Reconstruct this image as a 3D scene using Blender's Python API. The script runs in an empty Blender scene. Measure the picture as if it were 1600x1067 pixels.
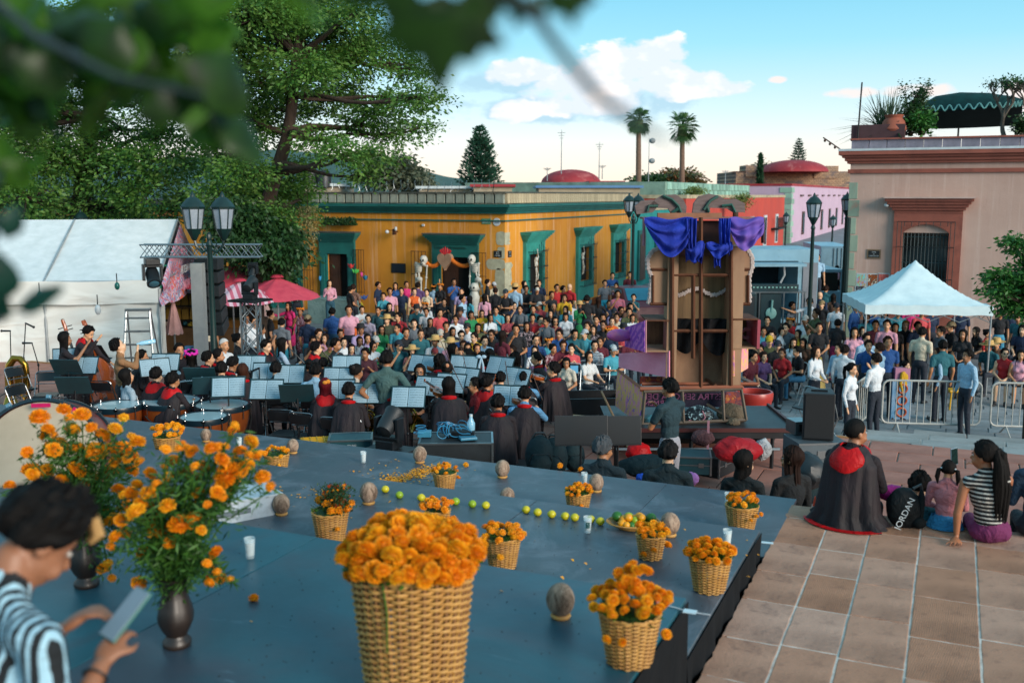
import bpy,bmesh,math,random
import numpy as np
from mathutils import Vector,Matrix,Euler,noise
from math import sin,cos,pi
R=math.radians
V3=Vector;enm=enumerate;rn=range;MRot=Matrix.Rotation;MTr=Matrix.Translation;nz3=noise.noise
rng=random.Random(7)
SC=bpy.context.scene
COL=SC.collection
YAW=R(23.9)
PITCH=R(8.35)
EYE=V3((0,0,4.7))
FPX=35.0/36.0*1600
FW=V3((-sin(YAW),cos(YAW),0))
RT=V3((cos(YAW),sin(YAW),0))
FW3=FW*cos(PITCH)+V3((0,0,-sin(PITCH)))
UP3=FW*sin(PITCH)+V3((0,0,cos(PITCH)))
cam_d=bpy.data.cameras.new('camera');cam=bpy.data.objects.new('camera',cam_d);COL.objects.link(cam)
cam.location=EYE
cam.rotation_euler=Euler((pi/2-PITCH,0,YAW),'XYZ')
cam_d.lens=35;cam_d.sensor_width=36;cam_d.clip_start=.05;cam_d.clip_end=9000
cam_d.dof.use_dof=1;cam_d.dof.focus_distance=14.0;cam_d.dof.aperture_fstop=1.9
SC.camera=cam
SUN_EL,SUN_AZ=R(17),R(112)
SUN_EN,SUN_ANG,SKY_STR=1.8,R(28),.15
EXPO=1.22
world=bpy.data.worlds.new('World');SC.world=world;world.use_nodes=1
wt=world.node_tree;wn=wt.nodes;wl=wt.links;wn.clear()
wout=wn.new('ShaderNodeOutputWorld');wbg=wn.new('ShaderNodeBackground');wl.new(wbg.outputs[0],wout.inputs[0])
sky=wn.new('ShaderNodeTexSky');sky.sky_type='NISHITA';sky.sun_disc=0
sky.sun_elevation=SUN_EL;sky.sun_rotation=SUN_AZ;sky.altitude=1500;sky.air_density=1.0;sky.dust_density=1.2;sky.ozone_density=2.2
wbg.inputs['Strength'].default_value=SKY_STR
def wma(op,a,b=None,c=None,clamp=0):
 n=wn.new('ShaderNodeMath');n.operation=op;n.use_clamp=clamp
 for i,v in enm((a,b,c)):
  if v is None:continue
  if isinstance(v,(int,float)):n.inputs[i].default_value=v
  else:wl.new(v,n.inputs[i])
 return n.outputs[0]
def wmix(f,a,b):
 n=wn.new('ShaderNodeMix');n.data_type='RGBA'
 for i,v in((0,f),(6,a),(7,b)):
  if isinstance(v,(int,float)):n.inputs[i].default_value=v
  elif isinstance(v,tuple):n.inputs[i].default_value=v+(1,)
  else:wl.new(v,n.inputs[i])
 return n.outputs[2]
def wramp(f,stops):
 n=wn.new('ShaderNodeValToRGB');wl.new(f,n.inputs[0]);cr=n.color_ramp
 while len(cr.elements)>1:cr.elements.remove(cr.elements[-1])
 cr.elements[0].position=stops[0][0];cr.elements[0].color=stops[0][1]+(1,)
 for p,c in stops[1:]:
  e=cr.elements.new(p);e.color=c+(1,)
 return n.outputs[0]
tc=wn.new('ShaderNodeTexCoord');sp=wn.new('ShaderNodeSeparateXYZ');wl.new(tc.outputs['Generated'],sp.inputs[0])
X,Y,Z=sp.outputs
elev=wma('ARCSINE',Z)
az=wma('ARCTAN2',X,Y)
SKYG=[(.0,(3.2,2.5,2.0)),(.05,(3.0,2.65,2.35)),(.11,(2.1,2.65,2.75)),(.2,(1.0,2.25,2.7)),(.28,(.6,1.9,2.5)),(.45,(.72,1.95,2.55)),(.75,(.85,1.85,2.35)),(1.0,(.9,1.85,2.3))]
grad=wramp(wma('MULTIPLY',elev,1.0/1.5708*2.2,clamp=1),[(p,tuple(x/8.0 for x in c))for p,c in SKYG])
gsc=wn.new('ShaderNodeVectorMath');gsc.operation='SCALE';wl.new(grad,gsc.inputs[0]);gsc.inputs['Scale'].default_value=8.0
base=wmix(.9,sky.outputs[0],gsc.outputs[0])
cmb=wn.new('ShaderNodeCombineXYZ');wl.new(az,cmb.inputs[0]);wl.new(wma('MULTIPLY',elev,1.7),cmb.inputs[1])
nz=wn.new('ShaderNodeTexNoise');nz.noise_dimensions='3D';nz.inputs['Scale'].default_value=26;nz.inputs['Detail'].default_value=9;nz.inputs['Roughness'].default_value=.52
wl.new(cmb.outputs[0],nz.inputs['Vector'])
nz2=wn.new('ShaderNodeTexNoise');nz2.inputs['Scale'].default_value=9;nz2.inputs['Detail'].default_value=5;wl.new(cmb.outputs[0],nz2.inputs['Vector'])
def dirang(px,py):
 d=(RT*(px-800)+UP3*(533.5-py)+FW3*FPX).normalized()
 return math.atan2(d.x,d.y),math.asin(d.z)
def bank(px,py,wpx,hpx):
 a,e=dirang(px,py)
 u=wma('DIVIDE',wma('SUBTRACT',az,a),wpx/FPX);v=wma('DIVIDE',wma('SUBTRACT',elev,e),hpx/FPX)
 r2=wma('ADD',wma('MULTIPLY',u,u),wma('MULTIPLY',v,v))
 return wma('SUBTRACT',1.0,r2)
def wmax(*a):
 o=a[0]
 for b in a[1:]:o=wma('MAXIMUM',o,b)
 return o
nn=wma('MULTIPLY',wma('SUBTRACT',nz.outputs['Fac'],.5),3.6)
def cloud_mask(blobs,thr=.0,soft=4.5):
 m=wmax(*[bank(*b)for b in blobs])
 return wma('MULTIPLY',wma('ADD',wma('ADD',m,nn),-thr),soft,clamp=1)
cream=(3.9,3.6,3.5);shade=(1.35,2.1,2.6)
low=cloud_mask([(850,170,150,24),(800,125,80,24),(960,160,130,34)],.0,1.8)
c1=wmix(wma('MULTIPLY',low,.75),base,shade)
puff=cloud_mask([(1010,108,85,46),(950,122,90,42),(900,138,85,30),(1060,130,90,26),(1105,138,70,15),(812,114,64,22),(803,174,42,20),(925,164,95,20),(1045,86,38,28)],.0,2.6)
lit=wmix(wma('MULTIPLY',wma('SUBTRACT',nz.outputs['Fac'],.5),4.0,clamp=1),(2.5,2.75,3.0),cream)
c2=wmix(wma('MULTIPLY',puff,.97),c1,lit)
far_=cloud_mask([(1440,140,70,12),(1330,145,50,10),(1590,150,60,22),(1215,125,18,6),(-200,120,200,60),(1900,100,200,50),(2300,40,160,60)],.25,1.6)
c3=wmix(wma('MULTIPLY',far_,.8),c2,(3.3,2.7,2.5))
wl.new(c3,wbg.inputs['Color'])
sun_d=bpy.data.lights.new('sun','SUN');sun=bpy.data.objects.new('sun',sun_d);COL.objects.link(sun)
sun_d.energy=SUN_EN;sun_d.angle=SUN_ANG;sun_d.color=(1.0,.89,.77)
sdir=V3((sin(SUN_AZ)*cos(SUN_EL),cos(SUN_AZ)*cos(SUN_EL),sin(SUN_EL)))
sun.rotation_euler=(-sdir).to_track_quat('-Z','Y').to_euler()
vs=SC.view_settings;vs.view_transform='Standard';vs.look='None';vs.exposure=EXPO;vs.gamma=1.0;vs.use_curve_mapping=0
SC.cycles.max_bounces=6;SC.cycles.transparent_max_bounces=12;SC.cycles.use_denoising=1
SC.cycles.diffuse_bounces=3;SC.cycles.glossy_bounces=3;SC.cycles.transmission_bounces=6;SC.cycles.caustics_reflective=0;SC.cycles.caustics_refractive=0
def ray(px,py):return RT*(px-800)+UP3*(533.5-py)+FW3*FPX
def P(px,py,z=.0):
 d=ray(px,py);return EYE+d*((z-EYE.z)/d.z)
def PD(px,py,depth):
 d=ray(px,py);return EYE+d*(depth/d.dot(FW))
def PY(px,py,y):
 d=ray(px,py);return EYE+d*(y/d.y)
def PX(px,py,x):
 d=ray(px,py);return EYE+d*(x/d.x)
def prj(p):
 v=V3(p)-EYE;w=v.dot(FW3)
 return 800+FPX*v.dot(RT)/w,533.5-FPX*v.dot(UP3)/w
def C(h,k=1.0):
 h=h.lstrip('#');o=[]
 for i in(0,2,4):
  c=int(h[i:i+2],16)/255
  o.append(k*(c/12.92 if c<=.04045 else((c+.055)/1.055)**2.4))
 return tuple(o)
MATS={}
class N:
 """small node tree builder"""
 def __init__(s,name):
  s.m=bpy.data.materials.new(name);s.m.use_nodes=1;s.t=s.m.node_tree;s.n=s.t.nodes;s.l=s.t.links
  s.b=s.n['Principled BSDF']
 def new(s,t,**k):
  n=s.n.new(t)
  for a,b in k.items():setattr(n,a,b)
  return n
 def put(s,n,i,v):
  if v is None:return
  inp=n.inputs[i]
  if isinstance(v,bpy.types.NodeSocket):s.l.new(v,inp)
  elif isinstance(v,tuple)and len(v)==3 and inp.type=='RGBA':inp.default_value=v+(1,)
  else:inp.default_value=v
 def math(s,op,a,b=None,c=None,clamp=0):
  n=s.new('ShaderNodeMath',operation=op,use_clamp=clamp)
  for i,v in enm((a,b,c)):s.put(n,i,v)
  return n.outputs[0]
 def mix(s,f,a,b,blend='MIX'):
  n=s.new('ShaderNodeMix',data_type='RGBA',blend_type=blend)
  s.put(n,0,f);s.put(n,6,a);s.put(n,7,b);return n.outputs[2]
 def coord(s,which='Object',scale=(1,1,1),rot=(0,0,0)):
  t=s.new('ShaderNodeTexCoord');m=s.new('ShaderNodeMapping');s.l.new(t.outputs[which],m.inputs[0])
  m.inputs['Scale'].default_value=scale;m.inputs['Rotation'].default_value=rot;return m.outputs[0]
 def noise(s,vec,scale=5,detail=4,rgh=.55,dist=0):
  n=s.new('ShaderNodeTexNoise');s.put(n,'Vector',vec);n.inputs['Scale'].default_value=scale
  n.inputs['Detail'].default_value=detail;n.inputs['Roughness'].default_value=rgh;n.inputs['Distortion'].default_value=dist;return n.outputs['Fac']
 def wave(s,vec,scale=5,dist=2,detail=2,dirn='X',prof='SIN'):
  n=s.new('ShaderNodeTexWave',bands_direction=dirn,wave_profile=prof);s.put(n,'Vector',vec)
  n.inputs['Scale'].default_value=scale;n.inputs['Distortion'].default_value=dist;n.inputs['Detail'].default_value=detail;return n.outputs['Fac']
 def step(s,v,lo,hi):
  n=s.new('ShaderNodeMapRange',clamp=1);s.put(n,0,v);n.inputs[1].default_value=lo;n.inputs[2].default_value=hi;return n.outputs[0]
 def bump(s,h,strength=.3,dist=.01):
  n=s.new('ShaderNodeBump');s.put(n,'Height',h);n.inputs['Strength'].default_value=strength;n.inputs['Distance'].default_value=dist
  s.l.new(n.outputs[0],s.b.inputs['Normal']);return n
 def attr(s,name):
  n=s.new('ShaderNodeAttribute',attribute_type='OBJECT',attribute_name=name);return n
 def rand(s):
  return s.new('ShaderNodeObjectInfo').outputs['Random']
def mat(name,col,col2=None,rgh=.7,metal=.0,nsc=3.0,amt=.5,bump=.0,bsc=40,bdist=.01,strx=(1,1,1),spec=.5,dirt=None,dsc=1.2,dlo=.55,dhi=.75,randv=.0,sheen=0,trans=0,alpha=1,emis=None,emstr=0,coat=0,lo=.3,hi=.7):
 """a plain worn surface: two tones mottled by noise, dirt patches, fine relief"""
 if name in MATS:return MATS[name]
 s=N(name);v=s.coord('Object',strx)
 if isinstance(col,str):col=C(col)
 if col2 is None:col2=tuple(c*(1-.28)for c in col)
 elif isinstance(col2,str):col2=C(col2)
 f=s.noise(v,nsc,5,.6)
 c=s.mix(s.math('MULTIPLY',s.step(f,lo,hi),amt*2 if amt<=.5 else 1.0),col,col2)
 if dirt:
  if isinstance(dirt,str):dirt=C(dirt)
  c=s.mix(s.math('MULTIPLY',s.step(s.noise(v,dsc,8,.65,.4),dlo,dhi),.75),c,dirt)
 if randv:
  hsv=s.new('ShaderNodeHueSaturation');s.put(hsv,'Color',c)
  s.put(hsv,'Value',s.math('ADD',s.math('MULTIPLY',s.rand(),2*randv),1-randv));c=hsv.outputs[0]
 s.put(s.b,'Base Color',c);s.b.inputs['Metallic'].default_value=metal
 s.put(s.b,'Roughness',s.math('ADD',s.math('MULTIPLY',f,.2),rgh-.1,clamp=1))
 s.b.inputs['Specular IOR Level'].default_value=spec
 if bump:s.bump(s.noise(v,bsc,6,.65),bump,bdist)
 if trans:s.b.inputs['Transmission Weight'].default_value=trans
 if coat:s.b.inputs['Coat Weight'].default_value=coat
 if sheen:s.b.inputs['Sheen Weight'].default_value=sheen
 if alpha<1:s.b.inputs['Alpha'].default_value=alpha
 if emis:s.put(s.b,'Emission Color',C(emis));s.b.inputs['Emission Strength'].default_value=emstr
 MATS[name]=s.m;return s.m
def clo(name,col,col2=None,rgh=.85,fold=.5,fscale=6,**k):
 """fabric with soft wrinkles"""
 if name in MATS:return MATS[name]
 s=N(name);v=s.coord('Object')
 if isinstance(col,str):col=C(col)
 col2=C(col2)if isinstance(col2,str)else(col2 or tuple(c*.7 for c in col))
 c=s.mix(s.step(s.noise(v,4,4),.35,.7),col,col2);s.put(s.b,'Base Color',c)
 s.b.inputs['Roughness'].default_value=rgh;s.b.inputs['Specular IOR Level'].default_value=.2
 h=s.math('ADD',s.noise(v,fscale,3,.5,1.5),s.math('MULTIPLY',s.noise(v,90,2),.06))
 s.bump(h,fold,.05);MATS[name]=s.m;return s.m
class MB:
 def __init__(s):s.v=[];s.f=[];s.mi=[];s.M=None;s.cur=0
 def _add(s,vs,fs,mi=None):
  k=len(s.v)
  if s.M is not None:vs=[s.M@V3(v)for v in vs]
  s.v.extend([tuple(v)for v in vs]);s.f.extend([tuple(i+k for i in f)for f in fs])
  s.mi.extend([s.cur if mi is None else mi]*len(fs));return s
 def box(s,c,d,rz=0,rx=0,ry=0,mi=None,taper=1.0):
  m=Euler((rx,ry,rz)).to_matrix();c=V3(c);vs=[]
  for sz in(-1,1):
   t=taper if sz>0 else 1
   for sx,sy in((-1,-1),(1,-1),(1,1),(-1,1)):
    vs.append(c+m@V3((sx*d[0]/2*t,sy*d[1]/2*t,sz*d[2]/2)))
  return s._add(vs,[(0,3,2,1),(4,5,6,7),(0,1,5,4),(1,2,6,5),(2,3,7,6),(3,0,4,7)],mi)
 def bbx(s,x0,y0,z0,x1,y1,z1,mi=None):
  return s.box(((x0+x1)/2,(y0+y1)/2,(z0+z1)/2),(abs(x1-x0),abs(y1-y0),abs(z1-z0)),mi=mi)
 def tube(s,pts,rad,n=8,mi=None,caps=1,cl_d=0):
  pts=[V3(p)for p in pts];m=len(pts)
  if not isinstance(rad,(list,tuple)):rad=[rad]*m
  vs=[];fs=[];prev=None
  for i,p in enm(pts):
   if cl_d:t=pts[(i+1)%m]-pts[i-1]
   else:t=pts[min(i+1,m-1)]-pts[max(i-1,0)]
   t=t.normalized()if t.length>1e-9 else V3((0,0,1))
   if prev is None:
    a=V3((0,0,1))if abs(t.z)<.9 else V3((1,0,0));u=t.cross(a).normalized()
   else:
    u=prev-t*prev.dot(t);u=u.normalized()if u.length>1e-6 else t.orthogonal().normalized()
   prev=u;w=t.cross(u)
   for j in rn(n):
    a=2*pi*j/n;vs.append(p+(u*cos(a)+w*sin(a))*rad[i])
  last=m if cl_d else m-1
  for i in rn(last):
   i2=(i+1)%m
   for j in rn(n):fs.append((i*n+j,i*n+(j+1)%n,i2*n+(j+1)%n,i2*n+j))
  if caps and not cl_d:fs.append(tuple(rn(n-1,-1,-1)));fs.append(tuple((m-1)*n+j for j in rn(n)))
  return s._add(vs,fs,mi)
 def cyl(s,a,b,r0,r1=None,n=12,mi=None):return s.tube([a,b],[r0,r0 if r1 is None else r1],n,mi)
 def capsule(s,a,b,ra,rb,n=12,mi=None):
  a=V3(a);b=V3(b);d=(b-a);d=d.normalized()if d.length>1e-6 else V3((0,0,1));pts=[];rr=[]
  for t in(90,60,30):pts.append(a-d*ra*sin(R(t)));rr.append(max(ra*cos(R(t)),1e-4))
  pts+=[a,b];rr+=[ra,rb]
  for t in(30,60,90):pts.append(b+d*rb*sin(R(t)));rr.append(max(rb*cos(R(t)),1e-4))
  return s.tube(pts,rr,n,mi)
 def lth(s,prof,n=24,c=(0,0,0),mi=None,cap=1,sx=1,sy=1):
  c=V3(c);vs=[];fs=[];m=len(prof)
  for r,z in prof:
   for j in rn(n):
    a=2*pi*j/n;vs.append(c+V3((r*cos(a)*sx,r*sin(a)*sy,z)))
  for i in rn(m-1):
   for j in rn(n):fs.append((i*n+j,i*n+(j+1)%n,(i+1)*n+(j+1)%n,(i+1)*n+j))
  if cap:fs.append(tuple(rn(n-1,-1,-1)));fs.append(tuple((m-1)*n+j for j in rn(n)))
  return s._add(vs,fs,mi)
 def ell(s,c,r,nu=16,nv=10,rot=None,mi=None,disp=None):
  c=V3(c);vs=[];fs=[]
  for i in rn(nv+1):
   ph=pi*i/nv
   for j in rn(nu):
    th=2*pi*j/nu;d=V3((sin(ph)*cos(th),sin(ph)*sin(th),cos(ph)))
    k=1 if disp is None else disp(d)
    p=V3((d.x*r[0],d.y*r[1],d.z*r[2]))*k
    if rot is not None:p=rot@p
    vs.append(c+p)
  for i in rn(nv):
   for j in rn(nu):fs.append((i*nu+j,(i+1)*nu+j,(i+1)*nu+(j+1)%nu,i*nu+(j+1)%nu))
  return s._add(vs,fs,mi)
 def grid(s,fn,nu,nv,mi=None,cl_d=0):
  vs=[fn(i/nu,j/nv)for j in rn(nv+1)for i in rn(nu+(0 if cl_d else 1))];w=nu if cl_d else nu+1;fs=[]
  for j in rn(nv):
   for i in rn(nu):
    i2=(i+1)%w if cl_d else i+1
    fs.append((j*w+i,j*w+i2,(j+1)*w+i2,(j+1)*w+i))
  return s._add(vs,fs,mi)
 def prism(s,poly,z0,z1,mi=None,axis='z'):
  n=len(poly)
  def q(x,y,z):return(x,y,z)if axis=='z' else((x,z,y)if axis=='y' else(z,x,y))
  vs=[q(x,y,z0)for x,y in poly]+[q(x,y,z1)for x,y in poly]
  fs=[tuple(rn(n-1,-1,-1)),tuple(rn(n,2*n))]+[(i,(i+1)%n,n+(i+1)%n,n+i)for i in rn(n)]
  return s._add(vs,fs,mi)
 def quad(s,a,b,c,d,mi=None):return s._add([a,b,c,d],[(0,1,2,3)],mi)
 def mesh(s,name,mats=(),smt=0,bevel=.0,sol=.0):
  me=bpy.data.meshes.new(name);me.from_pydata(s.v,[],s.f)
  for m in(mats if isinstance(mats,(list,tuple))else[mats]):me.materials.append(m)
  me.polygons.foreach_set('material_index',s.mi)
  if sol or bevel:
   bm=bmesh.new();bm.from_mesh(me)
   if sol:bmesh.ops.solidify(bm,geom=bm.faces[:],thickness=sol)
   if bevel:
    ed=[e for e in bm.edges if len(e.link_faces)==2 and e.calc_face_angle(0)>.6]
    bmesh.ops.bevel(bm,geom=ed,offset=bevel,segments=2,affect='EDGES',profile=.6,clamp_overlap=1)
   bm.to_mesh(me);bm.free()
  if smt:
   me.polygons.foreach_set('use_smooth',[1]*len(me.polygons))
   if smt!='all':me.set_sharp_from_angle(angle=R(40))
  me.validate();me.update();return me
 def bd(s,name,mats,parent=None,loc=(0,0,0),rz=0,smt=0,bevel=.0,sol=.0):
  return obj(name,s.mesh(name,mats,smt,bevel,sol),parent,loc,rz)
def fixn(me):
 bm=bmesh.new();bm.from_mesh(me);bmesh.ops.recalc_face_normals(bm,faces=bm.faces[:]);bm.to_mesh(me);bm.free();return me
def obj(name,data,parent=None,loc=(0,0,0),rz=0,scale=None):
 o=bpy.data.objects.new(name,data);COL.objects.link(o);o.location=loc
 if isinstance(rz,(int,float)):o.rotation_euler=(0,0,rz)
 else:o.rotation_euler=rz
 if scale is not None:o.scale=scale if isinstance(scale,(tuple,list))else(scale,)*3
 if parent is not None:o.parent=parent
 return o
def tag(o,lab0=None,cat=None,group=None,kind=None):
 if lab0:o['label']=lab0
 if cat:o['category']=cat
 if group:o['group']=group
 if kind:o['kind']=kind
 return o
def thg(name,lab0,cat,loc=(0,0,0),rz=0,group=None,scale=None):
 return tag(obj(name,None,None,loc,rz,scale),lab0,cat,group)
def stc(o):o['kind']='structure';return o
def stuff(o,lab0=None,cat=None):o['kind']='stuff';return tag(o,lab0,cat)
KIDS={}
def cpt(o,parent=None):
 c=o.copy();COL.objects.link(c);c.parent=parent
 for ch in list(o.children):cpt(ch,c)
 return c
def text(name,body,size,m,parent,loc,rot,extrude=.002,align='CENTER',xs=1.0):
 cu=bpy.data.curves.new(name,'FONT');cu.body=body;cu.size=size;cu.extrude=extrude;cu.align_x=align;cu.align_y='CENTER'
 t=bpy.data.objects.new('tmp',cu);COL.objects.link(t);bpy.context.view_layer.update()
 me=bpy.data.meshes.new_from_object(t.evaluated_get(bpy.context.evaluated_depsgraph_get()));bpy.data.objects.remove(t)
 me.name=name;me.materials.clear();me.materials.append(m);o=obj(name,me,parent,loc,rot)
 if xs!=1:o.scale=(xs,1,1)
 return o
Z_L,Z_E,Z_T1,Z_T2,Z_T3=.70,1.95,1.95,2.15,2.50
M_st0=mat('street_stone','#7f8286','#5f6468',rgh=.75,nsc=.6,amt=.5,bump=.25,bsc=20,dirt='#4a4a48',dsc=.5)
M_paver=mat('paver_stone','#8e9092','#73787a',rgh=.7,nsc=2.5,bump=.35,bsc=14,dirt='#5d5a55',dsc=1.4,randv=.16)
M_gap=mat('joint_sand','#3f3f3e',rgh=.95,nsc=8)
g=MB();g.quad((-900,-300,0),(900,-300,0),(900,900,0),(-900,900,0))
street=stc(g.bd('street',M_st0))
def block(w,d,h,rnd=.01):
 m=MB();m.box((0,0,h/2),(w,d,h));return m.mesh('block',M_paver,bevel=rnd)
n_pav=0;pv_meshes=[block(w,.37,.024)for w in(.70,.86,.58)]
rest=MB()
y=20.62;r_=0
while y<27:
 x=-1.2+rng.uniform(-.5,0)
 while x<12.5:
  k=rng.randrange(3);w=(.70,.86,.58)[k];px,py=prj((x+w/2,y,0))
  if 1240<px<2300 and py<720:
   if n_pav<240 and y<25 and px<1640:
    o=obj('paver',pv_meshes[k],street,(x+w/2,y,.001),rng.uniform(-.006,.006));o.rotation_euler.x=rng.uniform(-.004,.004);n_pav+=1
   else:rest.box((x+w/2,y,.012),(w-.02,.36,.022))
  x+=w+.025
 y+=.39
x0=-8.6
y=17.35
while y<24:
 x=x0+rng.uniform(-.5,0)
 while x<-1.4:
  k=rng.randrange(3);w=(.70,.86,.58)[k]
  if n_pav<298:o=obj('paver',pv_meshes[k],street,(x+w/2,y,.001),rng.uniform(-.006,.006));n_pav+=1
  else:rest.box((x+w/2,y,.012),(w-.02,.36,.022))
  x+=w+.025
 y+=.39
o=rest.bd('paver_rows',M_paver,street);stuff(o)
M_red=mat('red_sandstone','#a87262','#8a5a4c',rgh=.75,nsc=2.2,amt=.45,bump=.25,bsc=30,dirt='#5e463c',dsc=1.1,randv=.10)
M_redcore=mat('red_mortar','#c9b2a4','#9c8678',rgh=.9,nsc=5)
lt=MB();lt.bbx(-32,7.5,-.5,14,17.05,Z_L-.03)
lower=stc(lt.bd('lower_terrace',M_redcore))
def slab_mesh(w,d,h,m,seed=0):
 a=MB();a.box((0,0,h/2),(w,d,h));return a.mesh('slab',m,bevel=.012)
sm=[slab_mesh(.93,.60,.034,M_red),slab_mesh(.72,.60,.034,M_red)]
rest=MB();cnt=0
y=9.32;i=0
while y<17.0:
 x=-31.5+rng.uniform(0,.6)
 while x<12:
  k=rng.randrange(2);w=(.93,.72)[k];px,py=prj((x+w/2,y,Z_L))
  if-300<px<2400:
   if cnt<290 and((px>1240 and py<820)or(330<px<900 and py>560 and rng.random()<.42)):
    obj('slab',sm[k],lower,(x+w/2,y,Z_L-.03),0);cnt+=1
   else:rest.box((x+w/2,y,Z_L-.013),(w,.60,.034))
  x+=w+.018
 y+=.617
stuff(rest.bd('slab_rows',M_red,lower))
ed=MB();ed.bbx(-32,17.05,Z_L-.16,-1.4,17.12,Z_L+.02);ed.bd('edge_board',mat('plank_wood','#b98a5c','#8d6238',rgh=.6,nsc=3,strx=(.3,3,3),bump=.2),lower)
M_step=mat('grey_step','#9a9c9b','#7d817f',rgh=.75,nsc=2.5,bump=.3,bsc=16,dirt='#62605a',dsc=1.2,randv=.13)
steps=stc(MB().bbx(-1.38,17.06,-.4,14,20.4,.02).bd('stone_steps',M_gap))
stm=[MB().box((0,0,0),(w-.02,.385,.21)).mesh('step_stone',M_step,bevel=.012)for w in(.95,1.25)]
for k,zt in enm((.525,.35,.175)):
 for rrow in rn(3):
  yy=17.27+(k*3+rrow)*.385;x=-1.4+rng.uniform(-.4,0)
  while x<12:
   q=rng.randrange(2);w=(.95,1.25)[q]
   if x+w/2>-1.0:obj('step_stone',stm[q],steps,(x+w/2,yy,zt-.1+rng.uniform(-.003,.003)))
   x+=w
s=N('ledge_sandstone');v=s.coord('Object')
rv=s.rand()
base_c=s.mix(s.step(s.noise(v,1.6,5,.6),.3,.7),C('#c39074'),C('#956a52'))
base_c=s.mix(s.math('MULTIPLY',s.step(s.noise(v,6.5,8,.7,.6),.54,.68),.6),base_c,C('#6a4a3e'))
base_c=s.mix(s.math('MULTIPLY',s.step(s.noise(v,2.3,6,.6,1),.6,.72),.35),base_c,C('#8d8782'))
ang=s.new('ShaderNodeVectorRotate',rotation_type='Z_AXIS');s.put(ang,'Vector',v);s.put(ang,'Angle',s.math('MULTIPLY',rv,2.2))
tool=s.wave(ang.outputs[0],24,5,4,'X')
base_c=s.mix(s.math('MULTIPLY',s.step(tool,.4,.0),.32),base_c,C('#5c3f35'))
hsv=s.new('ShaderNodeHueSaturation');s.put(hsv,'Color',base_c);s.put(hsv,'Value',s.math('ADD',s.math('MULTIPLY',rv,.26),.86));s.put(hsv,'Saturation',s.math('ADD',s.math('MULTIPLY',rv,-.25),1.08))
s.put(s.b,'Base Color',hsv.outputs[0]);s.b.inputs['Roughness'].default_value=.72
s.bump(s.math('ADD',s.math('MULTIPLY',tool,.16),s.noise(v,24,7,.7)),.55,.012)
M_ledge=s.m
M_point=mat('lime_pointing','#d8cfc6','#a3958a',rgh=.9,nsc=9,amt=.6)
ledge=stc(MB().bbx(-1.17,-4,.2,14,8.86,Z_E-.004).bd('upper_terrace',M_point))
cols_x=[-1.21,-.84,-.50,-.12,.29,.72,1.16,1.60,2.08,2.6,3.2,3.9,4.7,5.6]
def rough_slab(w,d,h,seed,rough_left=0):
 r=random.Random(seed);a=MB();n=9
 def off(t,k):return .0045*nz3((t*5+seed,k*3.1,seed*.7))
 poly=[]
 for i in rn(n):poly.append((-w/2+w*i/n,-d/2+off(i/n,1)))
 for i in rn(n):poly.append((w/2+off(i/n,2),-d/2+d*i/n))
 for i in rn(n):poly.append((w/2-w*i/n,d/2+off(i/n,3)))
 for i in rn(n):
  k=.018*nz3((i*.9,seed,2.2))if rough_left else off(i/n,4)
  poly.append((-w/2+k,d/2-d*i/n))
 a.prism(poly,0,h);return a.mesh('slab',M_ledge,bevel=.006)
for ci in rn(len(cols_x)-1):
 x0,x1=cols_x[ci],cols_x[ci+1];yy=8.93;k=0
 while yy>2.2:
  d=rng.uniform(.36,.5)if k==0 else rng.uniform(.52,.72)
  w=x1-x0-.012;px,py=prj((x0+w/2,yy-d/2,Z_E))
  if px<2600:
   o=obj('slab',rough_slab(w,d-.012,.09 if ci==0 or k==0 else .05,ci*40+k,ci==0),ledge,(x0+(x1-x0)/2,yy-d/2,Z_E-(.09 if ci==0 or k==0 else .05)+rng.uniform(-.003,.003)))
  yy-=d;k+=1
M_rub=mat('rough_stone','#7d5f52','#58453c',rgh=.9,nsc=3,bump=.6,bsc=9,bdist=.03)
s=N('stage_paint');v=s.coord('Object')
blue=s.mix(s.step(s.noise(v,.9,5,.6,.5),.35,.65),C('#1e5664'),C('#1b414e'))
wear=s.step(s.noise(v,.75,7,.62,.8),.44,.6)
blue=s.mix(s.math('MULTIPLY',wear,.8),blue,C('#3c4450'))
blue=s.mix(s.math('MULTIPLY',s.step(s.noise(s.coord('Object',(.5,4,1)),3,7,.7,1.2),.62,.74),.5),blue,C('#6b8797'))
blue=s.mix(s.step(s.noise(v,26,3,.7),.73,.77),blue,C('#0d1216'))
s.put(s.b,'Base Color',blue);s.put(s.b,'Roughness',s.math('ADD',s.math('MULTIPLY',s.noise(v,2.5,6),.35),.22));s.b.inputs['Specular IOR Level'].default_value=.55
s.bump(s.noise(v,30,6,.65),.12,.006);M_stage=s.m
s=N('stage_paint_grey');v=s.coord('Object')
gr=s.mix(s.step(s.noise(v,.7,6,.6,.6),.36,.62),C('#474e57'),C('#384e58'))
gr=s.mix(s.math('MULTIPLY',s.step(s.noise(v,1.7,8,.7,1),.5,.62),.6),gr,C('#6a727c'))
gr=s.mix(s.math('MULTIPLY',s.step(s.noise(s.coord('Object',(.4,5,1)),3,7,.7,1.2),.63,.74),.45),gr,C('#7d94a3'))
gr=s.mix(s.step(s.noise(v,24,3,.7),.73,.77),gr,C('#0d1216'))
s.put(s.b,'Base Color',gr);s.put(s.b,'Roughness',s.math('ADD',s.math('MULTIPLY',s.noise(v,2.5,6),.3),.28));s.b.inputs['Specular IOR Level'].default_value=.5
gr=s.mix(s.math('MULTIPLY',s.step(s.noise(s.coord('Object',(7,.5,1)),4,8,.75,1),.6,.68),.4),gr,C('#1d262c'));s.put(s.b,'Base Color',gr);s.bump(s.noise(v,30,6,.65),.12,.006);M_sg=s.m
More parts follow.
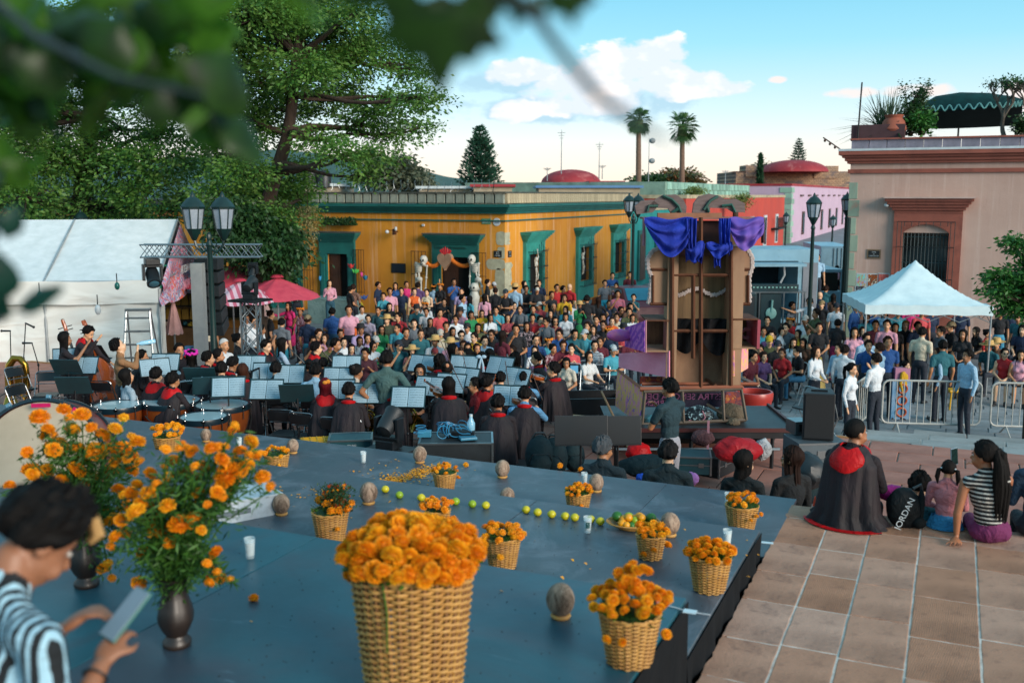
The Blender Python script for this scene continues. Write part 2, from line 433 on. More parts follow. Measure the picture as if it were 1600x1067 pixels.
M_sk=clo('stage_skirt','#0c0f13','#07090c',rgh=.8,fold=.35,fscale=3)
stage=thg('stage','low three-tiered wooden stage painted dark blue with black cloth sides','stage',(0,0,0))
SX=-1.24
def tier(name_board,x1,y0,y1,zt,zb,m,cuts_x,skirt_front=0):
 b=MB();b.bbx(-16,y0+.03,zb,x1-.03,y1-.03,zt-.04);b.bd('tier_frame',M_sk,stage)
 xs=[x1]+cuts_x;ys=[y1,(y0+y1)/2 if y1-y0>2.6 else y0]+([y0]if y1-y0>2.6 else[])
 for i in rn(len(xs)-1):
  for j in rn(len(ys)-1):
   w=xs[i]-xs[i+1];d=ys[j]-ys[j+1]
   a=MB();a.box((0,0,0),(w-.004,d-.004,.036));a.bd('deck_board',m,stage,((xs[i]+xs[i+1])/2,(ys[j]+ys[j+1])/2,zt-.018+rng.uniform(-.0015,.0015)),bevel=.003)
tier('deck',-1.185,7.50,9.12,Z_T1,.75,M_sg,[-2.4,-4.84,-7.28,-9.72,-12.2,-16])
tier('deck',SX,5.16,7.52,Z_T2,.75,M_sg,[-3.1,-5.54,-7.98,-10.4,-13,-16])
tier('deck',SX,-3.0,5.18,Z_T3,.75,M_stage,[-3.68,-6.12,-8.56,-11,-16])
def skirt(x,y0,y1,z0,z1,ph):
 def fn(u,v_):
  y=y0+(y1-y0)*u;z=z1+(z0-z1)*v_
  return(x+.004+v_*(.012+.014*sin(y*9+ph)+.01*sin(y*23+ph)),y+v_*.02*sin(3+ph)*(1 if u<.99 else 1.6),z)
 m=MB();m.grid(fn,90,4);m.bd('skirt',M_sk,stage,smt=2,sol=.004)
skirt(SX+.004,5.18,7.52,Z_T1-.02,Z_T2-.02,.4)
skirt(SX+.004,-1.5,5.18,Z_T2-.25,Z_T3-.02,1.7)
M_tape=mat('white_tape','#cfe0e6',rgh=.5);M_redt=mat('red_tape','#b02020',rgh=.5);M_wire=mat('white_cable','#d6dadd',rgh=.4)
tp=P(1199,848,Z_T2);tag(MB().box((0,0,.0015),(.085,.035,.003)).bd('tape_strip',M_tape,None,(tp.x,tp.y,Z_T2+.001),.1),'small strip of white tape at the corner of the middle stage tier','tape')
tp=P(1078,957,Z_T3);t=thg('tape_marker','white cable end with red tip taped at the corner of the top stage tier','cable',(tp.x,tp.y,Z_T3),.05)
MB().tube([(-.19,.055,.006),(-.1,.03,.006),(0,0,.006),(.11,-.015,.012)],.003,6).bd('wire',M_wire,t)
MB().tube([(-.25,.07,.008),(-.19,.055,.008)],.006,8).bd('red_tip',M_redt,t);MB().box((.0,0,.008),(.07,.05,.003)).bd('tape',M_tape,t)
tp=P(392,842,Z_T3)
def pls(name,col,col2,streak,dark,sv=.5,rgh=.85,grime='#3a2a20'):
 s=N(name);v=s.coord('Object')
 c=s.mix(s.step(s.noise(v,.45,6,.6),.3,.7),C(col),C(col2))
 st=s.noise(s.coord('Object',(2.2,2.2,.10)),2.2,6,.7)
 c=s.mix(s.math('MULTIPLY',s.step(st,.52,.72),sv),c,C(streak))
 st2=s.noise(s.coord('Object',(3.1,3.1,.14)),3.0,5,.7)
 c=s.mix(s.math('MULTIPLY',s.step(st2,.58,.75),sv*.8),c,C(dark))
 c=s.mix(s.math('MULTIPLY',s.step(s.noise(v,5,9,.75),.62,.7),.3),c,C(grime))
 s.put(s.b,'Base Color',c);s.b.inputs['Roughness'].default_value=rgh
 s.bump(s.math('ADD',s.noise(v,3,8,.65),s.math('MULTIPLY',s.noise(v,25,4),.3)),.3,.03);return s.m
M_yel=pls('ochre_plaster','#d28e26','#bb7520','#dcb088','#7a4414',.85)
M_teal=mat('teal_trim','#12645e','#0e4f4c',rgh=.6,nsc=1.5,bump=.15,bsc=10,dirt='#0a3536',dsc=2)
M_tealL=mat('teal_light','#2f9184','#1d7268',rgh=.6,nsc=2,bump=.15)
M_conc=mat('parapet_stone','#9a9f92','#6d7268',rgh=.85,nsc=3,bump=.4,bsc=12,dirt='#3b3d38',dsc=1.5,dlo=.5,dhi=.7,randv=.18)
M_conc2=mat('parapet_cream','#bdae90','#8f8268',rgh=.85,nsc=3,bump=.4,bsc=12,dirt='#4a453a',dsc=1.5,dlo=.52,dhi=.7,randv=.15)
M_cp=mat('coping','#4f534c','#363a35',rgh=.9,nsc=4,bump=.4)
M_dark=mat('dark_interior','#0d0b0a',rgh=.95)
M_iron=mat('black_iron','#15181a',rgh=.5,metal=.3)
M_wd=mat('dark_wood','#4a2a18','#321a0e',rgh=.55,nsc=4,strx=(6,6,.8),bump=.3)
M_roof=mat('roof_slab','#8b8478','#6b665d',rgh=.9,nsc=.5)
M_red_roof=mat('red_roof_paint','#a02a30','#84202a',rgh=.7,nsc=.6,dirt='#b8706c',dsc=.8)
CX,CY=-15.0,33.2
H_W=4.05
yel=thg('ochre_house','ochre colonial corner house with teal cornice, doors and barred windows','house',(CX,CY,0))
b=MB()
LX=-15.2;LY=15.4;TH=.5
def wall_front(b,holes,x0,x1,z1,y=.0,th=TH):
 holes=sorted(holes);x=x0
 for hx0,hx1,hz0,hz1 in holes:
  b.bbx(x,y,0,hx0,y+th,z1)
  if hz0>0:b.bbx(hx0,y,0,hx1,y+th,hz0)
  b.bbx(hx0,y,hz1,hx1,y+th,z1);x=hx1
 b.bbx(x,y,0,x1,y+th,z1)
def wall_side(b,holes,y0,y1,z1,x=.0,th=TH):
 holes=sorted(holes);yy=y0
 for h0,h1,z0,zt in holes:
  b.bbx(x-th,yy,0,x,h0,z1)
  if z0>0:b.bbx(x-th,h0,0,x,h1,z0)
  b.bbx(x-th,h0,zt,x,h1,z1);yy=h1
 b.bbx(x-th,yy,0,x,y1,z1)
def fx(px,py=420):return PY(px,py,CY).x-CX
def sy(px,py=420):return PX(px,py,CX).y-CY
fronts=[]
for(pl,pr,zt,zb,kind)in((690,736,2.42,.35,'door'),(513,545,2.42,.55,'door'),(432,462,2.4,.9,'win')):
 fronts.append((fx(pl),fx(pr),zb,zt,kind))
sides=[]
for(pl,pr,zt,zb)in((822,842,2.45,.95),(903,920,2.45,.95),(957,971,2.45,.95)):
 sides.append((sy(pl),sy(pr),zb,zt))
wall_front(b,[(a,c,d,e)for a,c,d,e,k in fronts],LX,0,H_W)
wall_side(b,sides,TH,LY,H_W)
b.bbx(LX,LY-.4,0,-TH,LY,H_W);b.bbx(LX,TH,0,LX+.4,LY-.4,H_W)
b.bd('wall',M_yel,yel)
MB().bbx(LX+.1,.1,H_W+.02,-.1,LY-.1,H_W+.16).bd('roof',M_roof,yel)
MB().bbx(LX,-1.45,.0,1.3,0,.14).bd('kerb_step',mat('sidewalk','#8a8780','#6a6863',rgh=.8,nsc=2,bump=.3),yel)
def moulding(name,prof,m,parent=yel,lx=LX,ly=LY):
 mb=MB()
 for(pr,z0,z1)in prof:
  mb.bbx(lx,-pr,z0,pr,.001,z1);mb.bbx(-.001,.0011,z0,pr,ly,z1)
 return mb.bd(name,m,parent)
moulding('cornice',[(.06,H_W-.30,H_W-.25),(.10,H_W-.02,H_W+.07),(.17,H_W+.071,H_W+.14),(.25,H_W+.141,H_W+.22),(.34,H_W+.221,H_W+.33)],M_teal)
pb=MB().box((0,0,.2),(.34,.16,.36)).mesh('parapet_block',M_conc,bevel=.02)
PZ=H_W+.335
x=LX+.2
while x<-.15:
 obj('parapet_block',pb,yel,(x,.02,PZ+rng.uniform(-.005,.005)));x+=.40
pb2=MB().box((0,0,.2),(.16,.22,.36)).mesh('parapet_block',M_conc2,bevel=.015)
y=.25
while y<LY:
 obj('parapet_block',pb2,yel,(-.02,y,PZ));y+=.25
MB().bbx(LX,.04,PZ,-.06,.12,PZ+.36).bbx(-.12,.13,PZ,-.06,LY,PZ+.36).bd('parapet_core',M_cp,yel)
MB().bbx(LX,-.10,PZ+.385,.08,.14,PZ+.44).bbx(-.14,.141,PZ+.385,.081,LY,PZ+.44).bd('parapet_coping',M_cp,yel)
def surround_front(x0,x1,z0,z1,top=3.25,pil=.34,door=1):
 m=MB();d=.12
 m.bbx(x0-pil,-d,.14,x0,-.001,z1).bbx(x1,-d,.14,x1+pil,-.001,z1).bbx(x0-pil,-d,z1,x1+pil,-.001,top-.35)
 if z0>.2:m.bbx(x0,-.05,.14,x1,-.002,z0)
 m.bbx(x0-pil+.1,-d-.05,.14,x0-.08,-d,z1-.1).bbx(x1+.08,-d-.05,.14,x1+pil-.1,-d,z1-.1)
 for k in rn(5):
  e=.06*k;m.bbx(x0-pil-e,-d-.05-e,top-.35+.07*k+.0005,x1+pil+e,-.001,top-.35+.07*(k+1))
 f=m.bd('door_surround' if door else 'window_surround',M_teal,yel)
 MB().bbx(x0-pil-.26,-d-.33,top+.001,x1+pil+.26,0,top+.05).bd('hood_cap',M_cp,f)
 m=MB();m.bbx(x0+.001,.14,z0,x1-.001,.16,z1).bd('unlit_room_panel',M_dark,f)  # near-black panel puts the room's shade right behind the opening
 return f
for(x0,x1,zb,zt,kind)in fronts:
 f=surround_front(x0,x1,zb,zt,door=kind=='door')
 if kind=='door':
  w=(x1-x0)*.5
  dm=MB();dm.bbx(-w/2,-.03,0,w/2,.03,zt-zb)
  for k in rn(4):dm.bbx(-w/2+.08,-.05,.08+k*.5,w/2-.08,-.03,.46+k*.5)
  dm.bd('door_leaf',M_wd,f,(x0+w/2+.02,.09,zb),.06)
  MB().bbx(x0-.3,-.5,.14,x1+.3,-.13,zb-.08).bd('door_step',mat('sidewalk','#8a8780'),f)
def surround_side(y0,y1,z0,z1,top=3.28,pil=.32):
 m=MB();d=.14
 m.bbx(.001,y0-pil,.14,d,y0,z1).bbx(.001,y1,.14,d,y1+pil,z1).bbx(.001,y0-pil,z1,d,y1+pil,top-.35).bbx(.001,y0,.14,d,y1,z0)
 for k in rn(5):
  e=.06*k;m.bbx(.001,y0-pil-e,top-.35+.07*k+.0005,d+.05+e,y1+pil+e,top-.35+.07*(k+1))
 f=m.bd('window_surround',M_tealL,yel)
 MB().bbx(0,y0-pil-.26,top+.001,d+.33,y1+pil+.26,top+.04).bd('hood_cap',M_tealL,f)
 MB().bbx(-.14,y0+.001,z0,-.12,y1-.001,z1).bd('unlit_room_panel',M_dark,f)  # shade inside the window drawn as a near-black panel, hiding the jamb
 MB().bbx(-.11,y0+.02,z0,-.07,y0+(y1-y0)*.45,z1).bd('shutter',M_teal,f)
 g_=MB();k=y0-.12
 while k<y1+.13:g_.cyl((d+.22,k,z0-.2),(d+.22,k,z1+.12),.011,n=5);k+=.13
 for zz in(z0-.18,z0+.5,z0+1.0,z1+.1):
  g_.tube([(.1,y0-.12,zz),(d+.22,y0-.12,zz),(d+.22,y1+.12,zz),(.1,y1+.12,zz)],.013,5)
 for t in rn(9):
  yy=y0-.12+(y1-y0+.24)*t/8;hgt=.28*math.exp(-((t-4)/1.6)**2)+.06
  g_.tube([(d+.22,yy,z1+.12),(d+.22,yy+.05,z1+.12+hgt*.6),(d+.22,yy,z1+.12+hgt)],.01,5)
 g_.bd('window_grille',M_iron,f)
for a in sides:surround_side(*a)
for(pl,pr)in((646,668),(740,762),(556,572),(475,492)):
 a,c=fx(pl),fx(pr);m=MB();k=a
 while k<c+.01:m.cyl((k,-.16,.9),(k,-.16,2.62),.010,n=5);k+=(c-a)/4
 for zz in(.95,1.75,2.6):m.cyl((a,-.16,zz),(c,-.16,zz),.011,n=5);m.cyl((a,-.16,zz),(a,0,zz),.01,n=5)
 m.bd('iron_bars',M_iron,yel)
M_bare=mat('bare_stone','#b6b49a','#94917c',rgh=.9,nsc=4,bump=.5,bsc=14,dirt='#6c6a58',dsc=2.5)
def ptf(px0,py0,px1,py1,seed,wobble=.12):
 a=PY(px0,py1,CY)-yel.location;c=PY(px1,py0,CY)-yel.location;n=22;poly=[]
 cx,cz=(a.x+c.x)/2,(a.z+c.z)/2;rx,rz_=(c.x-a.x)/2,(c.z-a.z)/2
 for i in rn(n):
  t=2*pi*i/n;ct,st_=cos(t),sin(t);k=(abs(ct)**4+abs(st_)**4)**-.25*(1+wobble*nz3((ct*1.5,st_*1.5,seed)))
  poly.append((min(cx+rx*ct*k,-.001),cz+rz_*st_*k))
 MB().prism(poly,-.006,.02,axis='y').bd('bare_stone',M_bare,yel)
ptf(775,362,790,383,3.1);ptf(760,405,790,421,5.7,.08);ptf(773,421,790,462,8.2,.15);ptf(777,386,790,404,1.2)
for(z0,z1,yy,sd)in((2.9,3.35,.55,1),(1.2,2.25,.75,4)):
 poly=[(.001,z0)]+[(.001+yy*(.8+.3*nz3((k*.8,sd,0))),z0+(z1-z0)*k/8)for k in rn(9)]+[(.001,z1)]
 MB().prism(poly,-.02,.006,axis='x').bd('bare_stone',M_bare,yel)
M_sgn=mat('green_sign','#4d8a68','#417a5b',rgh=.4);M_wht=mat('white_paint','#c9cfd2','#aab3b6',rgh=.5,nsc=3);M_ink=mat('black_ink','#101214',rgh=.6);M_gold=mat('gold_letters','#b39a5c',rgh=.4,metal=.4)
M_blueink=mat('blue_ink','#2a6a9c',rgh=.5)
def onf(px,py):q=PY(px,py,CY);return(q.x,CY-.012,q.z)
RF=(pi/2,0,0)
t=thg('street_sign','small green street name sign above the bare corner stones','sign',onf(760,346));MB().box((0,0,0),(.36,.02,.2)).bd('plate',M_sgn,t,bevel=.006)
text('lettering','Calle',.055,M_wht,t,(0,-.012,.045),RF);text('lettering','ABASOLO',.07,M_wht,t,(0,-.012,-.035),RF)
t=thg('round_sign','round white sign with blue writing beside the green street sign','sign',onf(776.5,347));MB().prism([(.145*cos(a*pi/14),.145*sin(a*pi/14))for a in rn(28)],-.012,.01,axis='y').bd('plate',M_wht,t)
text('lettering','Zona',.075,M_blueink,t,(0,-.014,.03),RF);text('lettering','peatonal',.05,M_blueink,t,(0,-.014,-.03),RF)
t=thg('plaque','dark inscribed plaque on the bare stones at the house corner','plaque',onf(778,397));MB().box((0,0,0),(.31,.03,.24)).bd('plate',M_ink,t,bevel=.006)
for k,w in enm(('CASA','DE LA','CANTERA')):text('lettering',w,.05,M_wht,t,(0,-.017,.065-.065*k),RF)
q=PX(796,397,CX);t=thg('plaque','narrow dark plaque round the corner from the inscribed one','plaque',(CX+.014,q.y,q.z),pi/2);MB().box((0,0,0),(.3,.02,.24)).bd('plate',M_ink,t)
for k,w in enm(('CALLE','M.','ALCALA')):text('lettering',w,.05,M_wht,t,(0,-.012,.065-.065*k),RF)
t=thg('menu_board','black rectangular board hung on the ochre wall between two doors','board',onf(623,419));MB().box((0,0,0),(.62,.04,.37)).bd('panel',M_ink,t,bevel=.01);MB().box((0,-.022,0),(.54,.004,.29)).bd('screen',mat('dull_screen','#1a2430',rgh=.2),t)
t=thg('wall_floodlight','white floodlight and dark bracket on the ochre wall','lamp',onf(622,362))
MB().cyl((0,0,0),(0,-.35,.02),.02).box((.02,-.3,0),(.1,.14,.22)).bd('bracket',M_wd,t);MB().ell((-.26,-.36,0),(.07,.09,.07)).bd('lamp_head',M_wht,t);MB().tube([(0,-.3,.05),(-.15,-.35,.06),(-.26,-.36,.04)],.012,6).bd('arm',M_iron,t);MB().ell((.12,-.36,.12),(.05,.06,.08)).bd('sensor',M_wht,t)
t=thg('junction_box','small white box above the heart doorway hood','box',onf(662,352));MB().box((0,-.02,0),(.1,.06,.09)).bd('housing',M_wht,t,bevel=.01)
wire=thg('razor_wire','coiled razor wire strung on short posts along the ochre house roof edge','razor wire',(CX,CY,PZ+.44))
m=MB();pts=[]
for i in rn(46*12):
 a=i*2*pi/12;pts.append((-14.6+i/(46*12)*14.2,.05+.16*cos(a),.2+.2*sin(a)+.05*sin(i*.05)))
m.tube(pts,.006,3);m.bd('coil',mat('galv_wire','#9aa0a2',rgh=.35,metal=.8),wire)
for k in rn(6):MB().cyl((0,0,0),(.08,0,.5),.015,n=6).bd('post',M_iron,wire,(-14+k*2.7,.05,0))
KX,KY=-3.2,34.0
pink=thg('pink_house','pale pink stucco house with terracotta mouldings and a big barred arched window','house',(KX,KY,0))
M_pink=pls('pink_stucco','#be9f91','#ac8b7e','#cdb5aa','#8f6f66',.5)
M_te=mat('terracotta_trim','#94503f','#7d4336',rgh=.7,nsc=2,bump=.15,bsc=12,dirt='#5f3229',dsc=1.6)
def kx(px,py=380):return PY(px,py,KY).x-KX
def kz(px,py):return PY(px,py,KY).z
WX0,WX1=kx(1410),kx(1482);WZ0,WZ1=1.2,kz(1448,349)
ww=22.0;zc=kz(1330,262)
b=MB();wall_front(b,[(WX0,WX1,WZ0,WZ1-.3)],0,ww,zc,th=.6);b.bbx(0,.6,0,.5,16,zc);b.bd('wall',M_pink,pink)
aw=(WX1-WX0);poly=[(WX0,WZ1),(WX0,WZ1-.3)]+[(WX0+aw*t/12,WZ1-.3+.27*sin(pi*t/12)**.8)for t in rn(1,12)]+[(WX1,WZ1-.3),(WX1,WZ1)]
ztop=kz(1330,217);z232=kz(1330,236)
m=MB();
for(z0,z1,pr)in((kz(1330,271),kz(1330,265),.07),(kz(1330,256),kz(1330,252),.10),(kz(1330,252)+.001,kz(1330,247),.17),(kz(1330,247)+.001,kz(1330,243),.25),(kz(1330,243)+.001,kz(1330,237),.35)):
 m.bbx(-pr,-pr,z0,ww,.65,z1)
m.bd('cornice',M_te,pink)
MB().bbx(0,.0,zc+.0,ww,.6,kz(1330,256)-.001).bd('frieze',M_pink,pink)
pbp=MB().box((0,0,0),(.52,.3,.42)).mesh('parapet_block',mat('lilac_block','#8a8391','#6b6975',rgh=.8,nsc=2.5,bump=.3,dirt='#4a4a50',dsc=1.5,randv=.2),bevel=.012)
x=.26
while x<13:obj('parapet_block',pbp,pink,(x,.12,kz(1330,228)-.02));x+=.535
MB().bbx(-.04,-.1,kz(1330,219.5),ww,.6,kz(1330,217)).bd('parapet_coping',M_te,pink)
MB().bbx(0,.3,kz(1330,236),ww,16,kz(1330,233)).bd('roof',M_roof,pink)
MB().bbx(-.36,-.36,kz(1330,237)+.002,ww,.0,kz(1330,236)+.05).bd('drip_ledge',M_wht,pink)
for k in rn(9):
 z0=.1+k*.56;hk=.52
 MB().bbx(-.012,-.018,z0,kx(1336+(k%2)*4),.1,z0+hk).bd('quoin',mat('green_quoin','#8fa08c','#7d8f80',rgh=.8,nsc=2,bump=.3,randv=.15,dirt='#a06d5c',dsc=2),pink,bevel=.01)
m=MB();a0,a1=kx(1395),kx(1502);tz=kz(1448,333)
m.bbx(a0,-.12,.4,WX0,-.002,tz).bbx(WX1,-.12,.4,a1,-.002,tz).bbx(WX0,-.12,WZ1-.02,WX1,-.002,tz).bbx(WX0,-.12,.4,WX1,-.002,WZ0)
m.prism(poly,-.119,.2,axis='y')
for k in rn(5):
 e=.07*k;m.bbx(a0-e,-.14-e,tz+.09*k+.0005,a1+e,-.001,tz+.09*(k+1))
ws=m.bd('window_surround',M_te,pink)
MB().bbx(a0-.32,-.5,tz+.452,a1+.32,0,tz+.5).bd('hood_cap',mat('pale_ledge','#c9a99d',rgh=.8),ws)
MB().bbx(WX0,.3,WZ0,WX1,.34,WZ1).bd('window_dark',mat('dark_glass','#0a1416','#10231e',rgh=.12,nsc=1.5),ws)
m=MB();k=WX0+.03
for i in rn(13):xx=WX0+.03+(aw-.06)*i/12;m.cyl((xx,.05,WZ0),(xx,.05,WZ1-.05),.016,n=6)
for zz in(WZ0+.6,WZ0+1.4,WZ0+2.2):m.cyl((WX0,.05,zz),(WX1,.05,zz),.014,n=6)
m.bd('inner_bars',mat('teal_iron','#12343a',rgh=.5),ws)
m=MB();g0,g1,gz=WX0-.16,WX1+.16,WZ1+.05
for xx in(g0,g1,g0+.12,g1-.12):m.cyl((xx,-.3,WZ0-.2),(xx,-.3,gz),.013,n=6)
for i in rn(9):xx=g0+(g1-g0)*i/8;m.cyl((xx,-.3,gz-.14),(xx,-.3,gz),.012,n=6)
for zz in(gz,WZ0+.9,WZ0+1.9,WZ0-.2):m.tube([(g0,0,zz),(g0,-.3,zz),(g1,-.3,zz),(g1,0,zz)],.013,6)
m.bd('outer_grille',M_iron,ws)
def onp(px,py):q=PY(px,py,KY);return(q.x,KY-.012,q.z)
t=thg('plaque','dark framed plaque on the pink wall above the posters','plaque',onp(1365.5,397));MB().box((0,0,0),(.42,.03,.3)).bd('frame',mat('brass_frame','#7a6248',rgh=.5),t);MB().box((0,-.017,0),(.34,.006,.22)).bd('plate',M_ink,t)
for k,w in enm(('ANTES','DE','CONSTITUCION')):text('lettering',w,.05,M_wht,t,(0,-.022,.06-.06*k),RF,xs=.8)
def poster(px,py,w,h,lab0,cols,seed):
 t=thg('poster',lab0,'poster',onp(px,py));MB().box((0,0,0),(w+.06,.006,h+.06)).bd('sheet',M_wht,t)
 s=N('print_'+str(seed));v=s.coord('Object');f=s.noise(v,6+seed,3,.6,2);cr=s.new('ShaderNodeValToRGB');s.put(cr,0,f);cr.color_ramp.interpolation='CONSTANT'
 cr.color_ramp.elements[0].color=C(cols[0])+(1,)
 for i,c in enm(cols[1:]):e=cr.color_ramp.elements.new(.40+.09*i);e.color=C(c)+(1,)
 s.put(s.b,'Base Color',cr.outputs[0]);MB().box((0,-.005,0),(w,.004,h)).bd('print',s.m,t)
poster(1346,438,.26,.40,'pale blue and green poster, first of the upper poster row',('#8fb7d8','#7ed0b0','#c77b5a','#9aa8e0'),1)
poster(1363.5,438,.28,.38,'dark poster with orange figures, middle of the upper poster row',('#2a1d16','#b85a1c','#3d2a20','#e8d8c0'),2)
poster(1380.5,438,.30,.40,'red gridded poster beside the terracotta window surround',('#b2443c','#c9655a','#8f2f34','#d98a76'),3)
poster(1343,456,.24,.30,'dark poster lowest on the pink wall nearest the green quoins',('#1a1d24','#31363f','#8a8f96'),4)
poster(1361,456,.24,.28,'black and teal poster in the lower poster row',('#0d1616','#1d5a5c','#a8d8dc'),5)
t=thg('wall_lamp','small white lamp under the end of the terracotta hood','lamp',onp(1386,319));MB().cyl((0,0,0),(0,-.2,0),.02).ell((0,-.24,-.03),(.07,.07,.06)).bd('shade',M_wht,t)
aw_=thg('roof_awning','dark green domed awning with wavy pale trim on the pink house roof','awning',(0,0,0))
def PP(px,py,y):q=PY(px,py,y);return q
yA=KY+2.6
pts=[(1440,165),(1462,151),(1500,146),(1545,147),(1580,153),(1594,175),(1594,188),(1560,195),(1500,197),(1465,198),(1440,190)]
M_awn=clo('awning_green','#0d3b3a','#0a2a2b',rgh=.8,fold=.2,fscale=2)
top=[PP(a,b_,yA)for a,b_ in((1440,166),(1462,152),(1500,146),(1545,147),(1582,153),(1596,160))];bot=[PP(a,b_,yA-.9)for a,b_ in((1436,173),(1462,173),(1500,171),(1545,168),(1582,167),(1598,165))]
bot2=[PP(a,b_,yA-.9)for a,b_ in((1436,197),(1462,198),(1500,197),(1545,195),(1582,193),(1598,192))]
def lerpl(L,u):
 k=u*(len(L)-1);i=min(int(k),len(L)-2);return L[i].lerp(L[i+1],k-i)
MB().grid(lambda u,v_:lerpl(top,u).lerp(lerpl(bot,u),v_)+V3((0,0,.12*sin(v_*pi))),20,6).bd('canopy',M_awn,aw_,smt=2,sol=.03)
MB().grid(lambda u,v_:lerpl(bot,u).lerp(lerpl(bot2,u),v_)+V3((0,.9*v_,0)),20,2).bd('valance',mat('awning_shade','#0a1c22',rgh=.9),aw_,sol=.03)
def wav(i):q=lerpl(bot,i/90);return q+V3((0,-.05,.06+.09*sin(i*.95)))
MB().tube([wav(i)for i in rn(91)],.025,5).bd('wavy_trim',mat('pale_trim','#7fc0bd',rgh=.6),aw_)
for px in(1442,1500,1590):a=PP(px,165,yA);MB().cyl((a.x,a.y,kz(1330,233)),tuple(a),.03).bd('post',M_iron,aw_)
def box_house(name,lab0,x0,x1,y0,y1,h,m,mroof=None,trim=None):
 t=thg(name,lab0,'house',(x0,y0,0));w,d=x1-x0,y1-y0
 MB().bbx(0,0,0,w,d,h).bd('wall',m,t)
 MB().bbx(-.05,-.05,h+.001,w+.05,d+.05,h+.22).bd('roof_edge',mroof or M_roof,t)
 if trim:MB().bbx(-.1,-.1,h-.5,w+.1,0,h-.3).bbx(w,.001,h-.5,w+.1,d,h-.3).bd('cornice',trim,t)
 return t
M_grn=pls('sea_green_plaster','#2f9a76','#268060','#4fb090','#1c5f4a',.4)
gh=box_house('green_house','sea green plastered house behind the trees above the white marquee',-62,-30.5,33.2,46,4.3,M_grn,M_cp,mat('ochre_trim','#b5762e',rgh=.7))
for k in rn(5):
 f=MB().bbx(26-k*6,-.04,.9,27.3-k*6,.05,2.9).bd('window',M_teal,gh);MB().bbx(26.15-k*6,-.06,1.0,27.15-k*6,-.041,2.75).bd('pane',mat('dark_glass','#0a1416'),f)
t2=box_house('teal_house','turquoise house beyond the ochre one down the street',-27,-15.02,48.7,59,3.9,mat('turquoise_wall','#1f8f8c','#187370',rgh=.8,nsc=1,bump=.2),M_conc2)
for k,yy in enm((1.2,4.4,7.6)):
 f=MB().bbx(11.98,yy,.3,12.08,yy+1.3,2.9).bd('door_surround',M_teal,t2);MB().bbx(12.0,yy+.2,.3,12.1,yy+1.1,2.7).bd('door_leaf',M_wd,f)
M_co=pls('coral_plaster','#b8402f','#a23a30','#c96a58','#7c2b25',.35)
co=box_house('coral_house','coral red house with small balcony halfway down the street',-32,-15.05,60,98,4.5,M_co,M_conc2)
for k in rn(6):
 f=MB().bbx(16.94,3+k*6,.4,17.02,4.4+k*6,3.0).bd('door',M_wht,co);MB().bbx(16.96,3.2+k*6,.5,17.03,4.2+k*6,2.8).bd('pane',mat('dark_glass','#0a1416'),f)
bl=MB();
for i in rn(14):bl.cyl((.6,-2+i*.3,0),(.6,-2+i*.3,.9),.02,n=5)
bl.cyl((.6,-2,.9),(.6,2,.9),.025,n=5);bl.bbx(0,-2.1,-.15,.7,2.1,0);bl.bd('balcony',M_iron,co,(16.95,33,1.8))
so=thg('stone_flank','green-grey rough stone wall rising above the coral house','wall',(-33,66,0))
MB().bbx(0,0,0,15,30,5.6).bd('core',mat('flank_mortar','#7f9a8c','#5f776c',rgh=.9,nsc=1,bump=.5,dirt='#3f5048',dsc=.5),so)
bm_=[MB().box((0,0,0),(.1,w,.5)).mesh('stone',mat('flank_stone','#8bb0a0','#6c8f84',rgh=.9,nsc=1,randv=.3,bump=.5),bevel=.03)for w in(1.1,1.7)]
for r in rn(3):
 y=1
 while y<29:
  q=rng.randrange(2);obj('stone',bm_[q],so,(15.02,y,4.25+r*.54));y+=(1.25,1.85)[q]
M_lil=pls('lilac_plaster','#bea2b6','#b297aa','#d0b8c6','#8f7688',.3)
li=box_house('lilac_house','long pale lilac house with stone quoins at the far end of the street',-36,-14.9,101,170,5.6,M_lil,M_red_roof)
for k in rn(10):
 MB().bbx(20.5-(k%2)*.5,-.06,k*.55,21.16,.9+(k%2)*.9,k*.55+.5).bd('quoin',mat('sage_quoin','#8fae9c','#7a9888',rgh=.9,nsc=1,randv=.2),li)
for k in rn(7):
 f=MB().bbx(21.09,8+k*8,.6,21.2,9.6+k*8,3.0).bd('window',M_wd,li);MB().bbx(21.1,8.2+k*8,.8,21.22,9.4+k*8,2.8).bd('pane',mat('dark_glass','#0a1416'),f)
for k in rn(9):MB().bbx(21.1,6+k*6,4.6,21.25,8+k*6,4.75).bd('wall_vent',M_wd,li)
def roofs(lab0,px0,px1,pyt,depth,zbot,m,name='rooftop',cat='roof',d=8):
 a=PD(px0,pyt,depth);c=PD(px1,pyt,depth);t=thg(name,lab0,cat,(a.x,a.y,0),YAW);w=(c-a).length
 MB().bbx(0,0,zbot,w,d,a.z-.15).bd('wall',mat('buff_wall','#a89a84','#847866',rgh=.9,nsc=.6,bump=.3),t);MB().bbx(-.2,-.2,a.z-.149,w+.2,d,a.z).bd('roof',m,t);return t
M_bluer=mat('blue_sheet','#5a7fa8','#466a92',rgh=.4,nsc=.8)
roofs('long low red-edged roof behind the ochre house and twin palms',985,1150,291,95,2,M_red_roof)
roofs('blue-grey sheet roof just behind the ochre parapet',842,1000,290,62,2,M_bluer)
roofs('small red-trimmed roof beneath the Norfolk pine',740,800,288,58,2,M_red_roof)
roofs('white flat roof at the foot of the mountains',655,735,291,60,2,M_wht)
roofs('buff rooftop block carrying railings beside the red dome',925,972,283,70,2,M_red_roof)
roofs('pale roof with water tanks behind the big tree',470,520,287,60,2,M_wht)
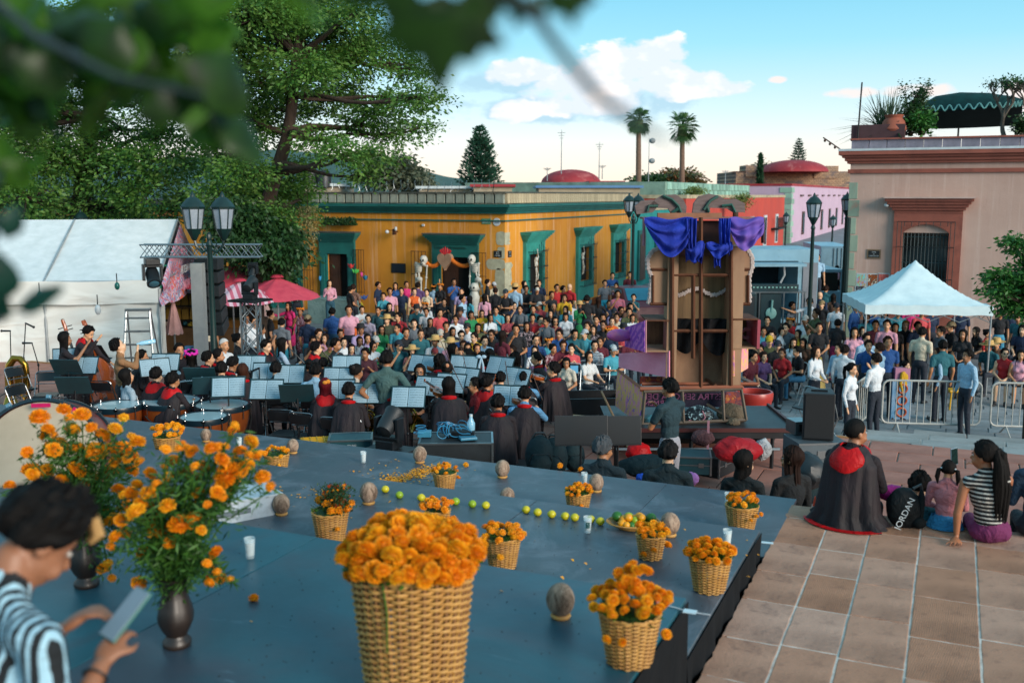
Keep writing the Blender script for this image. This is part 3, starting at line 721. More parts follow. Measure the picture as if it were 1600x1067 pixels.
for k,(px,py)in enm(((484,262),(506,266))):
 a=PD(px,py+24,60);t=thg('water_tank',('taller' if k==0 else 'shorter')+' black plastic water tank on a rooftop behind the big tree','water tank',(a.x,a.y,a.z-.1),0,'rooftop water tanks')
 MB().lth([(.45,0),(.45,.9-k*.15),(.40,1.0-k*.15),(.15,1.12-k*.15),(.15,1.18-k*.15)],20).bd('tank',mat('tank_black','#1d1f22',rgh=.5),t,smt=1)
def dome(lab0,px,pyt,pyb,wpx,depth,seg=28):
 a=PD(px,pyb,depth);top=PD(px,pyt,depth).z;r=wpx/2/FPX*depth;t=thg('dome_roof',lab0,'dome',(a.x,a.y,a.z));h=top-a.z
 MB().lth([(r*cos(R(k*90/10)),h*sin(R(k*90/10)))for k in rn(10)]+[(.02,h)],seg).bd('dome',M_red_roof,t,smt=2);return t
dome('red painted dome roof behind the ochre house',892,265,286,92,90)
dome('wide red dome over the weathered stone building',1240,250,269,104,150)
a=PD(1150,268,152);st=thg('stone_church','weathered stone block building beneath the wide red dome','building',(a.x,a.y,0),YAW)
w=(PD(1330,268,152)-a).length;s=N('weathered_stone');v=s.coord('Object',(1,1,1.8))
br=s.new('ShaderNodeTexBrick');s.put(br,'Vector',s.coord('Object',(1,1,1),(pi/2,0,0)));br.inputs['Scale'].default_value=.9;br.inputs['Color1'].default_value=C('#b08f70')+(1,);br.inputs['Color2'].default_value=C('#8f7660')+(1,);br.inputs['Mortar'].default_value=C('#5f4e40')+(1,)
c=s.mix(s.math('MULTIPLY',s.step(s.noise(v,.25,8,.7,1),.5,.62),.8),br.outputs[0],C('#54525a'));s.put(s.b,'Base Color',c);s.b.inputs['Roughness'].default_value=.9
MB().bbx(0,0,0,w,14,a.z).bbx(-.3,-.3,a.z,3.2,3,a.z+.01).bd('wall',s.m,st);MB().bbx(1.4,-.2,a.z-.8,3.2,4,a.z+.9).bbx(w-5.6,-.2,a.z-1,w-2.0,6,a.z+.8).bd('buttress',s.m,st)
MB().bbx(3.6,-.12,a.z-.25,w-6,0,a.z).bd('parapet_ledge',mat('dark_ledge','#5d5048',rgh=.9),st)
for(px,pt,pb_,dpt,lab)in((877,203,272,88,'tall thin radio mast beside the red dome'),(936,222,280,88,'thin mast right of the red dome'),(941,258,280,84,'short mast with instrument behind the ochre parapet'),(855,262,283,80,'small TV aerial left of the red dome'),(1013,216,290,92,'lattice pole with lamps between the twin palms'),(1133,266,288,95,'rooftop aerial left of the cypress')):
 a=PD(px,pb_,dpt);top=PD(px,pt,dpt).z;t=thg('antenna_mast',lab,'antenna',tuple(a));MB().cyl((0,0,0),(0,0,top-a.z),.05,.02,6).bd('mast',mat('mast_grey','#8d9194',rgh=.5),t)
 m=MB()
 for k in rn(3):m.cyl((-.35+.1*k,0,(top-a.z)*(.93-.06*k)),(.35-.1*k,0,(top-a.z)*(.93-.06*k)),.02,n=4)
 if 'lamps' in lab:m=MB();[m.ell((.3,0,z),(.3,.3,.25),8,6)for z in(2.2,4.0)]
 m.bd('crossbars',mat('mast_grey','#8d9194'),t)
M_mtn=mat('mountain_green','#3a5a52','#2c4a46',rgh=1,nsc=.01,amt=.5)
prof=[(-400,300),(0,262),(150,258),(300,246),(430,234),(480,236),(540,250),(600,262),(660,268),(720,281),(780,285),(900,286),(1100,288),(1500,290),(2100,300)]
def ridge(name,D,prof,nz_):
 pts=[]
 for i in rn(len(prof)-1):
  for k in rn(8):
   t_=k/8;px=prof[i][0]*(1-t_)+prof[i+1][0]*t_;py=prof[i][1]*(1-t_)+prof[i+1][1]*t_;pts.append(PD(px,py,D)+V3((0,0,nz_*nz3((px*.02,3,1)))))
 m=MB()
 def fn(u,v_):
  k=u*(len(pts)-1);i=min(int(k),len(pts)-2);q=pts[i].lerp(pts[i+1],k-i);out=(q-EYE).normalized();out.z=0
  return V3((q.x,q.y,0))+out*(-v_*D*.35)+V3((0,0,(q.z+D*.006*nz3((u*30,v_*6,2))*v_*(1-v_)*4)*(1-v_)**1.3-8*v_))
 m.grid(fn,120,12);return stc(m.bd(name,M_mtn,smt=2))
ridge('mountains',5200,prof,14)
def lmt(name,c1,c2,c3,nsc=.8,rgh=.55):
 s=N(name);v=s.coord('Object')
 geo=s.new('ShaderNodeNewGeometry')
 c=s.mix(s.step(s.noise(v,nsc,4,.6),.35,.65),C(c1),C(c2))
 c=s.mix(s.math('MULTIPLY',geo.outputs['Random Per Island'],.55),c,C(c3))
 s.put(s.b,'Base Color',c);s.b.inputs['Roughness'].default_value=rgh
 tr=s.new('ShaderNodeBsdfTranslucent');s.put(tr,'Color',c);mx=s.new('ShaderNodeMixShader');mx.inputs[0].default_value=.3
 s.l.new(s.b.outputs[0],mx.inputs[1]);s.l.new(tr.outputs[0],mx.inputs[2]);s.l.new(mx.outputs[0],s.n['Material Output'].inputs[0]);return s.m
M_leafA=lmt('laurel_leaf','#467c2c','#2a5420','#7c9a42',.5)
M_leafD=lmt('dark_leaf','#244a22','#17331a','#3b6329')
M_leafP=lmt('pine_needle','#2c5a44','#1d3f33','#3f6b4c')
M_leafG=lmt('casuarina_leaf','#57614a','#46503c','#6f6f58')
M_bark=mat('bark','#4b3a2e','#33271f',rgh=.95,nsc=3,strx=(4,4,1),bump=.7,bsc=10,bdist=.04)
M_barkg=mat('bark_grey','#6a6258','#4d463e',rgh=.95,nsc=3,strx=(4,4,1),bump=.6,bsc=10,bdist=.03)
def lvm(name,pts,size,m,seed=1,aspect=2.2,droop=.2,flat=.0,jitter=.4,dirs=None):
 """one small pointed leaf (two triangles) at each point"""
 r=np.random.RandomState(seed);n=len(pts);P_=np.array(pts,dtype=float)
 d=r.normal(size=(n,3))if dirs is None else np.array(dirs,dtype=float)+r.normal(size=(n,3))*jitter
 d[:,2]=d[:,2]*(1-flat)-droop;d/=np.linalg.norm(d,axis=1)[:,None]+1e-9
 q=r.normal(size=(n,3));q[:,2]*=(1-flat*.6);q-=(q*d).sum(1)[:,None]*d;q/=np.linalg.norm(q,axis=1)[:,None]+1e-9
 L=(size*(.6+.8*r.rand(n)))[:,None];W=L/aspect
 nn_=np.cross(d,q)
 v=np.empty((n,4,3));v[:,0]=P_;v[:,1]=P_+d*L*.5+q*W*.5+nn_*L*.08;v[:,2]=P_+d*L;v[:,3]=P_+d*L*.5-q*W*.5+nn_*L*.08
 me=bpy.data.meshes.new(name);me.vertices.add(n*4);me.vertices.foreach_set('co',v.reshape(-1));me.loops.add(n*4);me.loops.foreach_set('vertex_index',np.arange(n*4,dtype=np.int32))
 me.polygons.add(n);me.polygons.foreach_set('loop_start',np.arange(n,dtype=np.int32)*4);me.polygons.foreach_set('loop_total',np.full(n,4,dtype=np.int32))
 me.materials.append(m);me.update(calc_edges=1);me.validate();return me
def grow(mb,a,b,r0,r1,rg,bend=.15,n=6,sides=8):
 pts=[];L=(b-a).length;off=V3((rg.uniform(-1,1),rg.uniform(-1,1),rg.uniform(-.4,.6)))*L*bend;off2=V3((rg.uniform(-1,1),rg.uniform(-1,1),rg.uniform(-1,1)))*L*bend*.4
 for i in rn(n+1):
  t=i/n;pts.append(a.lerp(b,t)+off*sin(pi*t)+off2*sin(2*pi*t))
 mb.tube(pts,[r0+(r1-r0)*(i/n)for i in rn(n+1)],sides);return pts
def blob_tree(name,lab0,base,clumps,trunk_r,mleaf,nleaf,lsize,seed,group=None,trunk_pts=None,twig=.35,droop=.25,barkm=None,flat=.35,lean_pts=None,open_=.0,hang=0):
 """trunk -> a limb to every clump; leaves gathered in sprays on the clump's shell"""
 rg=random.Random(seed);base=V3(base);t=thg(name,lab0,'tree',tuple(base),0,group)
 mb=MB();tp_=[V3(p)-base for p in(trunk_pts or[base,base+V3((0,0,3))])]
 mb.tube(tp_,[trunk_r*(1-.5*i/max(1,len(tp_)-1))for i in rn(len(tp_))],12)
 L=[];D=[]
 lb=MB();tot=sum(c[1]**2 for c in clumps)
 for c,r in clumps:
  c=V3(c)-base;a=min(tp_[max(1,len(tp_)//3):],key=lambda p:(p-c).length+(.6*max(0,p.z-c.z)))
  pts=grow(lb,a,c,trunk_r*.32,.03,rg,.12,7,7)
  nsp=max(6,int(nleaf*r*r/tot/26))
  for k in rn(nsp):
   d=V3((rg.gauss(0,1),rg.gauss(0,1),rg.gauss(0,.8))).normalized();rr=r*rg.uniform(.45,1.08)**.6
   q=c+V3((d.x*rr,d.y*rr,d.z*rr*.62))
   if k%5==0:grow(lb,pts[-2-rg.randrange(2)],q,.028,.008,rg,.12,3,4)
   out=d.copy();out.z=out.z*.5-droop
   for j in rn(26):
    w=rg.random();off=out*(twig*(w-.3))+V3((rg.gauss(0,1),rg.gauss(0,1),rg.gauss(0,.5)))*twig*.42
    L.append(tuple(q+off));D.append(tuple(out))
  for k in rn(int(hang*r)):
   a_=rg.uniform(0,6.28);q=c+V3((cos(a_)*r*.8,sin(a_)*r*.8,-r*.3));ln=rg.uniform(.5,1.6)
   for j in rn(int(ln*26)):L.append((q.x+rg.gauss(0,.07),q.y+rg.gauss(0,.07),q.z-rg.random()*ln));D.append((0,0,-1))
 mb.bd('trunk',barkm or M_bark,t,smt=2);lb.bd('limbs',barkm or M_bark,t,smt=2)
 obj('crown',lvm('crown',L,lsize,mleaf,seed,flat=flat,droop=.1,dirs=D,jitter=.55),t);return t
def cl(px,py,depth,rpx):q=PD(px,py,depth);return(tuple(q),rpx/FPX*depth)
D0=29.0;b0=PD(402,470,D0);b0.z=.0
trunk=[b0,PD(404,420,D0),PD(408,370,D0),PD(414,330,D0),PD(432,270,D0),PD(450,210,D0),PD(458,150,D0),PD(462,90,D0)]
random.seed(3);rg=random.Random(5)
cl_big=[(470,20,60),(535,45,48),(420,60,60),(600,70,40),(560,95,46),(645,110,32),(660,150,30),(620,165,36),(655,200,22),(575,185,40),(520,150,44),(470,110,50),(405,130,55),(350,90,60),(340,160,50),(390,200,45),(540,240,34),(590,245,28),(500,215,30),(460,260,26),(430,300,34),(380,270,40),(350,240,40),(575,275,20),(510,95,40),(440,10,60),(370,20,70),(500,-30,60),(310,40,60),(345,300,34),(400,320,30),(470,300,20),(560,20,30),(420,-60,80),(330,-40,80),(610,215,20),(420,335,34),(448,285,34),(400,290,36),(440,170,40),(470,330,24)]
big=blob_tree('laurel_tree','big leaning broadleaf tree with forked limbs standing before the ochre house',b0,[cl(a,b_,D0+rg.uniform(-2.6,2.6),r*.86)for a,b_,r in cl_big],.27,M_leafA,95000,.125,11,trunk_pts=trunk,twig=.5,open_=.2)
cl_l2=[(60,250,60),(130,240,52),(190,270,48),(240,300,46),(250,250,44),(160,320,46),(90,320,55),(30,310,55),(210,335,36),(280,330,34),(10,230,60),(110,190,54),(200,210,48),(270,205,40),(30,160,70),(120,130,60),(220,150,52),(300,260,36),(-40,280,70),(-60,180,80),(50,60,90),(160,50,70),(260,80,60)]
b1=PD(120,420,33);b1.z=0
blob_tree('laurel_tree','dense broad tree behind the white marquee, before the green house',b1,[cl(a,b_,33+rg.uniform(-2.5,2.5),r)for a,b_,r in cl_l2],.36,M_leafA,60000,.15,12,trunk_pts=[b1,PD(125,330,33),PD(135,260,33),PD(140,180,33),PD(150,90,33)],twig=.5)
cl_l3=[(385,345,32),(420,360,30),(440,390,26),(395,385,30),(365,370,24),(425,415,20),(360,330,26)]
b2=PD(395,480,27.3);b2.z=0
blob_tree('fig_tree','low dark shaggy tree between the twin lantern and the teal window',b2,[cl(a,b_,27.3+rg.uniform(-.8,.8),r)for a,b_,r in cl_l3+[(405,440,20)]],.3,M_leafD,16000,.15,13,trunk_pts=[b2,PD(398,430,27.3),PD(402,380,27.3)],twig=.45,droop=.7,flat=0)
q=PD(480,322,28.6);t=thg('hanging_creeper','pale dry creeper hanging from the big tree before the ochre wall','creeper',tuple(q));Lp=[];Dp=[]
for k in rn(34):
 x0=rg.gauss(0,.16);ln=rg.uniform(.4,1.75)*(1-min(abs(x0),.4)*1.2)
 for j in rn(int(ln*46)):Lp.append((x0+rg.gauss(0,.025),rg.gauss(0,.08),-j/46));Dp.append((rg.gauss(0,.4),rg.gauss(0,.4),-1))
obj('foliage',lvm('foliage',Lp,.055,lmt('dry_leaf','#9c8f5a','#7d7444','#b9ab76'),3,dirs=Dp),t)
MB().tube([(0,0,.5),(.02,0,0),(0,0,-1.2)],.012,5).bd('stem',M_bark,t)
q=PY(530,353,CY-.3);Lp=[]
for k in rn(900):Lp.append((rg.uniform(-.75,.75),rg.uniform(-.12,.12),rg.random()**2*.28))
t=thg('hood_weeds','green weeds growing on top of the teal door hood','weeds',tuple(q));obj('foliage',lvm('foliage',Lp,.11,M_leafD,4,dirs=[(rg.gauss(0,.4),0,1)]*900,droop=0),t)
def norfolk(px,pyt,pyb,depth,lab0,wpx,seed,tiers=17):
 rg=random.Random(seed);top=PD(px,pyt,depth);base=top.copy();base.z=0;t=thg('norfolk_pine',lab0,'tree',tuple(base));H=top.z;zb=PD(px,pyb,depth).z;Rr=wpx/2/FPX*depth
 MB().cyl((0,0,0),(0,0,H),.28,.03,8).bd('trunk',M_bark,t);bb=MB();L=[];D=[]
 for k in rn(tiers):
  u=k/(tiers-1);z=zb+(H-zb)*(u**.9)-.2;r=Rr*(1-u)**.8+.1
  nb=9 if u<.8 else 5
  for b_ in rn(nb):
   a=b_*2*pi/nb+k*.5+rg.uniform(-.2,.2);rr=r*rg.uniform(.75,1.1);pts=[]
   for i in rn(6):
    w=i/5;pts.append(V3((cos(a)*rr*w,sin(a)*rr*w,z-.06*rr*sin(w*pi)+.32*rr*w*w)))
   bb.tube(pts,[.05*(1-i/6)+.01 for i in rn(6)],4)
   for i in rn(int(10+rr*26)):
    w=rg.uniform(.12,1.0);q=V3((cos(a)*rr*w,sin(a)*rr*w,z-.06*rr*sin(w*pi)+.32*rr*w*w))+V3((rg.gauss(0,1),rg.gauss(0,1),rg.gauss(0,.5)))*.09*(.4+rr*.3)
    L.append(tuple(q));D.append((cos(a)+rg.gauss(0,.5),sin(a)+rg.gauss(0,.5),.5))
 bb.bd('branches',M_bark,t);obj('crown',lvm('crown',L,.34,M_leafP,seed,aspect=3.5,dirs=D,droop=-.1,jitter=.25),t)
norfolk(750,196,290,78,'tall Norfolk pine with level tiers behind the ochre house',66,21)
norfolk(1249,217,250,175,'distant Norfolk pine rising behind the wide red dome',22,22,9)
def fan_palm(px,pyt,pyb,depth,wpx,lab0,seed):
 rg=random.Random(seed);a=PD(px,pyb,depth);base=V3((a.x,a.y,0));t=thg('fan_palm',lab0,'palm',tuple(base),0,'tall fan palms');r=wpx/2/FPX*depth;H=PD(px,pyt,depth).z-r*.9
 MB().tube([(0,0,0),(.1,0,H*.5),(0,0,H)],[.34,.27,.22],10).bd('trunk',mat('palm_bark','#7a6050','#5a463a',rgh=.95,nsc=3,strx=(1,1,6),bump=.5),t,smt=2)
 m=MB()
 for k in rn(58):
  el=rg.uniform(-1.15,1.35);az_=rg.uniform(0,6.283);d=V3((cos(az_)*cos(el),sin(az_)*cos(el),sin(el)));st_=r*rg.uniform(.35,.55);c=V3((0,0,H))+d*st_
  m.tube([(0,0,H-.1),tuple(c)],.025,4,caps=0)
  side=d.cross(V3((0,0,1))).normalized()if abs(d.z)<.99 else V3((1,0,0));up=side.cross(d).normalized();fl=r*rg.uniform(.42,.6)
  for j in rn(-6,7):
   an=j*.21;dd=(d*cos(an)+side*sin(an)).normalized();tip=c+dd*fl+V3((0,0,-.28*fl))+up*.02;mid=c+dd*fl*.55;w=side*.05*fl+up*.02
   m._add([c,mid+w,tip,mid-w],[(0,1,2,3)])
 m.bd('crown',lmt('palm_leaf','#3f6b3a','#2b5130','#5d7f42',.5),t)
 sk=MB();sk.lth([(.25,H-r*.75),(.55,H-r*.5),(.4,H)],12);sk.bd('dead_fronds',mat('dry_frond','#5f6238','#45482a',rgh=.95,nsc=4,strx=(6,6,.6),bump=.6),t)
fan_palm(996,163,290,96,52,'fan palm with shaggy darker crown, nearer the blurred branch',31)
fan_palm(1064,170,290,100,58,'fan palm with fuller green crown above the float',32)
q=PD(1187,292,120);t=thg('cypress','thin pointed cypress in front of the weathered stone building','tree',(q.x,q.y,0));zt=PD(1187,244,120).z;Lp=[];Dp=[]
for k in rn(2600):
 u=rg.random()**.8;r=.42*(1-u)**.7*rg.uniform(.6,1.05);a=rg.uniform(0,6.28);Lp.append((r*cos(a),r*sin(a),3+(zt-3)*u));Dp.append((cos(a)*.3,sin(a)*.3,1))
MB().cyl((0,0,0),(0,0,zt*.8),.15,.05).bd('trunk',M_bark,t);obj('crown',lvm('crown',Lp,.4,lmt('cypress_leaf','#1f4a30','#143322','#2f5f3c'),5,dirs=Dp,droop=0,jitter=.3),t)
def sit3(px,pyc,depth,rpx,lab0,ml,seed,n=5000,ls=.3,name='round_tree',ncl=9,sq=.7):
 rg=random.Random(seed);c=PD(px,pyc,depth);base=V3((c.x,c.y,0));r=rpx/FPX*depth;cl_=[((c.x+rg.uniform(-.7,.7)*r,c.y+rg.uniform(-.5,.5)*r,c.z+rg.uniform(-.45,.45)*r*sq),r*rg.uniform(.35,.55))for _ in rn(ncl)]
 return blob_tree(name,lab0,base,cl_,.25,ml,n,ls,seed,trunk_pts=[base,V3((c.x,c.y,c.z-r*.5)),c],twig=.5*ls/.17)
M_flame=lmt('flame_tree_leaf','#3c5f34','#2a4a2c','#a8502c',.25)
sit3(1052,284,118,34,'round flame tree with red blossom tinge behind the second palm',M_flame,41,7000,.5,'flame_tree',12)
sit3(1025,286,116,20,'darker bush at the foot of the first palm',M_leafD,42,3000,.5,'round_tree',6)
sit3(612,268,62,34,'hazy grey-green casuarina above the ochre parapet',M_leafG,43,7000,.3,'casuarina_tree',11,1.0)
sit3(655,285,64,14,'small grey-green tree beside the casuarina',M_leafG,44,2200,.3,'casuarina_tree',5)
sit3(1202,262,155,12,'small tuft of trees left of the wide red dome',M_leafG,45,1500,.5,'round_tree',5)
for k,(px,py,rp)in enm(((1022,300,12),(1085,300,12),(1150,312,16))):
 sit3(px,py,70,rp,('weedy yellow-green shrub on the wall behind the float, left','weedy shrub between the two scroll ornaments','straggly shrub at the right-hand end of the wall behind the float')[k].replace('left','nearest the ochre house').replace('right-hand','far'),lmt('weed_leaf','#6f7f3a','#56682c','#8c9450'),50+k,900,.16,'wall_shrub',4)
M_leafR=lmt('round_leaf','#2f6a28','#1e4d20','#4f8a34',2.5)
b3=PD(1612,560,18.5);b3.z=0;b3.z=0
cl3=[(1570,432,17),(1592,455,20),(1615,440,24),(1560,455,13),(1588,478,16),(1620,480,22),(1592,378,16),(1605,395,12),(1640,420,28),(1600,415,10)]
blob_tree('young_tree','young glossy-leaved tree at the edge beyond the white canopy',b3,[cl(a,b_,18.5+rg.uniform(-.3,.3),r)for a,b_,r in cl3],.06,M_leafR,7500,.10,14,trunk_pts=[b3,PD(1612,480,18.5),PD(1608,400,18.5)],twig=.2,droop=.3)
yR=KY+1.0;t=thg('spiky_planter','spiky yucca-like plant spraying out over the pink house roof corner','plant',tuple(PY(1385,212,yR)));m=MB();rg2=random.Random(9)
for k in rn(260):
 el=rg2.uniform(.02,1.45);a=rg2.uniform(0,6.28);L_=rg2.uniform(1.0,1.75)*(1.15 if el<.5 else 1);d=V3((cos(a)*cos(el),sin(a)*cos(el)*.6,sin(el)));sd=d.cross(V3((0,.3,1))).normalized()*.016
 b_=V3((rg2.gauss(0,.12),rg2.gauss(0,.1),.05));tip=b_+d*L_-V3((0,0,.22*L_*cos(el)));mid=b_+d*L_*.5;m._add([b_-sd,b_+sd,mid+sd,tip,mid-sd],[(0,1,2,3,4)])
m.bd('blades',lmt('yucca_leaf','#39553f','#28402f','#5b6f50',1.5),t);MB().lth([(.28,-.35),(.42,.05),(.38,.06)],16).bd('pot',M_te,t)
def roof_bush(px0,px1,py0,py1,yy,lab0,ml,n,ls,nm='roof_shrub',seed=1):
 rg=random.Random(seed);a=PY(px0,py1,yy);c=PY(px1,py0,yy);t=thg(nm,lab0,'plant',tuple(a));Lp=[];Dp=[];mm=MB()
 for k in rn(14):
  e=V3((rg.uniform(0,c.x-a.x),rg.uniform(-.4,.4),rg.uniform(.4,1.0)*(c.z-a.z)));s0=V3(((c.x-a.x)*rg.uniform(.35,.65),0,0));grow(mm,s0,e,.03,.008,rg,.2,4,4)
  for j in rn(n//14):
   w=rg.uniform(.4,1.05);Lp.append(tuple(s0.lerp(e,w)+V3((rg.gauss(0,.12),rg.gauss(0,.12),rg.gauss(0,.1)))));Dp.append((rg.gauss(0,1),rg.gauss(0,1),.2))
 mm.bd('stems',M_bark,t);obj('foliage',lvm('foliage',Lp,ls,ml,seed,dirs=Dp),t);return t
roof_bush(1392,1450,128,212,yR+.3,'bushy dark shrub with thin twigs beside the spiky plant on the pink roof',M_leafD,3200,.10,seed=2)
roof_bush(1425,1458,172,212,yR-.2,'bright green fern-like plant in front of the green roof awning',M_leafR,900,.16,'roof_fern',3)
roof_bush(1588,1612,180,212,yR,'dark green bush at the roof edge beyond the bare tree',M_leafD,900,.12,seed=4)
q=PY(1572,212,yR);t=thg('bare_tree','bare pale-limbed tree with few leaves on the pink house roof','tree',tuple(q));m=MB();rg=random.Random(8);Lp=[]
def fork(a,d,L_,r,lev):
 b_=a+d*L_;grow(m,a,b_,r,r*.7,rg,.12,4,6)
 if lev==0:
  for _ in rn(7):Lp.append(tuple(b_+V3((rg.gauss(0,.1),rg.gauss(0,.1),rg.gauss(0,.08)))))
  return
 for k in rn(3):
  d2=(d+V3((rg.uniform(-1,1),rg.uniform(-.6,.6),rg.uniform(-.1,.7)))*.85).normalized();fork(b_,d2,L_*.66,r*.66,lev-1)
fork(V3((0,0,-.2)),V3((-.15,0,1)).normalized(),.75,.085,4)
fork(V3((.35,0,-.2)),V3((.25,0,1)).normalized(),.8,.06,3)
m.bd('limbs',M_barkg,t,smt=2);obj('crown',lvm('crown',Lp,.09,M_leafD,6),t)
for(px,py,lab,c_)in((1396,200,'terracotta urn among the roof plants','#9c5540'),):
 q=PY(px,py,yR-.5);t=thg('roof_urn',lab,'pot',tuple(q));MB().lth([(.2,-.35),(.4,-.05),(.33,.2),(.25,.3),(.3,.4)],18).bd('urn',mat('urn_clay',c_,rgh=.8),t,smt=1)
q=PY(1372,212,yR-.6);t=thg('roof_planter','dark wooden planter boxes at the corner of the pink roof','planter',tuple(q));MB().box((0,0,.08),(1.6,.5,.5)).bd('box',mat('planter_wood','#4a3034',rgh=.8),t);
q=PY(1340,217,yR-.9);t=thg('corner_pole','thin dark pole standing at the corner of the pink roof','pole',tuple(q));MB().cyl((0,0,0),(.05,0,1.75),.025).bd('pole',M_iron,t)
q=PY(1328,244,KY-.1);t=thg('light_bracket','rusty string of bulbs on an angled arm from the pink house cornice','light string',tuple(q));m=MB();m.cyl((0,0,0),(-.85,0,.6),.02)
for k in rn(5):m.ell((-.15-k*.16,0,.06+k*.11),(.04,.04,.05),8,6)
m.bd('arm',M_wd,t)
def attr_mat(name,key,default,rgh=.8,fold=.4,ptn=0,skin=0,hair=0):
 s=N(name);a=s.attr(key);v=s.coord('Object');col=a.outputs['Color']
 if ptn:
  pt=s.attr('pattern').outputs['Fac'];c2=s.attr('c_second').outputs['Color']
  zc=s.new('ShaderNodeSeparateXYZ');s.put(zc,0,v)
  stripes=s.math('GREATER_THAN',s.math('SINE',s.math('MULTIPLY',zc.outputs[2],165)),.35)
  flor=s.step(s.noise(v,22,2,.5,1.5),.52,.56)
  chk=s.math('GREATER_THAN',s.math('MULTIPLY',s.math('SINE',s.math('MULTIPLY',zc.outputs[2],130)),s.math('SINE',s.math('MULTIPLY',zc.outputs[0],130))),.0)
  zeb=s.math('GREATER_THAN',s.wave(s.coord('Object',(1,1,.38),(.1,.15,.0)),12,5.5,2.5,'X'),.6)
  f=s.math('MULTIPLY',s.math('COMPARE',pt,1.0,.1),stripes);f=s.math('ADD',f,s.math('MULTIPLY',s.math('COMPARE',pt,2.0,.1),flor))
  f=s.math('ADD',f,s.math('MULTIPLY',s.math('COMPARE',pt,3.0,.1),chk));f=s.math('ADD',f,s.math('MULTIPLY',s.math('COMPARE',pt,4.0,.1),zeb),clamp=1)
  col=s.mix(f,col,c2)
 if hair:
  n_=s.noise(s.coord('Object',(1,1,.25)),60,3,.6);col=s.mix(s.math('MULTIPLY',n_,.7),col,s.mix(.6,col,(.5,.4,.35),'MULTIPLY'));s.bump(n_,.6,.01)
 else:
  col=s.mix(s.math('MULTIPLY',s.step(s.noise(v,5,4),.4,.7),.3 if not skin else .15),col,s.mix(1.0,col,(.55,.55,.58)if not skin else(.8,.62,.55),'MULTIPLY'))
  if fold:s.bump(s.math('ADD',s.noise(v,7,3,.5,1.8),s.math('MULTIPLY',s.noise(v,70,2),.05)),fold,.06)
 s.put(s.b,'Base Color',col);s.b.inputs['Roughness'].default_value=rgh
 if hair:s.b.inputs['Specular IOR Level'].default_value=.15
 if skin:s.b.inputs['Subsurface Weight'].default_value=.08;s.b.inputs['Subsurface Radius'].default_value=(.02,.008,.005);s.b.inputs['Subsurface Scale'].default_value=.3
 return s.m
MP_skin=attr_mat('skin','c_skin',0,.5,0,skin=1)
MP_shirt=attr_mat('shirt_cloth','c_shirt',0,.85,.55,ptn=1)
MP_legs=attr_mat('trouser_cloth','c_legs',0,.85,.45)
MP_shoe=attr_mat('shoe','c_shoe',0,.6,.0)
MP_hair=attr_mat('hair','c_hair',0,.7,0,hair=1)
MP_hat=attr_mat('hat_cloth','c_hat',0,.85,.2)
MP_eye=mat('eye_dark','#0c0908',rgh=.25);MP_eyew=mat('eye_white','#c8c0b8',rgh=.3);MP_lip=mat('lips','#8a4038',rgh=.5);MP_brow=mat('brow','#17100c',rgh=.8)
PMATS=[MP_skin,MP_shirt,MP_legs,MP_shoe,MP_eye,MP_lip,MP_brow,MP_eyew]
FIGS={}
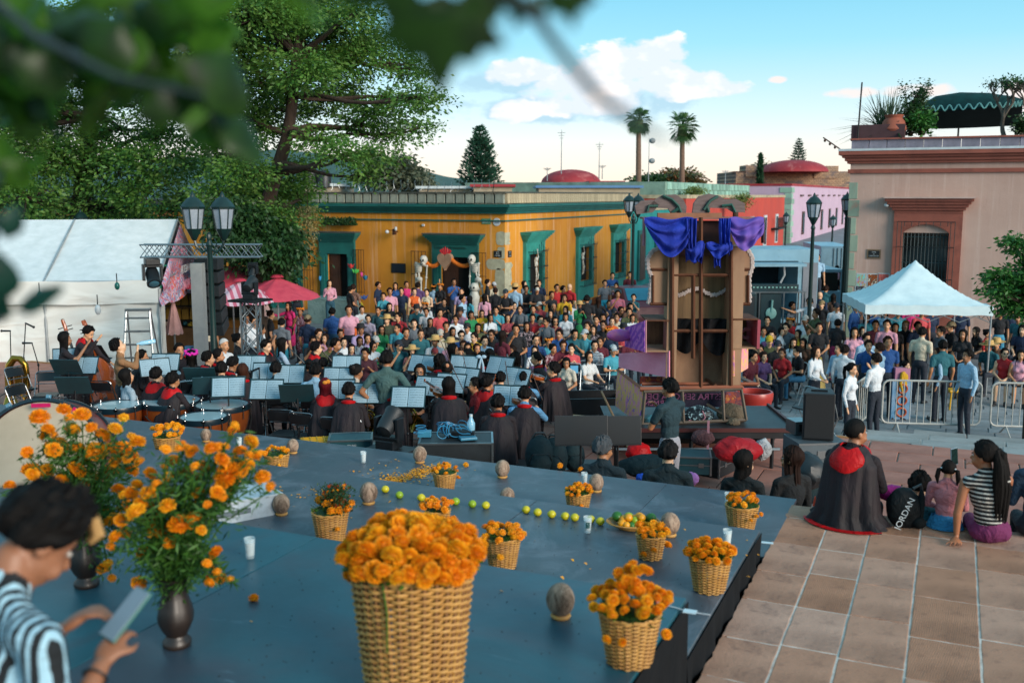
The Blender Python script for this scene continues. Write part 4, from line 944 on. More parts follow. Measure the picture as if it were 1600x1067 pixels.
def make_fig(sit=0,arms='down',sex='m',lgs='stand',dress=0,slv='short',shs=0,lean=.0,turn=.0,nod=.0,vox=.0165,seat=.45,hands=0,bd=1.0,face=1,torso_turn=.0,side=.0):
 """one continuous body facing +Y, its feet (or seat) at the origin; returns mesh and the head's frame"""
 key=(sit,arms,sex,lgs,dress,slv,shs,lean,turn,nod,vox,seat,hands,bd,torso_turn,side)
 if key in FIGS:return FIGS[key]
 hip=V3((0,0,(seat+.11)if sit else .93));f=sex=='f'
 bend=MRot(-lean,4,'X')@MRot(side,4,'Y')@MRot(torso_turn,4,'Z')
 def T(x,y,z):return hip+(bend@V3((x,y,z)))
 SH=.165*bd if f else .19*bd;shz=.485
 prims=[]
 rot=bend.to_3x3()
 def cap(a,b,ra,rb,z):prims.append(('c',V3(a),V3(b),ra,rb,z))
 def ell(c,r,z,rt=None):prims.append(('e',V3(c),V3(r),rt,z))
 wl_=.125 if f else .14
 ell(T(0,0,.0),(.165*bd if f else .155*bd,.115*bd,.12),2,rot)
 ell(T(0,.005,.15),(wl_*bd,.10*bd,.17),1,rot)
 ell(T(0,.0,.33),((.145 if f else .165)*bd,.108*bd,.18),1,rot)
 cap(T(-SH+.03,-.01,shz-.02),T(SH-.03,-.01,shz-.02),.058,.058,1)
 cap(T(-SH*.55,-.02,shz+.0),T(0,-.015,shz+.055),.045,.05,1);cap(T(SH*.55,-.02,shz+.0),T(0,-.015,shz+.055),.045,.05,1)
 if f:ell(T(-.07,.075,.33),(.06,.055,.06),1,rot);ell(T(.07,.075,.33),(.06,.055,.06),1,rot)
 neck0=T(0,-.005,shz+.03);hb=T(0,.012,shz+.100)
 hrot=(MRot(turn,3,'Z')@MRot(nod,3,'X'));hrot=MRot(-lean*.35,3,'X')@hrot
 if torso_turn:hrot=MRot(torso_turn*.8,3,'Z')@hrot
 def Hd(x,y,z):return hb+hrot@V3((x,y,z))
 cap(neck0,hb+V3((0,0,.02)),.058 if f else .066,.056,0);nk_=prims[-1]
 ell(Hd(0,.0,.125),(.076,.094,.092),0,hrot);ell(Hd(0,.032,.06),(.060,.066,.078),0,hrot);ell(Hd(0,.062,.012),(.034,.032,.026),0,hrot)
 cap(Hd(0,.092,.098),Hd(0,.112,.066),.010,.015,0)
 for sx in(-1,1):
  ell(Hd(.076*sx,.0,.082),(.012,.022,.032),0,hrot);ell(Hd(.03*sx,.078,.045),(.026,.022,.028),0,hrot)
 A={'down':[((.045,-.03,-.28),(.05,.05,-.52))]*2,'cross':[((.05,.07,-.25),(-.16,.20,-.24))]*2,'lap':[((.05,.03,-.27),(-.09,.24,-.36))]*2,'phone':[((.03,.14,-.22),(-.10,.30,-.02))]*2,'face':[((.05,.12,-.22),(-.08,.22,.02)),((.05,.03,-.27),(-.09,.2,-.32))],'up':[((.07,.08,.22),(.03,.14,.46)),((.05,.03,-.27),(-.05,.18,-.32))],'hips':[((.17,-.06,-.22),(.03,.06,-.40))]*2,'hips1':[((.17,-.06,-.22),(.03,.06,-.40)),((.045,-.03,-.28),(.05,.05,-.52))],'violin':[((.09,.16,-.14),(-.03,.36,-.06)),((.06,.20,-.14),(.0,.42,-.02))],'wind':[((.07,.12,-.24),(-.11,.30,-.16)),((.06,.14,-.25),(-.13,.32,-.27))],'horn':[((.08,.02,-.27),(.02,.24,-.30)),((.06,.12,-.24),(-.10,.30,-.12))],'bass':[((.08,.16,-.12),(.0,.34,.12)),((.09,.12,-.25),(.0,.36,-.36))],'bottle':[((.06,.2,-.08),(-.07,.24,.13)),((.045,-.03,-.28),(.05,.05,-.52))],'chin':[((.02,.15,-.27),(-.16,.24,-.05)),((.03,.13,-.26),(-.17,.22,-.24))],'reach':[((.2,.14,-.08),(.38,.34,.02)),((.05,-.03,-.28),(.05,.05,-.52))],'prop':[((-.02,-.13,-.27),(-.04,-.22,-.52)),((.04,.16,-.20),(-.02,.34,-.0))],'propL':[((.02,.2,-.2),(-.14,.34,-.06)),((.09,-.07,-.25),(.12,-.10,-.46))],'text':[((.04,.04,-.27),(-.08,.20,-.13)),((.04,.04,-.27),(-.09,.20,-.11))],'knees':[((.04,.14,-.24),(-.04,.36,-.28))]*2,'behind':[((.06,-.08,-.26),(-.08,-.16,-.44))]*2,'wave':[((.1,.16,-.14),(.06,.42,-.1)),((.09,.1,-.2),(.03,.36,-.14))]}[arms]
 wr=[]
 for i,sx in enm((1,-1)):
  e,w=A[i];s0=T(SH*sx,0,shz-.03);el=T(SH*sx+e[0]*sx,e[1],shz-.03+e[2]);wi=T(SH*sx+w[0]*sx,w[1],shz-.03+w[2])
  k=.92 if f else 1.0;mid=s0.lerp(el,.62)
  if slv=='none':cap(s0,el,.05*k,.038*k,0)
  elif slv=='long':cap(s0,el,.058*k,.048*k,1)
  else:cap(s0,mid,.058*k,.054*k,1);cap(mid,el,.043*k,.038*k,0)
  if slv=='long':q=el.lerp(wi,.9);cap(el,q,.045*k,.032*k,1);cap(q,wi,.026*k,.024*k,0)
  else:cap(el,wi,.040*k,.025*k,0)
  d=(wi-el).normalized();wr.append((wi,d,sx))
  if arms=='propL' and i==1:d=V3((-.3,-.9,-.12)).normalized()
  up=V3((0,0,1))if abs(d.z)<.8 else V3((0,1,0));sdv=d.cross(up).normalized();nv=sdv.cross(d).normalized()
  palm=wi+d*.055
  if not hands:ell(wi+d*.07,(.034,.075,.022),0,Matrix((sdv,d,nv)).transposed())
  else:
   curl=.5 if arms!='propL' or i==0 else .05
   ell(palm,(.040,.056,.017),0,Matrix((sdv,d,nv)).transposed())
   for q in rn(4):
    o_=(q-1.5)*.0205;L_=(.062,.074,.070,.054)[q]if sx>0 else(.054,.070,.074,.062)[q];b0_=palm+sdv*o_+d*.042;sp_=sdv*(o_*.35 if arms=='propL' else 0)
    b1_=b0_+(d*cos(curl)-nv*sin(curl))*L_*.5+sp_;b2_=b1_+(d*cos(curl*2.4)-nv*sin(curl*2.4))*L_*.5+sp_
    cap(b0_,b1_,.0092,.0085,0);cap(b1_,b2_,.0085,.0072,0)
   th0=palm-sdv*.03*sx*-1*1.0-d*.01;tdir=(sdv*(1 if sx>0 else-1)*.75+d*.6-nv*.35).normalized();cap(th0,th0+tdir*.035,.0115,.0105,0);cap(th0+tdir*.035,th0+tdir*.035+(d*.8-nv*.3).normalized()*.03,.0105,.008,0)
 for i,sx in enm((1,-1)):
  hj=hip+V3((.088*sx,0,-.02));kk=.085*bd
  if lgs=='stand':kn=V3((.10*sx,.015,.49));an=V3((.11*sx,-.02,.09));hj.z=.88;toe=an+V3((.03*sx,.15,-.055))
  elif lgs=='walk':kn=V3((.09*sx,.12*sx+.04,.49));an=V3((.09*sx,.2*sx-.1,.10));toe=an+V3((0,.15,-.055))
  elif lgs=='sit':kn=hip+V3((.11*sx,.42,-.01));an=V3((.11*sx,.44,.09));an.z=hip.z-.47;toe=an+V3((.02*sx,.15,-.05))
  elif lgs=='wide':kn=hip+V3((.24*sx,.38,.0));an=hip+V3((.22*sx,.40,-.47));toe=an+V3((.05*sx,.15,-.05))
  elif lgs=='cross':kn=hip+V3((.06*sx,.42,.05 if sx>0 else-.02));an=hip+(V3((-.16,.62,-.32))if sx>0 else V3((-.09,.42,-.47)));toe=an+V3((.0,.15,-.03))
  elif lgs=='hang':kn=hip+V3((.10*sx,.40,-.04));an=hip+V3((.10*sx,.36,-.48));toe=an+V3((.02*sx,.14,-.06))
  elif lgs=='tuck':kn=hip+V3((.22*sx,.30,.16));an=hip+V3((.10*sx,.34,-.02));toe=an+V3((.02*sx,.13,-.03))
  cap(hj,kn,kk,.060,2);q=kn.lerp(an,.5)
  if shs:cap(kn,q,.052,.050,0);cap(q,an,.048,.034,0)
  else:cap(kn,an,.060,.045,2)
  cap(an+V3((0,-.03,-.035)),toe,.042,.036,3);cap(an+V3((0,0,.02)),an+V3((0,0,-.03)),.042,.045,3)
 if dress:
  if not sit:cap((0,0,.86),(0,0,.50),.16,.185,1)
  else:cap(hip+V3((0,.02,0)),hip+V3((0,.38,-.01)),.15,.14,1)
 mb=MB()
 for p_ in prims:
  if p_[0]=='c':mb.capsule(p_[1],p_[2],p_[3],p_[4],12)
  else:mb.ell(p_[1],p_[2],14,10,p_[3])
 me=bpy.data.meshes.new('tmp');me.from_pydata(mb.v,[],mb.f);fixn(me)
 o=bpy.data.objects.new('tmp',me);COL.objects.link(o)
 md=o.modifiers.new('r','REMESH');md.mode='VOXEL';md.voxel_size=vox
 md=o.modifiers.new('s','SMOOTH');md.factor=.5;md.iterations=3 if vox>.012 else 4
 bpy.context.view_layer.update();dg=bpy.context.evaluated_depsgraph_get();me2=bpy.data.meshes.new_from_object(o.evaluated_get(dg));bpy.data.objects.remove(o)
 nf=len(me2.polygons);cen=np.empty(nf*3);me2.polygons.foreach_get('center',cen);cen=cen.reshape(-1,3);best=np.full(nf,9.0);zone=np.zeros(nf,dtype=np.int32)
 for p_ in prims:
  if p_[0]=='c':
   a=np.array(p_[1]);b=np.array(p_[2]);ab=b-a;t_=np.clip(((cen-a)@ab)/max(ab@ab,1e-9),0,1);d=np.linalg.norm(cen-(a+t_[:,None]*ab),axis=1)-(p_[3]+(p_[4]-p_[3])*t_);z=p_[5]
  else:
   rt=np.array(p_[3])if p_[3]is not None else np.eye(3);q=(cen-np.array(p_[1]))@rt;rr=np.array(p_[2]);d=(np.linalg.norm(q/rr,axis=1)-1)*rr.min();z=p_[4]
  if p_ is nk_:d=d+.02
  m_=d<best;best[m_]=d[m_];zone[m_]=z
 me2.materials.clear()
 for m_ in PMATS:me2.materials.append(m_)
 me2.polygons.foreach_set('material_index',zone);me2.polygons.foreach_set('use_smooth',[1]*nf);me2.update()
 if face:
  fb=MB();M4=MTr(hb)@hrot.to_4x4();fb.M=M4
  for sx in(-1,1):
   fb.ell((.030*sx,.083,.100),(.0135,.009,.0075),8,6,mi=7);fb.ell((.030*sx,.0885,.100),(.0065,.0055,.0068),8,6,mi=4)
   fb.box((.032*sx,.089,.119),(.030,.010,.006),mi=6)
  fb.ell((0,.094,.036),(.021,.010,.008),10,6,mi=5)
  bm=bmesh.new();bm.from_mesh(me2);tmp=bpy.data.meshes.new('t');tmp.from_pydata(fb.v,[],fb.f);tmp.polygons.foreach_set('material_index',fb.mi);bm.from_mesh(tmp);bm.to_mesh(me2);bm.free();bpy.data.meshes.remove(tmp)
  me2.polygons.foreach_set('use_smooth',[1]*len(me2.polygons));me2.update()
 me2.name='person_body';FIGS[key]=(me2,MTr(hb)@hrot.to_4x4(),wr,hip);return FIGS[key]
HAIR={}
def hair_mesh(kind):
 if kind in HAIR:return HAIR[kind]
 m=MB();c=V3((0,-.006,.128))
 long_={'long':.34,'bob':.10,'long2':.46,'wavy':.32,'curly':.2}.get(kind,0);nu,nv=(40,12)if kind not in('curly','wavy')else(48,14)
 amp={'curly':.016,'wavy':.009,'short':.012,'buzz':.0015,'quiff':.014}.get(kind,.006);th0={'curly':.028,'wavy':.02,'buzz':.005,'quiff':.024}.get(kind,.018)
 def rad(a,ph,z):
  d=V3((sin(a),cos(a),z*9));n1=nz3((d.x*3.1,d.y*3.1,d.z*(1.2 if kind not in('curly',)else 3)+7));n2=nz3((d.x*9,d.y*9,d.z*(1 if kind!='curly' else 5)))
  return th0+amp*n1*2+amp*n2
 def lim(a):
  f_=abs(((a+pi)%(2*pi))-pi);t_=f_/pi
  if t_<.22:return R(57)
  if t_<.36:return R(57)+(R(104)-R(57))*(t_-.22)/.14
  return R(104)+(R(138)-R(104))*min(1,(t_-.36)/.25)
 fringe=kind in('bob','fringe')
 def fn(u,v_):
  a=u*2*pi;L_=lim(a)if not(fringe and(abs(((a+pi)%(2*pi))-pi)<.9))else R(70)
  f_=abs(((a+pi)%(2*pi))-pi)
  vv=min(v_/.62,1.0)if long_ else v_
  ph=L_*vv;k=rad(a,ph,ph)*(1 if v_<.99 or long_ else .35)
  if kind=='quiff' and f_<1.2 and ph<1:k+=.018*(1-f_/1.2)
  x=(.076+k)*sin(ph)*sin(a);y=(.094+k)*sin(ph)*cos(a);z=(.092+k)*cos(ph)
  if long_ and v_>.62:
   w=(v_-.62)/.38
   if f_>.95:
    fade=min(1,(f_-.95)/.35);z-=long_*w*fade;r_=1+.22*w*fade-.45*max(0,w-.75)*fade;nx=nz3((sin(a)*4,cos(a)*4,w*(3 if kind in('curly','wavy')else .8)));r_+=nx*(.2 if kind in('curly','wavy')else .08);x*=r_;y=y*(1+.1*w)-.02*w*fade
  return c+V3((x,y,z))
 m.grid(fn,nu,nv,cl_d=1)
 if kind in('pony','bun','pigtails'):
  if kind=='bun':m.ell((0,-.095,.185),(.045,.042,.042),14,10,disp=lambda d:1+.12*nz3(d*4))
  elif kind=='pony':m.tube([(0,-.10,.16),(0,-.145,.13),(.01,-.15,.02),(.01,-.13,-.12),(.005,-.115,-.2)],[.02,.033,.036,.028,.006],10)
  else:
   for sx in(-1,1):m.tube([(.07*sx,-.05,.12),(.115*sx,-.06,.10),(.13*sx,-.06,.0),(.12*sx,-.05,-.09)],[.016,.03,.032,.008],10);m.ell((.085*sx,-.055,.12),(.014,.014,.014),8,6)
 me=m.mesh('hair',MP_hair,smt=2);HAIR[kind]=me;return me
HATS={}
M_straw=mat('straw','#c8a468','#a98650',rgh=.85,nsc=30,bump=.3);M_blossom=mat('blossom_band','#e07c10','#b5530c',rgh=.7,nsc=30)
def hat_mesh(kind):
 if kind in HATS:return HATS[kind]
 m=MB();mm=MP_hat;c=(0,-.006,.155)
 if kind=='cap':
  m.grid(lambda u,v_:V3((0,-.006,.135))+V3((.096*sin(v_*R(88))*sin(u*2*pi),.114*sin(v_*R(88))*cos(u*2*pi),.112*cos(v_*R(88)))),20,6,cl_d=1)
  m.grid(lambda u,v_:V3(((u-.5)*.15,.095+v_*.085*(1-(2*u-1)**2*.6),.138-.02*v_-.02*(2*u-1)**2)),8,3);me=m.mesh('cap',mm,smt=2,sol=.004)
 elif kind in('straw','sunhat','fedora'):
  br=.21 if kind!='fedora' else .16
  m.lth([(br,.006),(br*.72,-.004),(.107,.002),(.10,.05),(.088,.10),(.05,.112),(.001,.10)],28,c,cap=0,sy=1.1);me=m.mesh('hat',M_straw if kind!='fedora' else mm,smt=2,sol=.004)
  if kind!='fedora':me.materials.append(mm)
 elif kind=='flowers':
  for k in rn(18):
   a=k*pi/9;m.ell((.098*sin(a),.112*cos(a)-.006,.172+.012*sin(k*2.3)+(.03 if cos(a)>0 else .0)),(.028,.028,.026),8,6,disp=lambda d:1+.2*nz3(d*6))
  me=m.mesh('flower_crown',mm,smt=2)
 elif kind=='scarf':
  m.grid(lambda u,v_:V3((0,-.006,.128))+V3(((.086+.006*sin(u*30))*sin(v_*R(62+60*(1-cos(u*2*pi))/2))*sin(u*2*pi),.106*sin(v_*R(62+60*(1-cos(u*2*pi))/2))*cos(u*2*pi),.104*cos(v_*R(62+60*(1-cos(u*2*pi))/2)))),24,8,cl_d=1);me=m.mesh('headscarf',mm,smt=2)
 elif kind=='rosette':
  m.ell((.045,-.085,.19),(.035,.03,.035),10,8);m.ell((-.0,-.1,.18),(.04,.03,.03),10,8);me=m.mesh('hair_flower',mm,smt=2)
 elif kind=='ribbon':
  m.ell((-.045,-.115,.16),(.045,.018,.032),10,6);m.ell((.045,-.115,.16),(.045,.018,.032),10,6);m.tube([(0,-.12,.15),(-.03,-.16,.02),(-.05,-.15,-.12)],[.012,.022,.026],6);m.tube([(0,-.12,.15),(.03,-.16,.03),(.04,-.15,-.1)],[.012,.022,.026],6);me=m.mesh('hair_ribbon',mm,smt=2)
 elif kind=='glasses':
  for sx in(-1,1):m.tube([(.030*sx+.021*cos(t_*pi/6),.0985,.099+.016*sin(t_*pi/6))for t_ in rn(12)],.0022,5,cl_d=1);m.tube([(.05*sx,.097,.102),(.078*sx,.05,.1),(.08*sx,.0,.095)],.0022,5)
  m.tube([(-.009,.1,.102),(.009,.1,.102)],.0022,5);me=m.mesh('glasses',MP_eye)
 elif kind=='shades':
  for sx in(-1,1):m.ell((.030*sx,.0965,.099),(.023,.006,.017),10,6);m.tube([(.05*sx,.097,.102),(.078*sx,.05,.1),(.08*sx,.0,.095)],.0022,5)
  me=m.mesh('sunglasses',MP_eye,smt=2)
 HATS[kind]=me;return me
SKINS=['#bd8862','#aa744f','#cc9873','#986848','#b57e5a','#d2a684']
PEOPLE=[]
def psn(at_,z,fig,face,lab0,sht='#888888',lgs='#23262c',shoe='#1a1a1c',skin=None,hair='short',hc='#120d0b',hat=None,hatc='#222222',scale=1.0,ptn=0,sec2='#ffffff',group=None,shr=None,depth=None,gls=None,base=None):
 """at_: the head centre's pixel; the figure is set on the level z below it"""
 me,hm,wr,hip=fig;hc_=hm@V3((0,.0,.10));a_=ray(*at_);a_.z=0;a_.normalize()
 d=-a_*cos(R(face))+V3((a_.y,-a_.x,0))*sin(R(face));rz=math.atan2(d.y,d.x)-pi/2
 o_=MRot(rz,3,'Z')@(hc_*scale)
 if base is not None:loc=V3(base)
 else:q=P(at_[0],at_[1],z+o_.z);loc=V3((q.x-o_.x,q.y-o_.y,z))
 o=obj('person',me,None,tuple(loc),rz,scale)
 o['c_skin']=C(skin or rng.choice(SKINS));o['c_shirt']=C(sht);o['c_legs']=C(lgs);o['c_shoe']=C(shoe);o['pattern']=float(ptn);o['c_second']=C(sec2)
 tag(o,lab0,'person',group)
 if hair not in(None,'bald'):
  h=obj('hair',hair_mesh(hair),o);h.matrix_local=hm;h['c_hair']=C(hc)
 for hk,hcol in((hat,hatc),(gls,'#111111')):
  if hk:
   h=obj(hat_mesh(hk).name.split('.')[0],hat_mesh(hk),o);h.matrix_local=hm;h['c_hat']=C(hcol)
 PEOPLE.append((o,shr or lab0));return o
def cape_mesh(sit,zb,spread=1.0,back=.0,seed=0):
 m=MB();z0=(1.03 if sit else 1.41)
 def fn(u,v_):
  a=(u-.5)*R(262);w=v_**.8;sa,ca=sin(a),-cos(a)
  fold=1+(.13*sin(a*7+seed+v_)+.06*sin(a*15+2*seed))*v_**.7
  sq=(.205 if v_>.12 else .12+.085*sin(v_/.12*pi/2))
  rx=(sq+.06*w*spread)*fold;ry=(.115 if v_>.08 else .09)+(.12*w*spread);ry*=fold
  z=z0+(zb-z0)*v_+.045*(1-min(1,v_*8));
  return V3((rx*sa,ry*ca-.02-back*sin(min(1,v_*1.6)*pi/2),z))
 m.grid(fn,56,22);return m.mesh('cape',M_cape,smt=2,sol=.008)
s=N('cape_cloth');v=s.coord('Object');cc=s.mix(s.step(s.noise(v,3,4),.35,.7),C('#1c0c15'),C('#0c070c'));s.put(s.b,'Base Color',cc);s.b.inputs['Roughness'].default_value=.75;s.bump(s.noise(s.coord('Object',(3,3,.6)),4,3,.5,.6),.5,.05);M_cape=s.m
M_hood=clo('red_satin','#b80d12','#8c080e',rgh=.5,fold=.4,fscale=9)
CAPES={}
def add_cape(o,fig,sit=1,zb=.25,spread=1.0,back=.05,hood='small',seed=0):
 k=(sit,zb,spread,back,seed)
 if k not in CAPES:CAPES[k]=cape_mesh(sit,zb,spread,back,seed)
 obj('cape',CAPES[k],o)
 hk=('hood',sit,hood)
 if hk not in CAPES:
  m=MB();z0=1.03 if sit else 1.41
  if hood=='big':
   m.grid(lambda u,v_:V3(((.09+.06*sin(v_*pi*.6))*sin((u-.5)*R(250)),-(.08+.07*sin(v_*pi*.55))*cos((u-.5)*R(250))-.02,z0+.09-.15*v_*(1+.55*cos((u-.5)*R(250)))/1.3+.01*sin(u*22))),30,8);CAPES[hk]=m.mesh('hood',M_hood,smt=2,sol=.012)
  else:
   m.tube([(.085*sin(a),-.08*cos(a)-.01,z0+.055+.015*cos(a))for a in[R(-135+27*i)for i in rn(11)]],[.014,.022,.028,.03,.034,.036,.034,.03,.028,.022,.014],8);CAPES[hk]=m.mesh('hood',M_hood,smt=2)
 obj('hood',CAPES[hk],o)
def petal_mat(name,c1,c2,c3):
 s=N(name);geo=s.new('ShaderNodeNewGeometry');v=s.coord('Object')
 c=s.mix(geo.outputs['Random Per Island'],C(c1),C(c2));c=s.mix(s.math('MULTIPLY',s.rand(),.5),c,C(c3));s.put(s.b,'Base Color',c);s.b.inputs['Roughness'].default_value=.6
 tr=s.new('ShaderNodeBsdfTranslucent');s.put(tr,'Color',c);mx=s.new('ShaderNodeMixShader');mx.inputs[0].default_value=.22;s.l.new(s.b.outputs[0],mx.inputs[1]);s.l.new(tr.outputs[0],mx.inputs[2]);s.l.new(mx.outputs[0],s.n['Material Output'].inputs[0]);return s.m
M_pet=petal_mat('marigold_petal','#f8a20c','#ee8406','#fab81a')
M_pet2=petal_mat('marigold_petal_yellow','#f9b414','#f29a0a','#fac42c')
M_petr=petal_mat('marigold_petal_rust','#c2440a','#a83208','#d85c10')
M_stem=lmt('flower_stem','#3f6a22','#2e5119','#5c8a2f',3)
def bloom_mesh(r,rows,m,seed):
 """a pompom marigold: rings of ruffled petals over a small green cup"""
 rg=random.Random(seed);b=MB()
 for i in rn(rows):
  ph=R(8+112*(i/(rows-1))**.9);n=max(5,int(19*sin(ph)+3))
  for j in rn(n):
   a=2*pi*(j+rg.random()*.6)/n+i;ph_=ph+rg.uniform(-.12,.12);d=V3((sin(ph_)*cos(a),sin(ph_)*sin(a),cos(ph_)*.78));sd=V3((-sin(a),cos(a),0));up=sd.cross(d).normalized()if d.length else V3((0,0,1))
   rr=r*rg.uniform(.86,1.1);w=r*rg.uniform(.15,.26);c0=d*rr*.45;tip=d*rr
   b._add([c0-sd*w*.3,c0+sd*w*.3,tip+sd*w*.8+up*w*.25,tip+d*w*.18+sd*w*.2-up*w*.2,tip-sd*w*.25+d*w*.12+up*w*.2,tip-sd*w*.8-up*w*.15],[(0,1,2,3),(0,3,4,5)])
 b.ell((0,0,0),(r*.62,r*.62,r*.5),10,6);me=b.mesh('bloom',[m,M_stem]);return me
BL={(big_,k):bloom_mesh(1.0,11 if big_ else 6,m,k)for big_ in(0,1)for k,m in enm((M_pet,M_pet2,M_pet,M_petr))}
def bloom(parent,loc,r,rg,big_=0,kinds=(0,1,2)):
 me=BL[(big_,rg.choice(kinds))];o=obj('bloom',me,parent,loc,(rg.uniform(-.7,.7),rg.uniform(-.7,.7),rg.uniform(0,6.28)),r);return o
M_wick=mat('wicker','#c89850','#a37238',rgh=.6,nsc=14,amt=.5,bump=.25,bsc=80,bdist=.002)
M_wickd=mat('wicker_dark','#8d6438','#6c4726',rgh=.65,nsc=14)
def basket_parts(rt,rb,h,rows,nst,rs,seg=3):
 """stakes, and weft strands woven in and out of them"""
 st=MB();we=MB()
 for k in rn(nst):
  a=2*pi*k/nst;st.tube([(rb*cos(a),rb*sin(a),.004),(rt*cos(a),rt*sin(a),h)],rs*1.1,4)
 for i in rn(rows):
  t=(i+.5)/rows;r=rb+(rt-rb)*t;z=h*t;sg=nst*seg;pts=[]
  for j in rn(sg):
   a=2*pi*j/sg;k=r+rs*1.5*cos(nst/2*a*1.0+pi*(i%2))if 1 else r
   pts.append((k*cos(a),k*sin(a),z+rs*.25*nz3((a*3,i*2.1,1))))
  we.tube(pts,rs*(.92+.25*nz3((i*1.7,2,3))),5,cl_d=1)
 we.ell((0,0,.01),(rb*.97,rb*.97,.006),20,4)
 rim=MB()
 for dr in(-.6,.6):rim.tube([((rt+rs*dr)*cos(a),(rt+rs*dr)*sin(a),h+rs*.9+rs*.4*sin(a*14+dr*5))for a in[2*pi*j/56 for j in rn(56)]],rs*1.15,5,cl_d=1)
 return st.mesh('stakes',M_wickd,smt=2),we.mesh('weave',M_wick,smt=2),rim.mesh('rim',M_wick,smt=2)
BK={'small':basket_parts(.135,.095,.235,25,22,.0048),'big':basket_parts(.262,.20,.60,38,30,.0078,4),'tiny':basket_parts(.095,.07,.16,18,18,.0045)}
def bsk(kind,loc,lab0,blabel,nbl,seed,rb=.036,over=.03,extra=None,scale=1,kinds=(0,1,2),big_=0,hh=None,rt=None,spill=0):
 rg=random.Random(seed);h,r={'small':(.235,.135),'big':(.60,.262),'tiny':(.16,.095)}[kind]
 t=thg('wicker_basket',lab0,'basket',tuple(loc),rg.uniform(0,6),'wicker baskets of marigolds on the stage',scale)
 for me,n_ in zip(BK[kind],('stakes','weave','rim')):obj(n_,me,t)
 f=thg('marigold_bunch',blabel,'flowers',(loc[0],loc[1],loc[2]+h*scale),0,'marigold bunches in the baskets',scale)
 k=0;tries=0;placed=[]
 while k<nbl and tries<nbl*30:
  tries+=1;a=rg.uniform(0,6.283);q=math.sqrt(rg.random())*(r+over);z=over*1.3+(r-q)*.26+rg.uniform(0,.03)*r/.13-(.02*r/.13 if q>r else 0)+.01;p_=V3((q*cos(a),q*sin(a),z))
  br=rb*rg.uniform(.75,1.2)
  if any((p_-o_).length<(br+r2)*.62 for o_,r2 in placed):continue
  placed.append((p_,br));bloom(f,tuple(p_),br,rg,big_,kinds);k+=1
 for j in rn(spill):a=rg.uniform(0,6.28);bloom(f,((r+.03)*cos(a),(r+.03)*sin(a),-.05-rg.random()*.05),rb*rg.uniform(.6,.9),rg,big_,kinds)
 MB().ell((0,0,-.03*r/.13),(r*.93,r*.93,r*.45),16,8).bd('leafy_bed',M_leafD,f)
 Lp=[];Dp=[]
 for j in rn(int(9*nbl)):
  a=rg.uniform(0,6.28);q=math.sqrt(rg.random())*r*.95;Lp.append((q*cos(a),q*sin(a),rg.uniform(-.02,.02)+(r-q)*.25));Dp.append((cos(a),sin(a),.7))
 obj('leaves',lvm('leaves',Lp,.035*r/.13,M_stem,seed,aspect=4,dirs=Dp),f)
 return t,f
def sp_(px,py,z):q=P(px,py,z);return(q.x,q.y,z+.001)
q=P(644,880,Z_T3+.60);bigl=(q.x,q.y,Z_T3+.001)
tb,fb_=bsk('big',bigl,'largest wicker basket, heaped with marigolds, on the top stage tier','great heap of orange marigolds filling the largest basket',125,77,.044,.05,big_=1,spill=4)
MB().tube([(.0,-.21,.02),(.015,-.275,.012),(.03,-.268,-.12),(.02,-.255,-.3)],[.004,.005,.004,.003],6).bd('drooping_stem',M_stem,fb_)
bsk('small',sp_(983,1033,Z_T3),'wicker basket of marigolds near the corner of the top tier','tall orange marigold bunch in the basket near the corner drop',44,78,.028,.05,big_=1,kinds=(0,0,1),spill=3,scale=1.05)
f_=[x for x in COL.objects if x.name.startswith('marigold_bunch')][-1];rg=random.Random(4)
for k in rn(16):a=rg.uniform(0,6.28);q=rg.uniform(0,.12);bloom(f_,(q*cos(a),q*sin(a),.10+rg.uniform(0,.10)),.028,rg,1,(0,0,1))
bsk('small',sp_(1108,921,Z_T2),'rounded wicker basket of marigolds on the middle tier, nearest its corner','low dense mound of marigolds in the basket nearest the middle tier corner',40,79,.030,.015,big_=1)
bsk('small',sp_(785,885,Z_T2),'wicker basket of marigolds directly beyond the largest basket','marigold bunch in the basket beyond the largest one',24,80,.032,.02,scale=.92,spill=2)
bsk('small',sp_(517,846,Z_T2),'wicker basket of marigolds with a dark rust-red sprig','marigolds with green rust-red sprig leaning out of their basket',14,81,.034,.03,scale=.98,kinds=(0,0,3),spill=3)
f_=[x for x in COL.objects if x.name.startswith('marigold_bunch')][-1];Lp=[];Dp=[]
for k in rn(46):a=rg.uniform(0,6.28);q=rg.uniform(0,.1);bloom(f_,(.06+q*cos(a),q*sin(a),.06+rg.uniform(0,.15)),rg.uniform(.009,.016),rg,0,(3,3,0))
for k in rn(1500):Lp.append((.06+rg.gauss(0,.06),rg.gauss(0,.05),rg.uniform(0,.2)));Dp.append((rg.gauss(0,.5),rg.gauss(0,.5),1))
obj('sprig_leaves',lvm('leaves',Lp,.03,M_leafD,5,aspect=4,dirs=Dp),f_)
bsk('tiny',sp_(1016,871,Z_T2),'small wicker basket of marigolds in front of the fruit tray','marigolds spilling from the small basket by the fruit tray',17,82,.030,.02,scale=1.05,spill=5)
bsk('tiny',sp_(684,828,Z_T2),'small wicker basket half hidden behind the largest basket','marigold bunch rising just behind the largest basket',15,83,.030,.03,scale=1.0,spill=1)
bsk('small',sp_(903,803,Z_T1),'slim wicker basket of marigolds on the low tier beside a coconut','round marigold bunch in the slim basket beside a coconut',28,84,.026,.015,scale=.82,spill=3)
bsk('small',sp_(1158,831,Z_T1),'wicker basket of marigolds at the back corner near the stone terrace','ragged marigold bunch in the basket at the back corner',20,85,.028,.03,scale=.97,spill=3)
